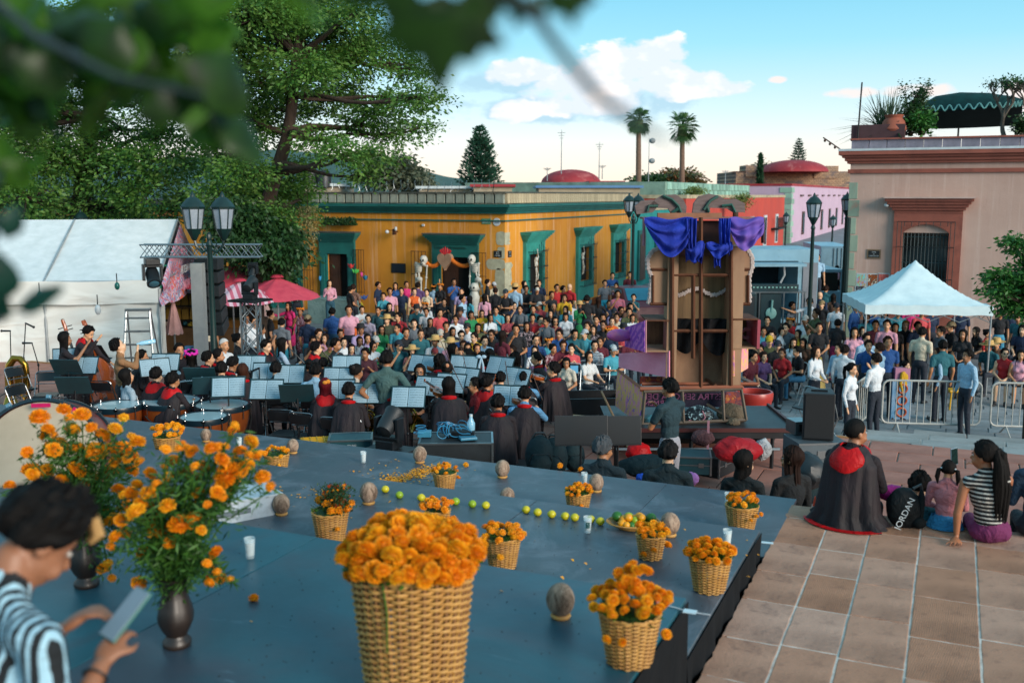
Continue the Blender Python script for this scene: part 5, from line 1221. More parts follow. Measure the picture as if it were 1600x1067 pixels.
bsk('small',sp_(695,769,Z_T1),'small wicker basket of marigolds beside scattered petals','marigold bunch in the basket beside the scattered petals',14,86,.028,.03,scale=.80,spill=3)
bsk('small',sp_(433,742,Z_T1),'wicker basket of yellow marigolds near a coconut and the yellow crate','yellow-orange marigolds in the basket near the yellow crate',15,87,.030,.015,scale=.9,kinds=(1,1,0),spill=1)
bsk('small',sp_(262,716,Z_T1),'wicker basket of marigolds in front of the kettledrums','wide spread of marigolds in the basket before the kettledrums',24,88,.032,.05,scale=1.0,kinds=(1,0,1),spill=2)
for k,(px,py,z,lab)in enm(((879,794,Z_T1,'single marigold bloom lying left of the slim basket'.replace('left of','beside')),(728,726,Z_T1,'lone marigold bloom lying beyond the petal-side basket'),(875,727,Z_T1,'tiny marigold bloom dropped near the seated grey-haired man'),(907,733,Z_T1,'marigold bloom standing up behind the slim basket'),(396,934,Z_T3,'marigold bloom hanging on a long stem out of the tall bouquet'))):
 q=P(px,py,z+.02);t=thg('marigold_bloom',lab,'flower',(q.x,q.y,z+.02),0,'loose marigold blooms');bloom(t,(0,0,0),.03 if k<4 else .028,rg,0)
s=N('coconut_husk');v=s.coord('Object',(1,1,.35));c=s.mix(s.step(s.noise(v,16,7,.75,1.2),.4,.62),C('#a58c78'),C('#5a4536'));c=s.mix(s.step(s.noise(v,28,6,.7),.6,.7),c,C('#b39f8c'));s.put(s.b,'Base Color',c);s.b.inputs['Roughness'].default_value=.85;s.bump(s.noise(v,40,6,.8),.7,.01);M_coco=s.m
def coco_mesh(seed):
 m=MB()
 def dp(d):a=math.atan2(d.y,d.x);return 1+.045*cos(3*a+seed)*(1-abs(d.z))+.035*nz3(d*2.5+V3((seed,0,0)))-.025*max(0,cos(a*6+seed))**8*(1-d.z**2)
 m.ell((0,0,.098),(.075,.075,.09),30,18,disp=dp);return m.mesh('husk',M_coco,smt=2)
cm=[coco_mesh(k)for k in rn(3)];ring_=MB().tube([(.042*cos(a),.042*sin(a),.012)for a in[j*pi/9 for j in rn(18)]],.013,6,cl_d=1).mesh('ring',M_wick,smt=2)
coc=((656,723,Z_T1,.95,'beyond the petals'),(785,746,Z_T1,.95,'alone beyond the row of yellow limes, before the caped children'),(458,708,Z_T1,.85,'behind the basket near the yellow crate'),(440,804,Z_T2,.93,'between the white box and the rust-sprig basket'),(576,787,Z_T2,1.0,'beside the rust-sprig basket near the petals'),(793,790,Z_T1,.9,'half hidden behind the basket beyond the largest'),(932,768,Z_T1,.93,'beside the slim basket at the stage edge'),(1046,837,Z_T2,.98,'at the end of the fruit tray'),(876,964,Z_T3,1.0,'on the top tier, largest and nearest'),(322,690,Z_T1,.8,'behind the kettledrum basket'))
for k,(px,py,z,sc_,lab)in enm(coc):
 q=P(px,py,z);t=thg('coconut','brown coconut on a ring, '+lab,'coconut',(q.x,q.y,z),k*1.3,'dry coconuts on woven rings',sc_);obj('husk',cm[k%3],t);obj('ring',ring_,t)
M_glass=mat('clear_glass','#e8f4f6','#e8f4f6',rgh=.02,trans=1.0,spec=.5);
s=N('thin_glass');s.b.inputs['Base Color'].default_value=(.85,.95,.97,1);s.b.inputs['Roughness'].default_value=.03;s.b.inputs['Alpha'].default_value=.28;s.b.inputs['Coat Weight'].default_value=1;M_glass=s.m
M_wax=mat('white_wax','#c9cdcb','#b8bdbb',rgh=.4,nsc=10);s_=None
def glass(px,py,z,sc_,lab0,badge=0):
 q=P(px,py,z);t=thg('candle_glass',lab0,'candle',(q.x,q.y,z+.001),0,'white candles in drinking glasses',sc_)
 m=MB();m.lth([(.001,.002),(.024,.002),(.027,.02),(.034,.125),(.0335,.127),(.031,.125),(.0245,.022),(.001,.018)],22,cap=0);m.bd('glass',M_glass,t,smt=2)
 MB().lth([(.001,.019),(.0235,.021),(.0295,.10),(.001,.098)],18,cap=0).bd('wax',M_wax,t,smt=2);MB().cyl((0,0,.098),(.002,0,.108),.0015,n=5).bd('wick',M_ink,t)
 if badge:
  l_=MB();l_.grid(lambda u,v_:V3(((.0325+.0015*v_)*sin((u-.5)*.9-YAW*0),-(.0325+.0015*v_)*cos((u-.5)*.9),.045+.045*v_)),6,2);lo_=l_.bd('label',mat('label_green','#1d5c55','#174a44',rgh=.4),t);lo_.rotation_euler.z=YAW
  text('lettering','FE',.014,M_tape,t,(RT.x*0-FW.x*.0345,-FW.y*.0345,.075),(pi/2,0,YAW),extrude=.0003);text('lettering','LUZ',.008,M_tape,t,(-FW.x*.0345,-FW.y*.0345,.058),(pi/2,0,YAW),extrude=.0003)
glass(391,872,Z_T3,1.02,'glass of white wax standing alone on the top tier');glass(568,723,Z_T1,.95,'glass of white wax on the low tier near the teal case');glass(676,800,Z_T2,.95,'glass of white wax behind the small half-hidden basket');glass(918,832,Z_T2,1.0,'glass of white wax with green label beside the yellow limes',1)
glass(1136,853,Z_T2,1.0,'glass of white wax behind the rounded basket');glass(913,757,Z_T1,.95,'glass of white wax behind the slim basket');glass(374,700,Z_T1,.95,'glass of white wax near the smallest kettledrum');glass(1137,790,Z_T1,.95,'glass of white wax behind the back corner basket')
M_lime=mat('lime_yellow','#cdbb1e','#b0a81a',rgh=.4,nsc=12,bump=.15,bsc=120,bdist=.001,dirt='#8a8a18',dsc=9);M_limeg=mat('lime_green','#8fa81a','#7a9a1c',rgh=.4,nsc=12,bump=.15,bsc=120,bdist=.001);M_grnf=mat('orange_green','#2e6b22','#24581c',rgh=.4,nsc=12,bump=.2,bsc=120,bdist=.001);M_ora=mat('orange_skin','#e09a10','#cf8410',rgh=.4,nsc=12,bump=.2,bsc=120,bdist=.001)
lime_me={}
def fruit(m,r,seed=0):
 k=(m.name,round(r,3));
 if k not in lime_me:
  b=MB();b.ell((0,0,0),(r,r,r*.95),18,12,disp=lambda d:1+(.06*max(0,abs(d.x)-.85)/.15));b.ell((r*1.02,0,0),(r*.08,r*.1,r*.1),6,4);lime_me[k]=b.mesh('fruit',m,smt=2)
 return lime_me[k]
row=((624,773,1),(658,777,0),(712,783,1),(738,787,1),(759,789,0),(822,796,0),(840,800,0),(862,803,0),(883,806,0),(898,808,0),(923,811,0),(938,814,0),(419,738,0),(405,735,0),(514,763,0),(602,764,0))
where=('first lime of the row, beside the petals','yellow lime beside the glass behind the half-hidden basket','greenish lime third along the row','greenish lime between the third and the basket','lime peeping at the edge of a basket','yellow lime just past the hidden coconut','yellow lime after the gap in the row','yellow lime before the slim basket','yellow lime at the foot of the slim basket','yellow lime touching its neighbour by the slim basket','yellow lime behind the labelled glass','last yellow lime of the row','bright yellow lime near the yellow marigold basket','half-hidden lime near the white box','lime among the petals behind the rust-sprig basket','lime behind the coconut near the petals')
for(px,py,g_),w in zip(row,where):
 zt=Z_T2 if 600<px<950 else(Z_T1 if px<520 else Z_T2);q=P(px,py,zt+.03);tag(obj('lime',fruit(M_limeg if g_ else M_lime,.034),None,(q.x,q.y,zt+.03),rg.uniform(0,6)),w,'fruit','yellow limes in a line across the stage')
q=P(989,826,Z_T2);t=thg('fruit_tray','shallow woven tray of limes and green oranges beside a coconut','tray',(q.x,q.y,Z_T2));m=MB()
for i in rn(9):m.tube([((.09+.011*i)*cos(a)*1.15,(.09+.011*i)*sin(a)*.85,.012+.006*i)for a in[j*pi/16 for j in rn(32)]],.006,5,cl_d=1)
m.ell((0,0,.012),(.1,.075,.006),20,4);m.bd('woven_tray',M_wick,t,smt=2);t.rotation_euler.z=YAW
ft=((-.12,.03,.09,M_grnf,.042,'dark green orange at the raised end of the fruit tray'),(-.075,-.01,.075,M_ora,.037,'orange lemon beside the dark green one in the tray'),(-.03,.04,.085,M_limeg,.036,'pale green lime at the back of the fruit tray'),(-.09,-.05,.06,M_ora,.034,'golden fruit lowest at the front of the tray'),(-.04,-.03,.10,M_ora,.033,'golden fruit on top of the heap'),(.01,-.02,.075,M_limeg,.032,'green lime in the middle of the tray'),(.05,.02,.09,M_ora,.037,'golden fruit with brown scar in the tray'),(.06,-.03,.10,M_ora,.032,'golden fruit resting on the scarred one'),(.1,.03,.07,M_grnf,.030,'small dark green fruit near the coconut'),(.14,.01,.085,M_grnf,.040,'large dark green orange next to the coconut'),(-.02,-.07,.05,M_grnf,.030,'green fruit low at the tray front'),(-.06,-.075,.055,M_ora,.030,'small golden fruit at the tray lip'))
for x,y_,z,m_,r,lab in ft:
 p_=MRot(YAW,3,'Z')@V3((x,y_,0));tag(obj('citrus_fruit',fruit(m_,r),None,(q.x+p_.x,q.y+p_.y,Z_T2+z),rg.uniform(0,6)),lab,'fruit','fruit heaped in the woven tray')
pt=MB()
def pet(cx,cy,wx,wy,n,z,ang=0):
 for _ in rn(n):
  px=rg.gauss(0,wx);py=rg.gauss(0,wy);x=cx+px*cos(ang)-py*sin(ang);y_=cy+px*sin(ang)+py*cos(ang);q=P(x,y_,z);a=rg.uniform(0,6.28);L_=rg.uniform(.013,.024);u=V3((cos(a),sin(a),rg.uniform(-.1,.5)))*L_;w=V3((-sin(a),cos(a),0))*L_*.5;c_=V3((q.x,q.y,z+.003+rg.random()*.008))
  pt._add([c_-u*.5-w*.4,c_+u*.5-w,c_+u*.6+w,c_-u*.5+w*.4],[(0,1,2,3)])
pet(465,762,22,5,520,Z_T1,.15);pet(610,752,14,4,380,Z_T1,-.1);pet(660,738,16,4,380,Z_T1,-.25);pet(640,745,45,12,90,Z_T1);pet(500,772,40,10,40,Z_T2);pet(830,850,160,30,26,Z_T2);pet(620,900,200,40,10,Z_T3)
stuff(pt.bd('marigold_petals',M_pet),'loose orange marigold petals strewn in patches on the low tier','petals')
lt_=MB()
for _ in rn(240):
 x=rg.uniform(330,1180);y_=rg.uniform(760,1060);z=Z_T3 if y_>862+(x-517)*.17 else(Z_T2 if y_>770+(x-631)*.13 else Z_T1);q=P(x,y_,z)
 if q.x<SX-.05:lt_.ell((q.x,q.y,z+.002),(.002+.003*rg.random(),.002+.002*rg.random(),.002),5,4)
stuff(lt_.bd('stage_crumbs',mat('litter','#17140f','#4a3420',rgh=.9)),'dark crumbs and dried petals scattered on the painted boards','crumbs')
M_vase=mat('black_clay','#1b1512','#2a1f19',rgh=.45,nsc=4,bump=.15,bsc=12,coat=.1)
def vase_mesh():
 m=MB();prof=[(.001,0),(.082,0),(.092,.012),(.09,.03),(.072,.045),(.066,.06),(.085,.085),(.108,.125),(.115,.16),(.105,.20),(.085,.25),(.076,.29),(.085,.33),(.10,.36),(.094,.36),(.075,.33),(.068,.29),(.001,.27)]
 vs=[];n=32
 for r,z in prof:
  for j in rn(n):a=2*pi*j/n;k=1+.035*cos(6*a)*(1 if .06<z<.34 else .3);vs.append((r*k*.76*cos(a),r*k*.76*sin(a),z))
 fs=[(i*n+j,i*n+(j+1)%n,(i+1)*n+(j+1)%n,(i+1)*n+j)for i in rn(len(prof)-1)for j in rn(n)]
 m._add(vs,fs);return m.mesh('vase_body',M_vase,smt=2)
VM=vase_mesh()
def bouquet(px,py,z,lab0,blabel,pix,seed,ht=.95,sc_=1.0,droop=()):
 """pix: blooms as (pixel x, pixel y, size in px) placed at the vase's own depth, give or take"""
 rg=random.Random(seed);q=P(px,py,z);t=thg('clay_vase',lab0,'vase',(q.x,q.y,z),0,'black clay vases of marigolds',sc_);obj('vase_body',VM,t)
 f=thg('marigold_bouquet',blabel,'flowers',(q.x,q.y,z+.33),0,'tall marigold bouquets in clay vases');D_=(q-EYE).dot(FW);st=MB();Lp=[];Dp=[];base=V3((q.x,q.y,z+.33));n=0
 for bx,by,bs in pix+[(a_+rg.uniform(-22,22),b_+rg.uniform(-20,20),c_*.7)for a_,b_,c_ in pix]:
  d_=D_+rg.uniform(-.22,.22);w=PD(bx,by,d_);loc=w-base;r=bs/2/FPX*d_*1.05
  o=bloom(f,tuple(loc),r,rg,1 if bs>17 else 0,(0,0,2,1));n+=1
  s0=V3((rg.uniform(-.05,.05),rg.uniform(-.05,.05),-.08));mid=s0.lerp(loc,.5)+V3((0,0,.10+.05*rg.random()))*(1 if loc.z>0 else 2.2);low=loc-V3((0,0,r*.8))if loc.z>.1 else loc
  pts=[s0.lerp(mid,k/4)*1 for k in rn(4)]+[mid.lerp(low,k/4)for k in rn(5)];st.tube(pts,.0036,5)
  for k in rn(70):
   w_=rg.random()**.7;p_=(s0.lerp(mid,w_*2)if w_<.5 else mid.lerp(low,w_*2-1))+V3((rg.gauss(0,.03),rg.gauss(0,.03),rg.gauss(0,.02)));Lp.append(tuple(p_));Dp.append((rg.gauss(0,.7),rg.gauss(0,.7),rg.uniform(-.5,.6)))
 st.bd('stems',M_stem,f,smt=2);obj('leaves',lvm('leaves',Lp,.05,M_leafF,seed,aspect=5,dirs=Dp),f);return f
M_leafF=lmt('marigold_leaf','#3a6622','#26491a','#55852e',6)
b1=[(232,770,26),(212,800,32),(247,832,34),(282,820,38),(278,858,34),(225,862,24),(240,793,24),(262,790,26),(355,742,44),(330,700,22),(365,672,20),(392,690,24),(385,728,26),(410,745,24),(398,712,20),(300,705,22),(315,730,26),(290,740,22),(270,720,22),(320,790,24),(314,828,18),(337,862,22),(330,905,24),(345,903,18),(325,882,20),(217,911,24),(250,760,20),(180,838,22),(310,770,20),(340,770,24),(355,772,20),(365,750,26),(235,740,22),(205,770,22),(190,812,22),(347,718,24),(290,772,24),(303,808,22),(258,870,20),(280,700,14),(262,745,18),(375,705,22)]
bouquet(277,1008,Z_T3,'black clay vase nearer the middle, with a flaring foot','tall loose marigold bouquet in the nearer clay vase',b1,91)
b2=[(88,700,36),(48,737,30),(62,652,30),(100,640,22),(113,672,24),(128,648,26),(42,706,18),(150,705,32),(120,735,30),(145,750,28),(175,735,26),(190,702,30),(205,712,24),(160,680,24),(180,670,22),(205,735,24),(160,800,24),(172,815,22),(200,790,20),(195,832,22),(162,888,22),(175,903,14),(15,758,18),(30,770,14),(75,735,24),(95,750,22),(140,772,24),(120,700,22),(70,680,18),(215,690,24),(150,825,20),(128,790,20),(137,842,18),(60,762,20),(86,778,18),(185,765,22)]
bouquet(136,915,Z_T3,'black clay vase farther back, partly behind the seated man','spreading marigold bouquet in the farther clay vase',b2,92)
q=P(350,815,Z_T2);t=thg('white_box','low white wooden box with drawer side, beside the tall bouquet','box',(q.x-.02,q.y+.12,Z_T2),YAW+.62)
M_wbox=mat('white_box_paint','#b9c4cc','#9aa9b4',rgh=.5,nsc=4,bump=.2,dirt='#6d6f78',dsc=3)
MB().bbx(-.36,-.15,0,.36,-.135,.16).bd('panel',M_wbox,t);MB().bbx(-.36,-.134,.0,-.345,.25,.16).bbx(.345,-.134,0,.36,.25,.16).bbx(-.344,.235,0,.344,.25,.16).bd('frame',M_wbox,t);MB().bbx(-.37,-.16,.161,.37,.26,.176).bd('lid',M_wbox,t)
MB().bbx(-.2,-.158,.06,.1,-.1505,.10).bd('slot',mat('box_slot','#6a7580',rgh=.7),t);MB().ell((.32,-.152,.12),(.008,.004,.008),8,6).ell((.32,-.152,.05),(.008,.004,.008),8,6).bd('screw',M_ink,t)
q=P(408,775,Z_T2);t=thg('white_card','white framed card leaning open on the stage beside the white box','card',(q.x,q.y,Z_T2),YAW-.9);MB().box((0,0,.075),(.18,.012,.15),rx=-.35).bd('panel',M_wbox,t);MB().box((0,.05,.075),(.18,.01,.15),rx=.35).bd('back_panel',M_wbox,t)
q=P(85,812,Z_T2);t=thg('bass_drum','huge cream-skinned bass drum on its side behind the marigold bouquets','drum',(q.x,q.y,Z_T2),YAW+.12)
m=MB();m.M=MTr((0,0,.50))@MRot(pi/2-.22,4,'X');m.lth([(.001,.20),(.25,.205),(.44,.20)],56,cap=0);m.bd('drumhead',mat('calf_skin','#b3a692','#9d907c',rgh=.55,nsc=2.5,amt=.5,bump=.05,dirt='#8d7c66',dsc=1.2),t,smt=2)
m=MB();m.M=MTr((0,0,.50))@MRot(pi/2-.22,4,'X');m.lth([(.455,-.2),(.455,.19)],56,cap=0);m.lth([(.001,-.2),(.455,-.201)],56,cap=0);m.bd('shell',mat('drum_shell','#7a3328','#602820',rgh=.35),t,smt=2)
for zz,nm in((.19,'hoop'),(-.19,'hoop')):
 m=MB();m.M=MTr((0,0,.50))@MRot(pi/2-.22,4,'X');m.lth([(.455,zz-.02),(.475,zz-.02),(.475,zz+.025),(.45,zz+.025)],56,cap=0);m.bd(nm,mat('hoop_dark','#10242e',rgh=.3),t,smt=1)
m=MB();m.M=MTr((0,0,.50))@MRot(pi/2-.22,4,'X')
for k in rn(10):
 a=k*pi/5+.2;m.cyl((.485*cos(a),.485*sin(a),-.2),(.485*cos(a),.485*sin(a),.22),.006,n=6);m.box((.48*cos(a),.48*sin(a),.2),(.04,.04,.03),rz=a)
m.bd('tension_rods',mat('chrome','#b8bcc0',rgh=.15,metal=1),t)
MB().box((-.3,.0,.03),(.08,.5,.06)).box((.3,.0,.03),(.08,.5,.06)).bd('cradle',M_wd,t)
M_pinkr=clo('pink_ribbon','#c21a5c',rgh=.5,fold=.3)
MB().box((.02,-.18,.965),(.14,.012,.03)).box((.30,-.17,.90),(.12,.012,.035),ry=.5).bd('ribbon',M_pinkr,t)
M_ch=mat('chrome','#b8bcc0',rgh=.15,metal=1);M_bm=mat('black_metal','#101316','#1c2024',rgh=.4,metal=.2,nsc=6)
M_vinyl=mat('black_vinyl','#11161a','#1a2126',rgh=.35,nsc=4,bump=.1);M_steel=mat('chair_steel','#8d9296','#6f7478',rgh=.25,metal=.9,nsc=5);M_ws=mat('pale_chair_steel','#b4babd','#90989b',rgh=.3,metal=.5)
def chair_parts(msteel):
 f=MB()
 for sx in(-.21,.21):
  f.tube([(sx,.20,.01),(sx,.05,.40),(sx,-.13,.80)],.011,6);f.tube([(sx*.93,-.24,.01),(sx*.93,.02,.38),(sx*.93,.14,.44)],.011,6)
 f.tube([(-.21,-.13,.80),(-.19,-.142,.835),(-.15,-.147,.85),(.15,-.147,.85),(.19,-.142,.835),(.21,-.13,.80)],.012,6)
 for a,b_ in(((-.21,.19,.05),(.21,.19,.05)),((-.2,-.22,.06),(.2,-.22,.06)),((-.2,.02,.40),(.2,.02,.40)),((-.21,-.06,.64),(.21,-.06,.64))):f.cyl(a,b_,.009,n=6)
 s_=MB();s_.box((0,.03,.445),(.40,.38,.035));b=MB();b.grid(lambda u,v_:V3(((u-.5)*.39,-.115-.045*v_-.02*(1-(2*u-1)**2),.67+.155*v_)),8,2)
 return f.mesh('frame',msteel,smt=2),s_.mesh('seat',M_vinyl,bevel=.012),b.mesh('backrest',M_vinyl,smt=2,sol=.014)
CH={'dark':chair_parts(M_steel),'pale':chair_parts(M_ws)}
CHAIRS=[]
def near_short(loc,ok=None):
 best=None
 for o,s_ in PEOPLE:
  d=(o.location-V3(loc)).length
  if best is None or d<best[0]:best=(d,s_)
 return best[1]if best else ''
def chr_(loc,rz,lab0,kind='dark',group='folding metal chairs'):
 t=thg('folding_chair',lab0,'chair',tuple(loc),rz,group)
 for me in CH[kind]:obj(me.name.split('.')[0],me,t)
 CHAIRS.append(t);return t
M_desk=mat('stand_teal','#1c3c42','#142c32',rgh=.35,nsc=3,coat=.2);M_deskb=mat('stand_black','#14161a','#0d0f12',rgh=.4)
s=N('music_print');v=s.coord('Object');sx=s.new('ShaderNodeSeparateXYZ');s.put(sx,0,v)
zz=s.math('MULTIPLY',sx.outputs[2],26.0);fr=s.math('FRACT',zz);stave=s.math('LESS_THAN',fr,.55);ln=s.math('GREATER_THAN',s.math('SINE',s.math('MULTIPLY',fr,62)),.55);inx=s.math('LESS_THAN',s.math('ABSOLUTE',s.math('SUBTRACT',s.math('ABSOLUTE',sx.outputs[0]),.118)),.098)
notes=s.step(s.noise(s.coord('Object',(1,1,1)),150,1,.5),.56,.6)
f=s.math('MULTIPLY',s.math('MULTIPLY',s.math('MAXIMUM',s.math('MULTIPLY',ln,.55),notes),stave),inx);s.put(s.b,'Base Color',s.mix(s.math('MULTIPLY',f,.8),C('#8aa6b4'),C('#2a3238')));s.b.inputs['Roughness'].default_value=.6;M_music=s.m
def stand_parts(m_):
 d=MB();T_=MTr((0,0,1.0))@MRot(R(-32),4,'X');d.M=T_;d.box((0,0,.17),(.50,.008,.34));d.box((0,-.03,.004),(.50,.06,.008));d.box((0,-.006,.335),(.50,.012,.01));desk=d.mesh('desk',m_,bevel=.003)
 p_=MB();p_.cyl((0,.03,.18),(0,.03,1.06),.012,n=8).cyl((0,.03,.18),(0,.03,.62),.017,n=8)
 for k in rn(3):a=k*2.094+.5;p_.tube([(0,.03,.30),(.26*cos(a),.03+.26*sin(a),.012),(.30*cos(a),.03+.30*sin(a),.012)],.009,6);p_.cyl((0,.03,.18),(.15*cos(a),.03+.15*sin(a),.13),.006,n=5)
 p_.ell((0,.03,.62),(.024,.024,.03),10,6);return desk,p_.mesh('pole',M_bm,smt=2),T_
ST={'teal':stand_parts(M_desk),'black':stand_parts(M_deskb)}
sh=MB()
for sx_ in(-1,1):sh.grid(lambda u,v_:V3((sx_*(.004+.228*u),-.008-.012*sin(u*pi)*(1-u*.4),.012+.30*v_)),6,2)
sheet_me=sh.mesh('sheets',M_music,smt=2,sol=.003)
def mst(px,py,z,face,lab0,kind='teal',music=1,mlabel=None,depth_z=1.15,off=0):
 """px, py: middle of the desk; face: where the reader sits, 0 = towards the camera"""
 q=P(px,py,z+depth_z);d=-FW*cos(R(face))+RT*sin(R(face));rz=math.atan2(d.y,d.x)+pi/2
 t=thg('music_stand',lab0,'music stand',(q.x,q.y,z),rz,'music stands of the youth orchestra');desk,pole,T_=ST[kind];obj('desk',desk,t);obj('pole',pole,t)
 if music:
  o=obj('sheet_music',sheet_me,None);o.matrix_world=MTr((q.x,q.y,z))@MRot(rz,4,'Z')@T_@MTr((off,0,0));tag(o,mlabel or lab0.replace('music stand','pages of music on the stand'),'sheet music','open sheet music on the stands')
 return t
M_copper=mat('timpani_copper','#b5622c','#8a4420',rgh=.3,metal=.55,nsc=3,strx=(1,1,.3),bump=.05);M_head=mat('drum_head','#a9c0c4','#8fabb2',rgh=.25,nsc=2,coat=.4)
def timpano(px,py,wpx,lab0,face=0):
 zr=Z_L+.86;q=P(px,py,zr);D_=(q-EYE).dot(FW);r=wpx/2/FPX*D_
 t=thg('kettledrum',lab0,'kettledrum',(q.x,q.y,Z_L),YAW,'kettledrums at the back of the orchestra')
 MB().lth([(r*1.0*cos(R(a)),.80-.62*sin(R(a)))for a in rn(0,90,9)]+[(.02,.18)],40).bd('bowl',M_copper,t,smt=2)
 MB().lth([(.001,.868),(r*.97,.865)],40,cap=0).bd('drumhead',M_head,t)
 MB().lth([(r*.96,.87),(r*1.03,.875),(r*1.05,.84),(r*1.03,.79),(r*.98,.79)],40,cap=0).bd('hoop',mat('hoop_dark','#10242e',rgh=.3),t,smt=1)
 m=MB()
 for k in rn(8):
  a=k*pi/4+.3;m.box((r*1.04*cos(a),r*1.04*sin(a),.855),(.05,.05,.03),rz=a);m.cyl((r*1.06*cos(a),r*1.06*sin(a),.9),(r*1.06*cos(a),r*1.06*sin(a),.68),.008,n=6)
 m.bd('tuning_lug',M_ch,t)
 m=MB()
 for k in rn(4):
  a=k*pi/2+.55;m.tube([(r*1.05*cos(a),r*1.05*sin(a),.8),(r*1.10*cos(a),r*1.10*sin(a),.6),(r*.9*cos(a),r*.9*sin(a),.3),(r*.75*cos(a),r*.75*sin(a),.03)],.02,6)
 m.cyl((0,0,.0),(0,0,.3),.12,.06,14);m.bd('strut',M_bm,t,smt=2)
 m=MB();m.tube([(r*1.03*sin(b_),-r*1.06*cos(b_*.6),.74-.17*cos(b_*2.6))for b_ in[(-.55+.11*k)for k in rn(11)]],.012,6);m.bd('handle',M_bm,t,smt=2)
timpano(184,633,74,'kettledrum partly behind the cream bass drum');timpano(267,626,92,'largest kettledrum with broad pale head');timpano(347,632,84,'kettledrum farthest along, with reflections on its head');timpano(318,651,74,'smallest kettledrum, in front of the other copper ones')
def mic_stand(base,pts,lab0,mic_end=None,parent=None):
 """pts in world space: from the base top up and along the boom"""
 b=V3(base);t=thg('microphone_stand',lab0,'microphone stand',tuple(b),0,'microphone stands');m=MB()
 for k in rn(3):a=k*2.094;m.tube([(0,0,.16),(.28*cos(a),.28*sin(a),.01)],.009,6)
 m.bd('tripod',M_bm,t);m=MB();m.tube([(0,0,.1)]+[tuple(V3(p)-b)for p in pts],.010,8);m.ell(V3(pts[0])-b,(.022,.022,.035),8,6);m.bd('boom',M_bm,t,smt=2)
 e=V3(pts[-1])-b;d=(e-(V3(pts[-2])-b)).normalized()if mic_end is None else V3(mic_end).normalized();m=MB();m.capsule(e,e+d*.14,.016,.019,8);m.ell(e+d*.17,(.026,.026,.026),10,8);m.bd('microphone',M_bm,t,smt=2);return t
def px3(px,py,D_):return PD(px,py,D_)
def ms(px,pyb,z,path,lab0,dz=0,mic_end=None):
 q=P(px,pyb,z);D_=(q-EYE).dot(FW);return mic_stand((q.x,q.y,z),[PD(a,b_,D_+c_)for a,b_,c_ in path],lab0,mic_end)
ms(17,622,Z_L,[(17,560,0),(16,517,0)],'microphone stand with mic lying level, nearest the tuba',mic_end=RT*-1)
ms(38,625,Z_L,[(37,560,0),(40,505,0)],'tall microphone stand with mic angled down behind the tuba',mic_end=RT*.8-V3((0,0,.4)))
ms(61,630,Z_L,[(60,570,0),(50,536,0)],'shorter microphone stand between the tuba and the double basses',mic_end=RT*-1)
ms(405,690,Z_L,[(406,640,0),(405,575,0)],'thin straight microphone stand beside the empty chair',mic_end=RT*-.7-V3((0,0,.3)))
ms(335,640,Z_L,[(322,610,0),(300,583,0),(285,575,0)],'short boom microphone among the trumpeters')
ms(560,690,Z_L,[(572,660,0),(590,655,-.1),(634,627,-.3)],'boom microphone reaching across the French horn player')
ms(365,600,Z_L,[(372,545,0),(410,560,-.2),(470,580,-.4)],'long boom microphone slanting over the clarinets')
M_bass=mat('varnished_spruce','#a8521c','#7d3712',rgh=.28,nsc=2.5,strx=(6,6,1),amt=.5,coat=.6);M_ebony=mat('ebony','#150e0b',rgh=.35);M_string=mat('string','#9a9a98',rgh=.3,metal=.8)
def viol_outline(L_,W_,n=40):
 o=[]
 for i in rn(n+1):
  t=i/n;w=.5*W_*(sin(pi*t)**.45)*(1-.34*math.exp(-((t-.56)/.13)**2))*(1.0 if t<.56 else .82);o.append((w,t*L_))
 return[(x,z)for x,z in o]+[(-x,z)for x,z in reversed(o[1:-1])]
def viol(name,lab0,cat,loc,rot,L_,group=None):
 t=thg(name,lab0,cat,loc,0,group);t.rotation_euler=rot;W_=L_*.60;z0=L_*.10;k=L_/1.1
 ol=[(x,z+z0)for x,z in viol_outline(L_,W_)];MB().prism(ol,-.09*k,.09*k,axis='y').bd('body',M_bass,t,bevel=.012*k)
 MB().box((0,-.12*k,z0+L_*1.10),(.045*k,.03*k,L_*.72)).bd('fingerboard',M_ebony,t);MB().box((0,-.05*k,z0+L_*1.2),(.05*k,.06*k,L_*.55)).bd('neck',M_bass,t)
 MB().tube([(0,-.06*k,z0+L_*1.45),(0,-.04*k,z0+L_*1.58),(0,-.08*k,z0+L_*1.66),(0,-.15*k,z0+L_*1.64),(0,-.14*k,z0+L_*1.58),(0,-.10*k,z0+L_*1.59)],[.035*k,.035*k,.032*k,.03*k,.026*k,.02*k],8).bd('scroll',M_bass,t,smt=2)
 m=MB();
 for sx_ in(-1,1):
  m.tube([(sx_*(.14*k+.02*k*sin(q*1.05)),-.094*k,z0+L_*(.36+.035*q))for q in rn(6)],.007*k,5)
  for q in rn(2):m.cyl((sx_*.04*k,-.06*k,z0+L_*(1.47+.06*q)),(sx_*.13*k,-.06*k,z0+L_*(1.47+.06*q)),.01*k,n=5)
 m.box((0,-.13*k,z0+L_*.46),(.13*k,.015*k,.10*k));m.box((0,-.105*k,z0+L_*.17),(.06*k,.03*k,.26*k));m.bd('fittings',M_ebony,t)
 m=MB()
 for q in rn(4):m.cyl((-.03*k+.02*k*q,-.12*k,z0+L_*.25),(-.015*k+.01*k*q,-.14*k,z0+L_*1.46),.0022*k,n=4)
 m.bd('strings',M_string,t);
 if L_>.8:MB().cyl((0,0,0),(0,0,z0+.02),.008,n=6).bd('endpin',M_ch,t)
 return t
def on_low(px,py,z=Z_L):q=P(px,py,z);return(q.x,q.y,z)
q=P(178,655,Z_L);viol('double_bass','honey brown double bass leaning on the boy in the red hood','double bass',(q.x,q.y,Z_L),(R(-14),R(-17),YAW+.1),1.06,'double basses')
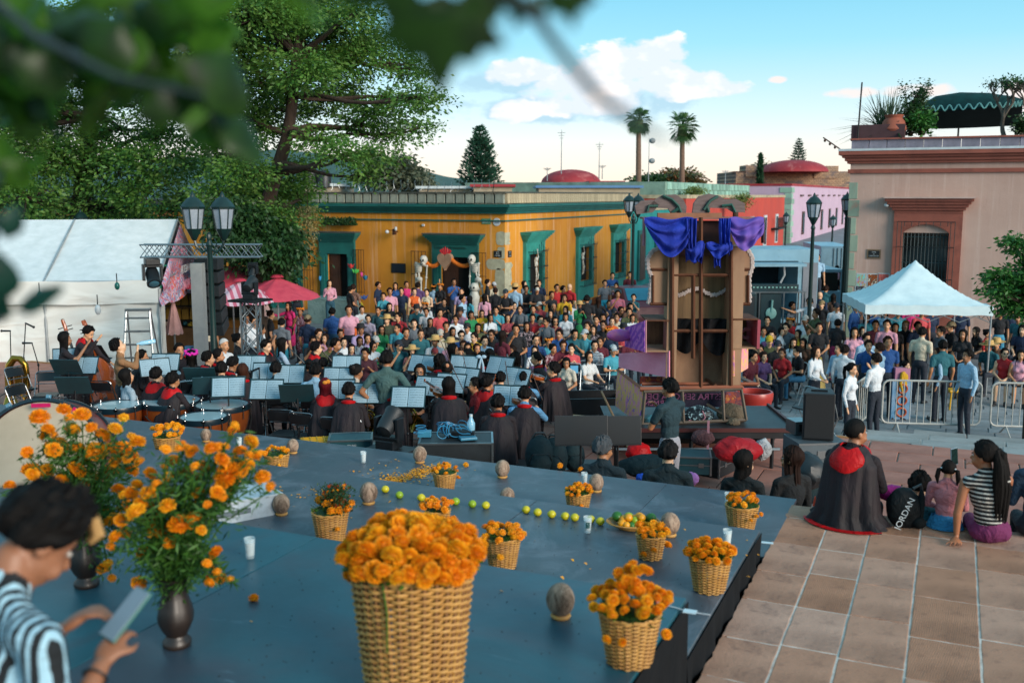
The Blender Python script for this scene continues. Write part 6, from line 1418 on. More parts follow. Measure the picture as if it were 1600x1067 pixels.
q=P(150,648,Z_L);viol('double_bass','darker double bass with curled red scroll beside the long-haired girl','double bass',(q.x,q.y,Z_L),(R(-12),R(-15),YAW+.4),1.04,'double basses')
M_brass=mat('brass','#b08a3a','#8f6a28',rgh=.22,metal=.95,nsc=3)
q=P(32,640,Z_L);t=thg('tuba','old brass tuba standing upended beside folding chairs','tuba',(q.x,q.y,Z_L),YAW)
m=MB();m.tube([(-.17,0,.02),(-.17,0,.25),(-.17,0,.65),(-.15,0,.85),(-.05,0,.98),(.06,0,.97),(.15,0,.86),(.17,0,.65),(.16,0,.3)],[.16,.085,.075,.07,.068,.062,.058,.052,.045],16);m.bd('body_tube',M_brass,t,smt=2)
m=MB();m.tube([(-.17,0,.25),(-.17,0,.10),(-.17,0,.0)],[.09,.14,.20],20,caps=0);m.bd('bell',M_brass,t,smt=2,sol=.004)
m=MB();m.tube([(.16,0,.3),(.10,0,.2),(.03,0,.3),(.03,0,.7),(0,0,.8),(-.05,0,.7),(-.05,0,.3)],.026,8);m.tube([(.09,.02,.35),(.09,.02,.75),(.06,.02,.82),(.03,.02,.75)],.018,8)
for k in rn(4):m.cyl((-.02+.035*k,-.06,.42),(-.02+.035*k,-.06,.66),.017,n=8)
m.bd('valves',M_brass,t,smt=2);MB().tube([(.1,-.05,.5),(.2,-.1,.6),(.24,-.1,.62)],.008,6).bd('leadpipe',M_brass,t)
def french_horn(loc,rot,lab0):
 t=thg('french_horn',lab0,'French horn',tuple(loc),0,'French horns');t.rotation_euler=rot;m=MB()
 m.tube([(.13*cos(a),0,.13*sin(a))for a in[R(20+24*k)for k in rn(15)]],[.012+.0012*k for k in rn(15)],8);m.tube([(.095*cos(a),.02,.095*sin(a))for a in[R(24*k)for k in rn(15)]],.009,8,cl_d=1)
 m.tube([(.05,.01,-.05),(.1,.03,.1),(.05,.03,.26),(-.02,.02,.36)],.006,6)
 for k in rn(3):m.cyl((-.03+.035*k,.03,.0),(-.03+.035*k,.03,.07),.014,n=8)
 m.bd('coils',M_brass,t,smt=2);m=MB();m.M=MTr((-.02,-.04,-.16))@MRot(R(62),4,'X');m.lth([(.03,-.14),(.04,-.06),(.075,0),(.13,.045),(.155,.05)],28,cap=0);m.bd('bell',M_brass,t,smt=2,sol=.003);return t
def wind_inst(a,b_,lab0,nm,cat,m_,ra=.009,rb=.014,bell=.03):
 a=V3(a);b_=V3(b_);t=thg(nm,lab0,cat,tuple(a));d=b_-a;MB().tube([(0,0,0),tuple(d*.3),tuple(d*.8),tuple(d)],[ra,ra*1.1,rb,bell],8).bd('tube',m_,t,smt=2);m=MB()
 for k in rn(6):p_=d*(.25+.1*k);m.ell(p_+V3((0,0,.013)),(.008,.008,.005),6,4)
 m.bd('keys',M_ch,t);return t
M_cs=mat('case_dark','#15191c','#20262a',rgh=.5,nsc=3,bump=.2,bsc=60);M_al=mat('aluminium','#9aa0a3','#7d8487',rgh=.3,metal=.85);M_tealc=mat('teal_case','#1f4d55','#183e46',rgh=.4,nsc=3)
def fcs(px,py,z,d,rz,lab0,m_=None,name='flight_case',depth_edge='bottom'):
 q=P(px,py,z);t=thg(name,lab0,'equipment case',(q.x,q.y,z),rz);w,dd,h=d
 MB().bbx(-w/2,-dd/2,.01,w/2,dd/2,h*.55).bd('body',m_ or M_cs,t,bevel=.006);MB().bbx(-w/2,-dd/2,h*.56,w/2,dd/2,h).bd('lid',m_ or M_cs,t,bevel=.006)
 m=MB();e=.012
 for sx_ in(-1,1):
  for sy_ in(-1,1):m.bbx(sx_*w/2-e,sy_*dd/2-e,0,sx_*w/2+e,sy_*dd/2+e,h+e*.5)
  m.bbx(-w/2,sx_*dd/2-e,h-e,w/2,sx_*dd/2+e,h+e*.6);m.bbx(sx_*w/2-e,-dd/2,h-e,sx_*w/2+e,dd/2,h+e*.6);m.bbx(-w/2,sx_*(dd/2+.002)-.003,h*.53,w/2,sx_*(dd/2+.002)+.003,h*.58)
 m.bd('edging',M_al,t);m=MB()
 for sx_ in(-.28,.28):m.box((sx_*w,-dd/2-.006,h*.56),(.07,.012,.06))
 m.bd('latch',M_al,t);return t
s=N('canvas_wrinkled');v=s.coord('Object',(.5,1,1.6));s.b.inputs['Base Color'].default_value=C('#d8d8d2')+(1,);s.b.inputs['Roughness'].default_value=.7;s.bump(s.noise(v,.9,2,.4,1.4),.6,.16);M_canvas=s.m
M_canvasr=clo('white_canvas_roof','#d4dadc','#c4cccd',rgh=.5,fold=.35,fscale=1.2)
A_=R(8.5);ed_=RT*cos(A_)+FW*sin(A_);dd_=FW*cos(A_)-RT*sin(A_)
z_e=2.62;pc=P(247,439,z_e);c0=V3((pc.x,pc.y,0));rzm=math.atan2(ed_.y,ed_.x)
mq=thg('marquee','big white canvas marquee with pitched roof and wrinkled side walls','marquee',tuple(c0),rzm)
LM,WM,ZR=16.0,6.0,1.42
def mq_roof(front):
 def fn(u,v_):
  x=-LM*(1-u);y=WM/2*v_ if front else WM-WM/2*v_;z=z_e+ZR*v_-.05*sin(pi*v_)*(.5+.5*cos(u*LM/2.6*2*pi))-.02*sin(u*60)*(1-v_)
  return V3((x,y,z))
 return fn
MB().grid(mq_roof(1),90,10).bd('roof_front',M_canvasr,mq,smt=2,sol=.01);MB().grid(mq_roof(0),40,6).bd('roof_back',M_canvasr,mq,smt=2,sol=.01)
def wallf(u,v_):
 x=-LM*(1-u);b_=abs(sin(u*LM/2.75*pi));return V3((x,-.06+.05*sin(u*44+v_*3)*(.3+v_)*b_+.035*sin(u*97+2*v_)*b_-.05*v_*b_+.05*nz3((u*30,v_*9,1)),(z_e-.45)*(1-v_)))
MB().grid(lambda u,v_:wallf(u,v_)+V3((0,.08,0)),200,26).bd('side_wall',M_canvas,mq,smt=2,sol=.008)
MB().grid(lambda u,v_:V3((-LM*(1-u),-.09+.03*sin(u*50)*v_+.025*nz3((u*40,v_*3,2)),z_e+.02-.56*v_-.015*sin(u*LM*2.3))),200,5).bd('valance',M_canvas,mq,smt=2,sol=.008)
m=MB()
for k in rn(7):x=-LM*k/6;m.cyl((x,0,0),(x,0,z_e),.035,n=8);m.cyl((x,WM,0),(x,WM,z_e),.035,n=8);m.cyl((x,0,z_e),(x,WM/2,z_e+ZR),.03,n=6);m.cyl((x,WM,z_e),(x,WM/2,z_e+ZR),.03,n=6)
m.cyl((-LM,0,z_e),(0,0,z_e),.03,n=6).cyl((0,0,z_e),(0,WM,z_e),.03,n=6);m.bd('frame',M_ws,mq)
MB().grid(lambda u,v_:V3((.02,-.05+.55*u+.04*sin(v_*9),(z_e-.2)*(1-v_))),6,12).bd('end_flap',M_canvas,mq,smt=2,sol=.01)
s=N('banner_print');v=s.coord('Object');nz_=s.noise(s.coord('Object',(1,1,1)),3.2,3,.6,2.5);cr=s.new('ShaderNodeValToRGB');s.put(cr,0,nz_);cr.color_ramp.interpolation='CONSTANT'
for i,(p_,c_)in enm(((0,'#c8603a'),(.38,'#c07aa0'),(.44,'#5a86a8'),(.49,'#d8c8d0'),(.54,'#c85a86'),(.6,'#d87a3a'),(.66,'#3f5f80'))):
 e=cr.color_ramp.elements[0]if i==0 else cr.color_ramp.elements.new(p_);e.position=p_;e.color=C(c_)+(1,)
s.put(s.b,'Base Color',cr.outputs[0]);M_banner=s.m
bn=thg('gable_banner','colourful printed banner hanging slack in the gable of the marquee','banner',tuple(c0),rzm)
def bf(u,v_):
 y=.1+u*(WM-.2);top=z_e+ZR*(1-abs(y-WM/2)/(WM/2))-.12;bot=z_e-.62+.1*sin(u*14);return V3((.06+.12*v_*sin(u*16)+.05*sin(v_*7),y-.25*v_,top+(bot-top)*v_))
MB().grid(bf,40,14).bd('cloth',M_banner,bn,smt=2,sol=.006)
M_pinkl=mat('pink_letters','#d890a8',rgh=.7)
for k,w in enm(('FERIA','ARTESANAL','OAXACA')):text('lettering',w,.36 if k!=1 else .3,M_wht if k==1 else M_pinkl,bn,(.28,2.2+.15*k,z_e+.55-.42*k),(pi/2,0,pi/2))
q=P(217,600,Z_L);t=thg('stepladder','tall aluminium stepladder standing against the marquee wall','ladder',(q.x,q.y,Z_L),YAW+.1);m=MB()
for sx_ in(-1,1):m.tube([(sx_*.34,0,0),(sx_*.24,.22,1.55)],.028,6);m.tube([(sx_*.32,.75,0),(sx_*.24,.30,1.55)],.018,6)
m.bd('rails',M_al,t)
for k in rn(5):MB().box((0,.03+.043*k,.28+.28*k),(.62-.035*k,.10,.035)).bd('step',M_al,t)
MB().box((0,.26,1.57),(.52,.16,.05)).bd('top_cap',M_al,t)
for(px,py,lab,c_)in((183,432,'small teal bulb hanging on the marquee wall','#1f6a60'),(456,432,'',''),(62,447,'teal-green bulb hung farther along the marquee valance','#1f6a60')):
 if not lab:continue
 q=PD(px,py+15,23.2);t=thg('hanging_bulb',lab,'lamp',tuple(q));MB().ell((0,0,0),(.06,.06,.09)).bd('bulb',mat('teal_bulb',c_,rgh=.2),t,smt=2);MB().cyl((0,0,.08),(0,0,.3),.012,n=6).bd('cord',M_ink,t)
q=PD(153,484,23.0);t=thg('hanging_lamp','white bulb lamp hanging on the marquee wall near the ladder','lamp',tuple(q));MB().ell((0,0,0),(.07,.07,.12)).bd('bulb',M_wht,t,smt=2);MB().cyl((0,0,.1),(0,0,.35),.012,n=6).bd('cord',M_ink,t)
def truss(a,b_,w,m_,bays,nm,parent):
 a=V3(a);b_=V3(b_);m=MB();d=(b_-a);up=V3((0,0,1))if abs(d.normalized().z)<.9 else FW.copy();sd=d.cross(up).normalized();up=sd.cross(d).normalized();cs=[sd*i*w/2+up*j*w/2 for i,j in((-1,-1),(1,-1),(1,1),(-1,1))]
 for c_ in cs:m.cyl(a+c_,b_+c_,w*.07,n=6)
 for k in rn(bays):
  for i in rn(4):
   p_=a+d*(k/bays);q_=a+d*((k+1)/bays);m.cyl(p_+cs[i],q_+cs[(i+1)%4],w*.035,n=4);m.cyl(q_+cs[i],p_+cs[(i+1)%4],w*.035,n=4)
 return m.bd(nm,m_,parent)
DT=21.0;zt_=PD(310,400,DT).z;tb_=PD(312,560,DT);tb_.z=Z_L*0
tw=thg('lighting_truss','aluminium lighting truss on a square grey tower beside the marquee','truss',tuple(tb_));O_=-tb_
a=PD(222,392,DT)+O_;b_=PD(408,392,DT)+O_;truss(a,b_,.26,M_al,12,'crossbar',tw)
m=MB();cx_=PD(308,400,DT)+O_;m.bbx(-.12,-.12,0,.12,.12,zt_-.15);mo=m.bd('mast',mat('grey_mast','#8c8f8c','#74777a',rgh=.5,nsc=2,dirt='#5a5d60'),tw,(cx_.x,cx_.y,0),YAW);MB().bbx(-.16,-.15,0,.16,.15,1.35).bd('mast_base',mat('grey_mast','#8c8f8c'),mo)
MB().bbx(-.38,-.25,.7,-.22,.2,1.5).bd('blue_box',mat('blue_box','#2f6f98',rgh=.5),mo)
def mvh(loc,rz,lab0,hang=1,tilt=.5,sc_=1.0):
 t=thg('moving_head_light',lab0,'stage light',tuple(loc),rz,'moving head stage lights',sc_);k=-1 if hang else 1
 MB().box((0,0,k*.06),(.26,.24,.12)).bd('base',M_bm,t,bevel=.015);m=MB()
 for sx_ in(-1,1):m.box((sx_*.155,0,k*.25),(.045,.15,.30))
 m.box((0,0,k*.14),(.34,.16,.04));m.bd('yoke',M_bm,t,bevel=.012)
 m=MB();m.M=MTr((0,0,k*.32))@MRot(tilt,4,'X');m.lth([(.02,-.17),(.10,-.15),(.12,-.05),(.115,.12),(.128,.15),(.128,.19),(.10,.19)],20);m.bd('head',M_cs,t,smt=1);m=MB();m.M=MTr((0,0,k*.32))@MRot(tilt,4,'X');m.ell((0,0,.18),(.098,.098,.03));m.bd('lens',mat('lens_glass','#3f6f80',rgh=.05,coat=1),t,smt=2);return t
q=PD(237,404,DT);mvh(q,YAW+.5,'moving head light hanging from the truss over the marquee corner',1,2.4,1.15)
q=PD(395,410,DT);mvh(q,YAW-.3,'moving head light hung at the free end of the truss over the umbrellas',1,2.6,.6)
q=PD(391,470,DT-2);t2w=thg('truss_tower','slim aluminium truss tower carrying a stage light before the umbrellas','truss tower',(q.x,q.y,0));truss((0,0,0),(0,0,q.z),.3,M_al,8,'lattice',t2w);MB().box((0,0,q.z+.01),(.6,.6,.04)).bd('top_plate',M_bm,t2w)
mvh((q.x,q.y,q.z+.03),YAW+2.9,'moving head light standing on top of the slim truss tower',0,1.1,.85)
la=PD(327,412,DT+.8);arr=thg('line_array','curved column of six black loudspeaker boxes hanging by the lantern pole','loudspeakers',tuple(la),YAW)
for k in rn(6):
 MB().box((0,0,0),(.5,.5,.24)).bd('cabinet',M_cs,arr,(0,.02*k*k*.4,-.28*k),0,bevel=.01).rotation_euler.x=.07*k
 MB().box((0,-.26,0),(.46,.02,.2)).bd('grille',mat('speaker_mesh','#1c262b','#0e1417',rgh=.6,nsc=60,amt=.9),arr,(0,.02*k*k*.4,-.28*k)).rotation_euler.x=.07*k
M_post=mat('dark_green_iron','#12302e','#0c2222',rgh=.4,nsc=4,bump=.1);M_lglass=mat('lantern_glass','#9aa4ae','#828c98',rgh=.15,nsc=6,coat=.5)
def lantern(parent,loc,k=1.0):
 m=MB();o=V3(loc);m.lth([(.03,0),(.05,.02),(.12,.16),(.15,.22)],8,o);m.lth([(.22,.58),(.23,.62),(.19,.68),(.11,.77),(.05,.80),(.02,.88),(.001,.90)],8,o);
 for i in rn(8):a=i*pi/4;m.cyl(o+V3((.15*cos(a),.15*sin(a),.22)),o+V3((.21*cos(a),.21*sin(a),.6)),.011,n=4)
 f=m.bd('lantern',M_post,parent,smt=1);MB().lth([(.135,.2),(.20,.59)],8,o,cap=0).bd('lantern_glass',M_lglass,f);MB().ell(o+V3((0,0,.36)),(.05,.05,.1)).bd('bulb',mat('bulb_white','#c8c4b4',rgh=.4),f)
def lamp_post(px,pyb,ptop,zb,lab0,double=1,D=None,gap=24,k=1.0):
 """ptop: pixel row of the lantern's foot"""
 q=P(px,pyb,zb)if D is None else PD(px,pyb,D);D_=(q-EYE).dot(FW);q.z=zb;ht=PD(px,ptop,D_).z-zb;t=thg('street_lamp',lab0,'street lamp',tuple(q),YAW)
 m=MB();m.lth([(.16,0),(.16,.1),(.12,.14),(.11,.6),(.13,.64),(.075,.7),(.06,1.4),(.05,ht-.12),(.07,ht-.08),(.04,ht)],12);m.bd('pole',M_post,t,smt=1)
 if double:
  g_=gap/FPX*D_;m=MB()
  for sx_ in(-1,1):m.tube([(0,0,ht-.15),(sx_*g_*.5,0,ht-.22),(sx_*g_*.9,0,ht-.1),(sx_*g_,0,ht+.02)],.025,6);m.tube([(sx_*g_*.3,0,ht-.18),(sx_*g_*.5,0,ht-.05),(sx_*g_*.35,0,ht+.03)],.012,5)
  m.ell((0,0,ht+.06),(.05,.05,.1),8,6);m.bd('arms',M_post,t,smt=2);lantern(t,(-g_,0,ht));lantern(t,(g_,0,ht))
 else:lantern(t,(0,0,ht))
 return t
lamp_post(335,560,376,Z_L,'nearest street lamp with twin lanterns, in front of the loudspeaker column',gap=23,D=18.5)
lamp_post(987,500,340,0,'street lamp with twin lanterns at the far end of the ochre house',D=37,gap=7)
lamp_post(1265,480,352,0,'single lantern street lamp beside the open truck',0,D=28)
lamp_post(1316,470,338,0,'taller lamp post standing close to the pink house corner',0,D=37)
lamp_post(1298,420,358,0,'thin far lamp post before the lilac house',0,D=62)
lamp_post(1226,400,352,0,'small far lamp post before the coral house',0,D=66)
lamp_post(131,420,372,0,'street lamp half hidden in the tree above the marquee roof',0,D=31)
q=PD(1322,440,31.5);t=thg('dark_pole','plain dark pole right at the pink house corner','pole',(q.x,q.y,0));MB().cyl((0,0,0),(0,0,PD(1322,340,31.5).z),.07,.06,10).bd('pole',M_post,t)
M_umb=clo('umbrella_pink','#c84c5c','#b23c50',rgh=.8,fold=.12,fscale=3);M_umb2=clo('umbrella_red','#b03648',rgh=.8,fold=.12)
s=N('umbrella_stripe');v=s.coord('Object');sp3=s.new('ShaderNodeSeparateXYZ');s.put(sp3,0,v);an=s.math('ARCTAN2',sp3.outputs[1],sp3.outputs[0]);f=s.math('GREATER_THAN',s.math('SINE',s.math('MULTIPLY',s.math('ADD',sp3.outputs[0],sp3.outputs[1]),26)),.1);s.put(s.b,'Base Color',s.mix(f,C('#c9a9b4'),C('#b4586c')));s.b.inputs['Roughness'].default_value=.8;M_umbs=s.m
def umbrella(pxc,pytop,pyedge,wpx,D,lab0,m_,nseg=8,rz=.3,drop=.2):
 c=PD(pxc,pytop,D);r=wpx/2/FPX*D;h=c.z-PD(pxc,pyedge,D).z;t=thg('patio_umbrella',lab0,'umbrella',(c.x,c.y,0),rz)
 def fn(u,v_):
  a=u*2*pi;k=a/(2*pi/nseg)%1;sag=1-(1-cos(pi/nseg))*sin(k*pi);return V3((r*v_*sag*cos(a),r*v_*sag*sin(a),c.z-h*v_**1.12-.05*sin(k*pi)*v_))
 MB().grid(fn,nseg*6,8,cl_d=1).bd('canopy',m_,t,smt=2,sol=.006);m=MB()
 for i in rn(nseg):a=i*2*pi/nseg;m.cyl((0,0,c.z-.03),(r*cos(a),r*sin(a),c.z-h-.02),.012,n=4)
 m.bd('ribs',M_ws,t);MB().cyl((0,0,0),(0,0,c.z+.05),.025,n=8).bd('pole',M_ws,t);MB().lth([(.18,c.z+.01),(.12,c.z+.07),(.001,c.z+.09)],12).bd('vent_cap',M_umb2,t)
 MB().lth([(.28,0),(.28,.06),(.05,.12),(.001,.12)],14).bd('foot',M_cs,t)
umbrella(433,434,463,138,26,'large faded red patio umbrella nearest the ochre house',M_umb)
umbrella(362,420,446,150,27.5,'second faded red patio umbrella behind the lighting truss',M_umb,rz=.5)
umbrella(375,440,470,118,25.0,'pink and white striped patio umbrella below the red ones',M_umbs,rz=.1)
umbrella(405,452,492,40,28.5,'small pale umbrella partly hidden beneath the striped one',clo('umbrella_pale','#c4a4a0'))
umbrella(270,466,520,26,27,'closed pale pink umbrella by the craft stall',clo('umbrella_closed','#c49a98'),rz=0)
q=P(280,560,0);t=thg('craft_stall','craft stall with rows of hanging woven bags behind the truss tower','stall',(q.x,q.y+.8,0),YAW);rg=random.Random(6)
MB().bbx(-1.1,-.2,0,1.4,.25,.82).bd('counter',mat('stall_wood','#7a5a3a',rgh=.8),t);MB().bbx(-1.1,.3,.8,1.6,.36,2.6).bd('back_panel',mat('stall_back','#5f5a50','#3b3832',rgh=.9,nsc=2),t);MB().bbx(-1.1,-.2,1.85,1.3,-.14,1.9).bbx(-1.1,-.2,1.4,1.3,-.14,1.44).bd('rail',mat('stall_wood','#7a5a3a'),t)
bag_me=MB().box((0,0,-.16),(.2,.1,.3),taper=.85).tube([(-.06,0,0),(0,0,.06),(.06,0,0)],.008,4).mesh('bag',mat('woven_bag','#b08a3a','#8f6a24',rgh=.8,nsc=8,bump=.4,randv=.25),bevel=.02)
for r_ in rn(2):
 for k in rn(8):obj('bag',bag_me,t,(-.95+k*.235,-.22,1.82-r_*.42))
cols=['#a83a5a','#b89c2c','#2c7a8a','#c05a2c','#6a2c7a','#b82c3a','#c8b8a4']
for k in rn(34):
 MB().ell((rg.uniform(-1,1.3),rg.uniform(-.15,.15),.86+rg.random()*.08),(rg.uniform(.05,.1),.06,rg.uniform(.05,.09)),8,6).bd('trinket',mat('trinket'+str(k%7),cols[k%7],rgh=.5),t)
for k in rn(4):MB().box((.9+.15*k,.2,2.2-.1*(k%2)),(.16,.03,.5)).bd('hanging_cloth',clo('stall_cloth'+str(k),['#8a1f8f','#c8b8a0','#c82c5a','#1f7a8a'][k]),t)
q=P(358,560,0);t=thg('yellow_counter','yellow-brown wooden counter behind the lantern pole','counter',(q.x,q.y+1,0),YAW);MB().bbx(-.9,-.3,0,.9,.3,1.0).bbx(-1,-.36,1.0,1,.36,1.06).bd('counter',mat('mustard_wood','#a8742c','#8a5c20',rgh=.6,nsc=2),t)
for(px,py,zz,lab,c_,w)in((490,410,2.0,'bright yellow woven disc leaning at the foot of the teal doorway','#c8b41c',.5),):
 q=PY(557,482,CY-1.6);t=thg('yellow_disc',lab,'disc',(q.x,q.y,q.z));m=MB();m.lth([(.30,-.03),(.34,0),(.30,.03),(.26,.02),(.001,.02)],28);o=m.bd('disc',mat('disc_yellow',c_,rgh=.6,nsc=20,bump=.3),t);o.rotation_euler=(pi/2,0,0)
for k,(px,py,c_,lab)in enm(((548,416,'#c03030','red paper bird'),(556,424,'#2c9a3a','green paper bird'),(565,429,'#c83a8a','pink paper bird'),(571,434,'#1f7a9a','blue paper bird'),(569,465,'#1f4a8a','dark blue paper bird'),(500,435,'#2c8ac0','light blue paper bird'))):
 q=PY(px,py,CY-.35);t=thg('paper_bird',lab+' strung beside the teal doorway','decoration',tuple(q),k,'paper birds on strings');MB().ell((0,0,0),(.07,.05,.10),8,6)._add([(0,0,0),(.16,.03,.1),(.1,.0,-.06)],[(0,1,2)])._add([(0,0,0),(-.16,.03,.12),(-.1,.0,-.06)],[(0,1,2)]).bd('bird',mat('paper'+str(k),c_,rgh=.7),t)
M_bn=mat('bone_white','#c4c2b8','#a8a69c',rgh=.6,nsc=6)
def bone(m,a,b_,r):m.capsule(a,b_,r,r*.9,8);m.ell(a,(r*1.7,)*3,8,6);m.ell(b_,(r*1.7,)*3,8,6)
def skeleton(pts,depth_y,lab0,k=1.0):
 g_=lambda px,py:PY(px,py,depth_y)
 base=g_(*pts['hip']);t=thg('papier_mache_skeleton',lab0,'skeleton figure',tuple(base),0,'giant papier-mache skeletons');L_=lambda n_:g_(*pts[n_])-base
 h=L_('head');m=MB();m.ell(h,(.17*k,.19*k,.20*k),16,12);m.ell(h+V3((0,-.05*k,-.15*k)),(.11*k,.12*k,.10*k),12,8);m.bd('skull',M_bn,t,smt=2);m=MB()
 for sx_ in(-1,1):m.ell(h+V3((sx_*.065*k,-.17*k,-.01)),(.042*k,.03*k,.05*k),8,6)
 m.ell(h+V3((0,-.175*k,-.08*k)),(.02*k,.02*k,.03*k),6,4);m.box(h+V3((0,-.165*k,-.165*k)),(.12*k,.02*k,.02*k));m.bd('eye_sockets',M_ink,t)
 ch=L_('chest');m=MB();sa=(L_('sl')-L_('sr'));
 m.capsule(h-V3((0,0,.15*k)),ch,.04*k,.05*k,8);m.capsule(ch,V3((0,0,0)),.05*k,.045*k,8);m.capsule(L_('sl'),L_('sr'),.045*k,.045*k,8)
 for q in rn(5):m.tube([ch+V3((.20*k*cos(a)*(1-.1*q),-.13*k*sin(a),.13-.075*q*k+.03))for a in[i*pi/7 for i in rn(-1,9)]],.017*k,6)
 m.ell(ch,(.16*k,.09*k,.2*k),12,8);m.ell((0,0,0),(.16*k,.10*k,.11*k),12,8);m.bd('ribcage',M_bn,t,smt=2)
 for s_ in 'lr':
  m=MB();bone(m,L_('s'+s_),L_('e'+s_),.034*k);bone(m,L_('e'+s_),L_('h'+s_),.03*k);m.ell(L_('h'+s_),(.06*k,.05*k,.08*k),8,6);m.bd('arm',M_bn,t,smt=2)
  m=MB();bone(m,L_('k'+s_)*.0+V3(((-.08 if s_=='l' else .08)*k,0,-.04)),L_('k'+s_),.042*k);bone(m,L_('k'+s_),L_('f'+s_),.036*k);m.ell(L_('f'+s_)+V3((0,-.08,0)),(.06*k,.13*k,.04*k),8,6);m.bd('leg',M_bn,t,smt=2)
skeleton({'head':(662,406),'chest':(654,420),'hip':(655,436),'sl':(650,411),'sr':(667,416),'el':(650,430),'er':(666,434),'hl':(650,447),'hr':(665,452),'kl':(651,455),'kr':(658,455),'fl':(651,475),'fr':(659,475)},CY-.7,'giant white skeleton with bowed head by the heart doorway, nearer the black board',.86)
skeleton({'head':(737,405),'chest':(742,420),'hip':(747,437),'sl':(735,415),'sr':(748,412),'el':(734,432),'er':(748,430),'hl':(734,448),'hr':(746,447),'kl':(748,452),'kr':(753,448),'fl':(745,470),'fr':(755,462)},CY-.7,'giant white skeleton with raised face by the heart doorway, nearer the house corner',.86)
q=PY(741,449,CY-1.1);t=thg('skeleton_bust','smaller white papier-mache figure with round head beneath the corner skeleton','skeleton figure',(q.x,q.y,0));MB().ell((0,0,q.z),(.17,.17,.17)).lth([(.12,q.z-.15),(.2,q.z-.35),(.16,q.z-.6),(.24,q.z-1.0),(.001,q.z-1.0)],16).bd('bust',M_bn,t,smt=2);MB().ell((-.06,-.15,q.z),(.03,.03,.04)).ell((.06,-.15,q.z),(.03,.03,.04)).bd('eye_sockets',M_ink,t)
q=PY(696,407,CY-.62);t=thg('heart_ornament','large pinkish heart topped by a red flame above the teal doorway','ornament',tuple(q));poly=[]
for i in rn(40):a=i*pi/20;poly.append((.0205*16*sin(a)**3/1.12,.0205*(13*cos(a)-5*cos(2*a)-2*cos(3*a)-cos(4*a))*1.05))
MB().prism(poly,-.10,.10,axis='y').bd('heart',mat('heart_tan','#a08068','#8a6a54',rgh=.6,nsc=5),t,bevel=.05)
m=MB()
for k in rn(5):a=(k-2)*.38;m.tube([(.05*(k-2),0,.22),(.09*(k-2)*1.1,0,.36),(.13*(k-2)*(.6),0,.52-.05*abs(k-2))],[.05,.055,.005],8)
m.bd('flame',mat('flame_red','#c01820','#98101a',rgh=.5),t,smt=2);text('lettering','La Mano',.01,M_ink,t,(0,-.2,0),RF)if 0 else None
t=thg('flower_garland','two swags of orange marigold garland from the heart to the skeletons','garland',tuple(PY(696,407,CY-.62)))
for(x0,x1,y0,y1,sg)in((666,688,410,408,7),(704,736,404,412,7)):
 m=MB();n=30
 for k in rn(n):
  u=k/(n-1);p_=PY(x0+(x1-x0)*u,y0+(y1-y0)*u+sg*4*u*(1-u),CY-.62)-PY(696,407,CY-.62);m.ell(p_,(.075,.075,.075),8,6,disp=lambda d:1+.25*nz3(d*5+V3((k,0,0))))
 m.bd('swag',mat('garland_orange','#d8740c','#b8540a',rgh=.8,nsc=18),t,smt=1)
text('door_lettering','Casa de Artesanias',.17,mat('faded_teal_letters','#0c3f3c',rgh=.6),None,tuple(PY(703,387,CY-.135)),RF);o=COL.objects[-1];tag(o,'faded dark lettering arched over the heart doorway','lettering');o.name='door_lettering'
for k,(px,py,sc_,lab)in enm(((838,415,.8,'small skeleton climbing the bars of the first side window'),(911,405,.7,'small skeleton climbing the bars of the second side window'))):
 q=PX(px,py,CX+.5);t=thg('climbing_skeleton',lab,'skeleton figure',tuple(q),0,'small climbing skeletons',sc_);m=MB();m.ell((0,0,.3),(.09,.09,.11));m.bd('skull',M_bn,t,smt=2);m=MB();bone(m,(0,0,.2),(0,.03,-.15),.03);m.ell((0,0,.08),(.08,.1,.13))
 bone(m,(0,.05,.15),(.02,.2,.4),.022);bone(m,(.02,.2,.4),(0,.12,.75),.02);bone(m,(0,-.05,.15),(.02,-.16,0),.022);bone(m,(.02,-.16,0),(0,-.2,.25),.02);bone(m,(0,.03,-.15),(.05,.14,-.45),.026);bone(m,(.05,.14,-.45),(0,.1,-.85),.024);bone(m,(0,-.03,-.15),(.05,-.1,-.5),.026);bone(m,(.05,-.1,-.5),(0,-.05,-.9),.024);m.bd('bones',M_bn,t,smt=2)
M_bar=mat('barrier_paint','#b6b6b2','#98968e',rgh=.45,nsc=5,dirt='#7a5a3c',dsc=4,dlo=.58,dhi=.68)
def barricade(a,b_,lab0):
 a=V3(a);b_=V3(b_);d=b_-a;L_=d.length;t=thg('crowd_barrier',lab0,'barrier',tuple(a),math.atan2(d.y,d.x),'steel crowd barriers');m=MB();z0,z1=.22,1.08;rc=.12
 pts=[(rc,z0),(L_-rc,z0)]+[(L_-rc+rc*sin(x),z0+rc-rc*cos(x))for x in(.5,1.0,1.57)]+[(L_-rc+rc*cos(x),z1-rc+rc*sin(x))for x in(0,.5,1.0,1.57)]+[(rc-rc*sin(x),z1-rc+rc*cos(x))for x in(0,.5,1.0,1.57)]+[(rc-rc*cos(x),z0+rc-rc*sin(x))for x in(0,.5,1.0)]
 m.tube([(x,0,z)for x,z in pts],.021,8,cl_d=1);m.bd('frame',M_bar,t,smt=2);n=13;rod=MB().cyl((0,0,z0),(0,0,z1),.0105,n=6).mesh('bar',M_bar,smt=2)
 for k in rn(n):obj('bar',rod,t,(L_*(k+1)/(n+1),0,0))
 ft_=MB().tube([(0,-.28,.01),(0,-.2,.06),(0,0,.2),(0,.2,.06),(0,.28,.01)],.018,6).mesh('foot',M_bar,smt=2);obj('foot',ft_,t,(L_*.16,0,.02));obj('foot',ft_,t,(L_*.84,0,.02));return t
zf=.0
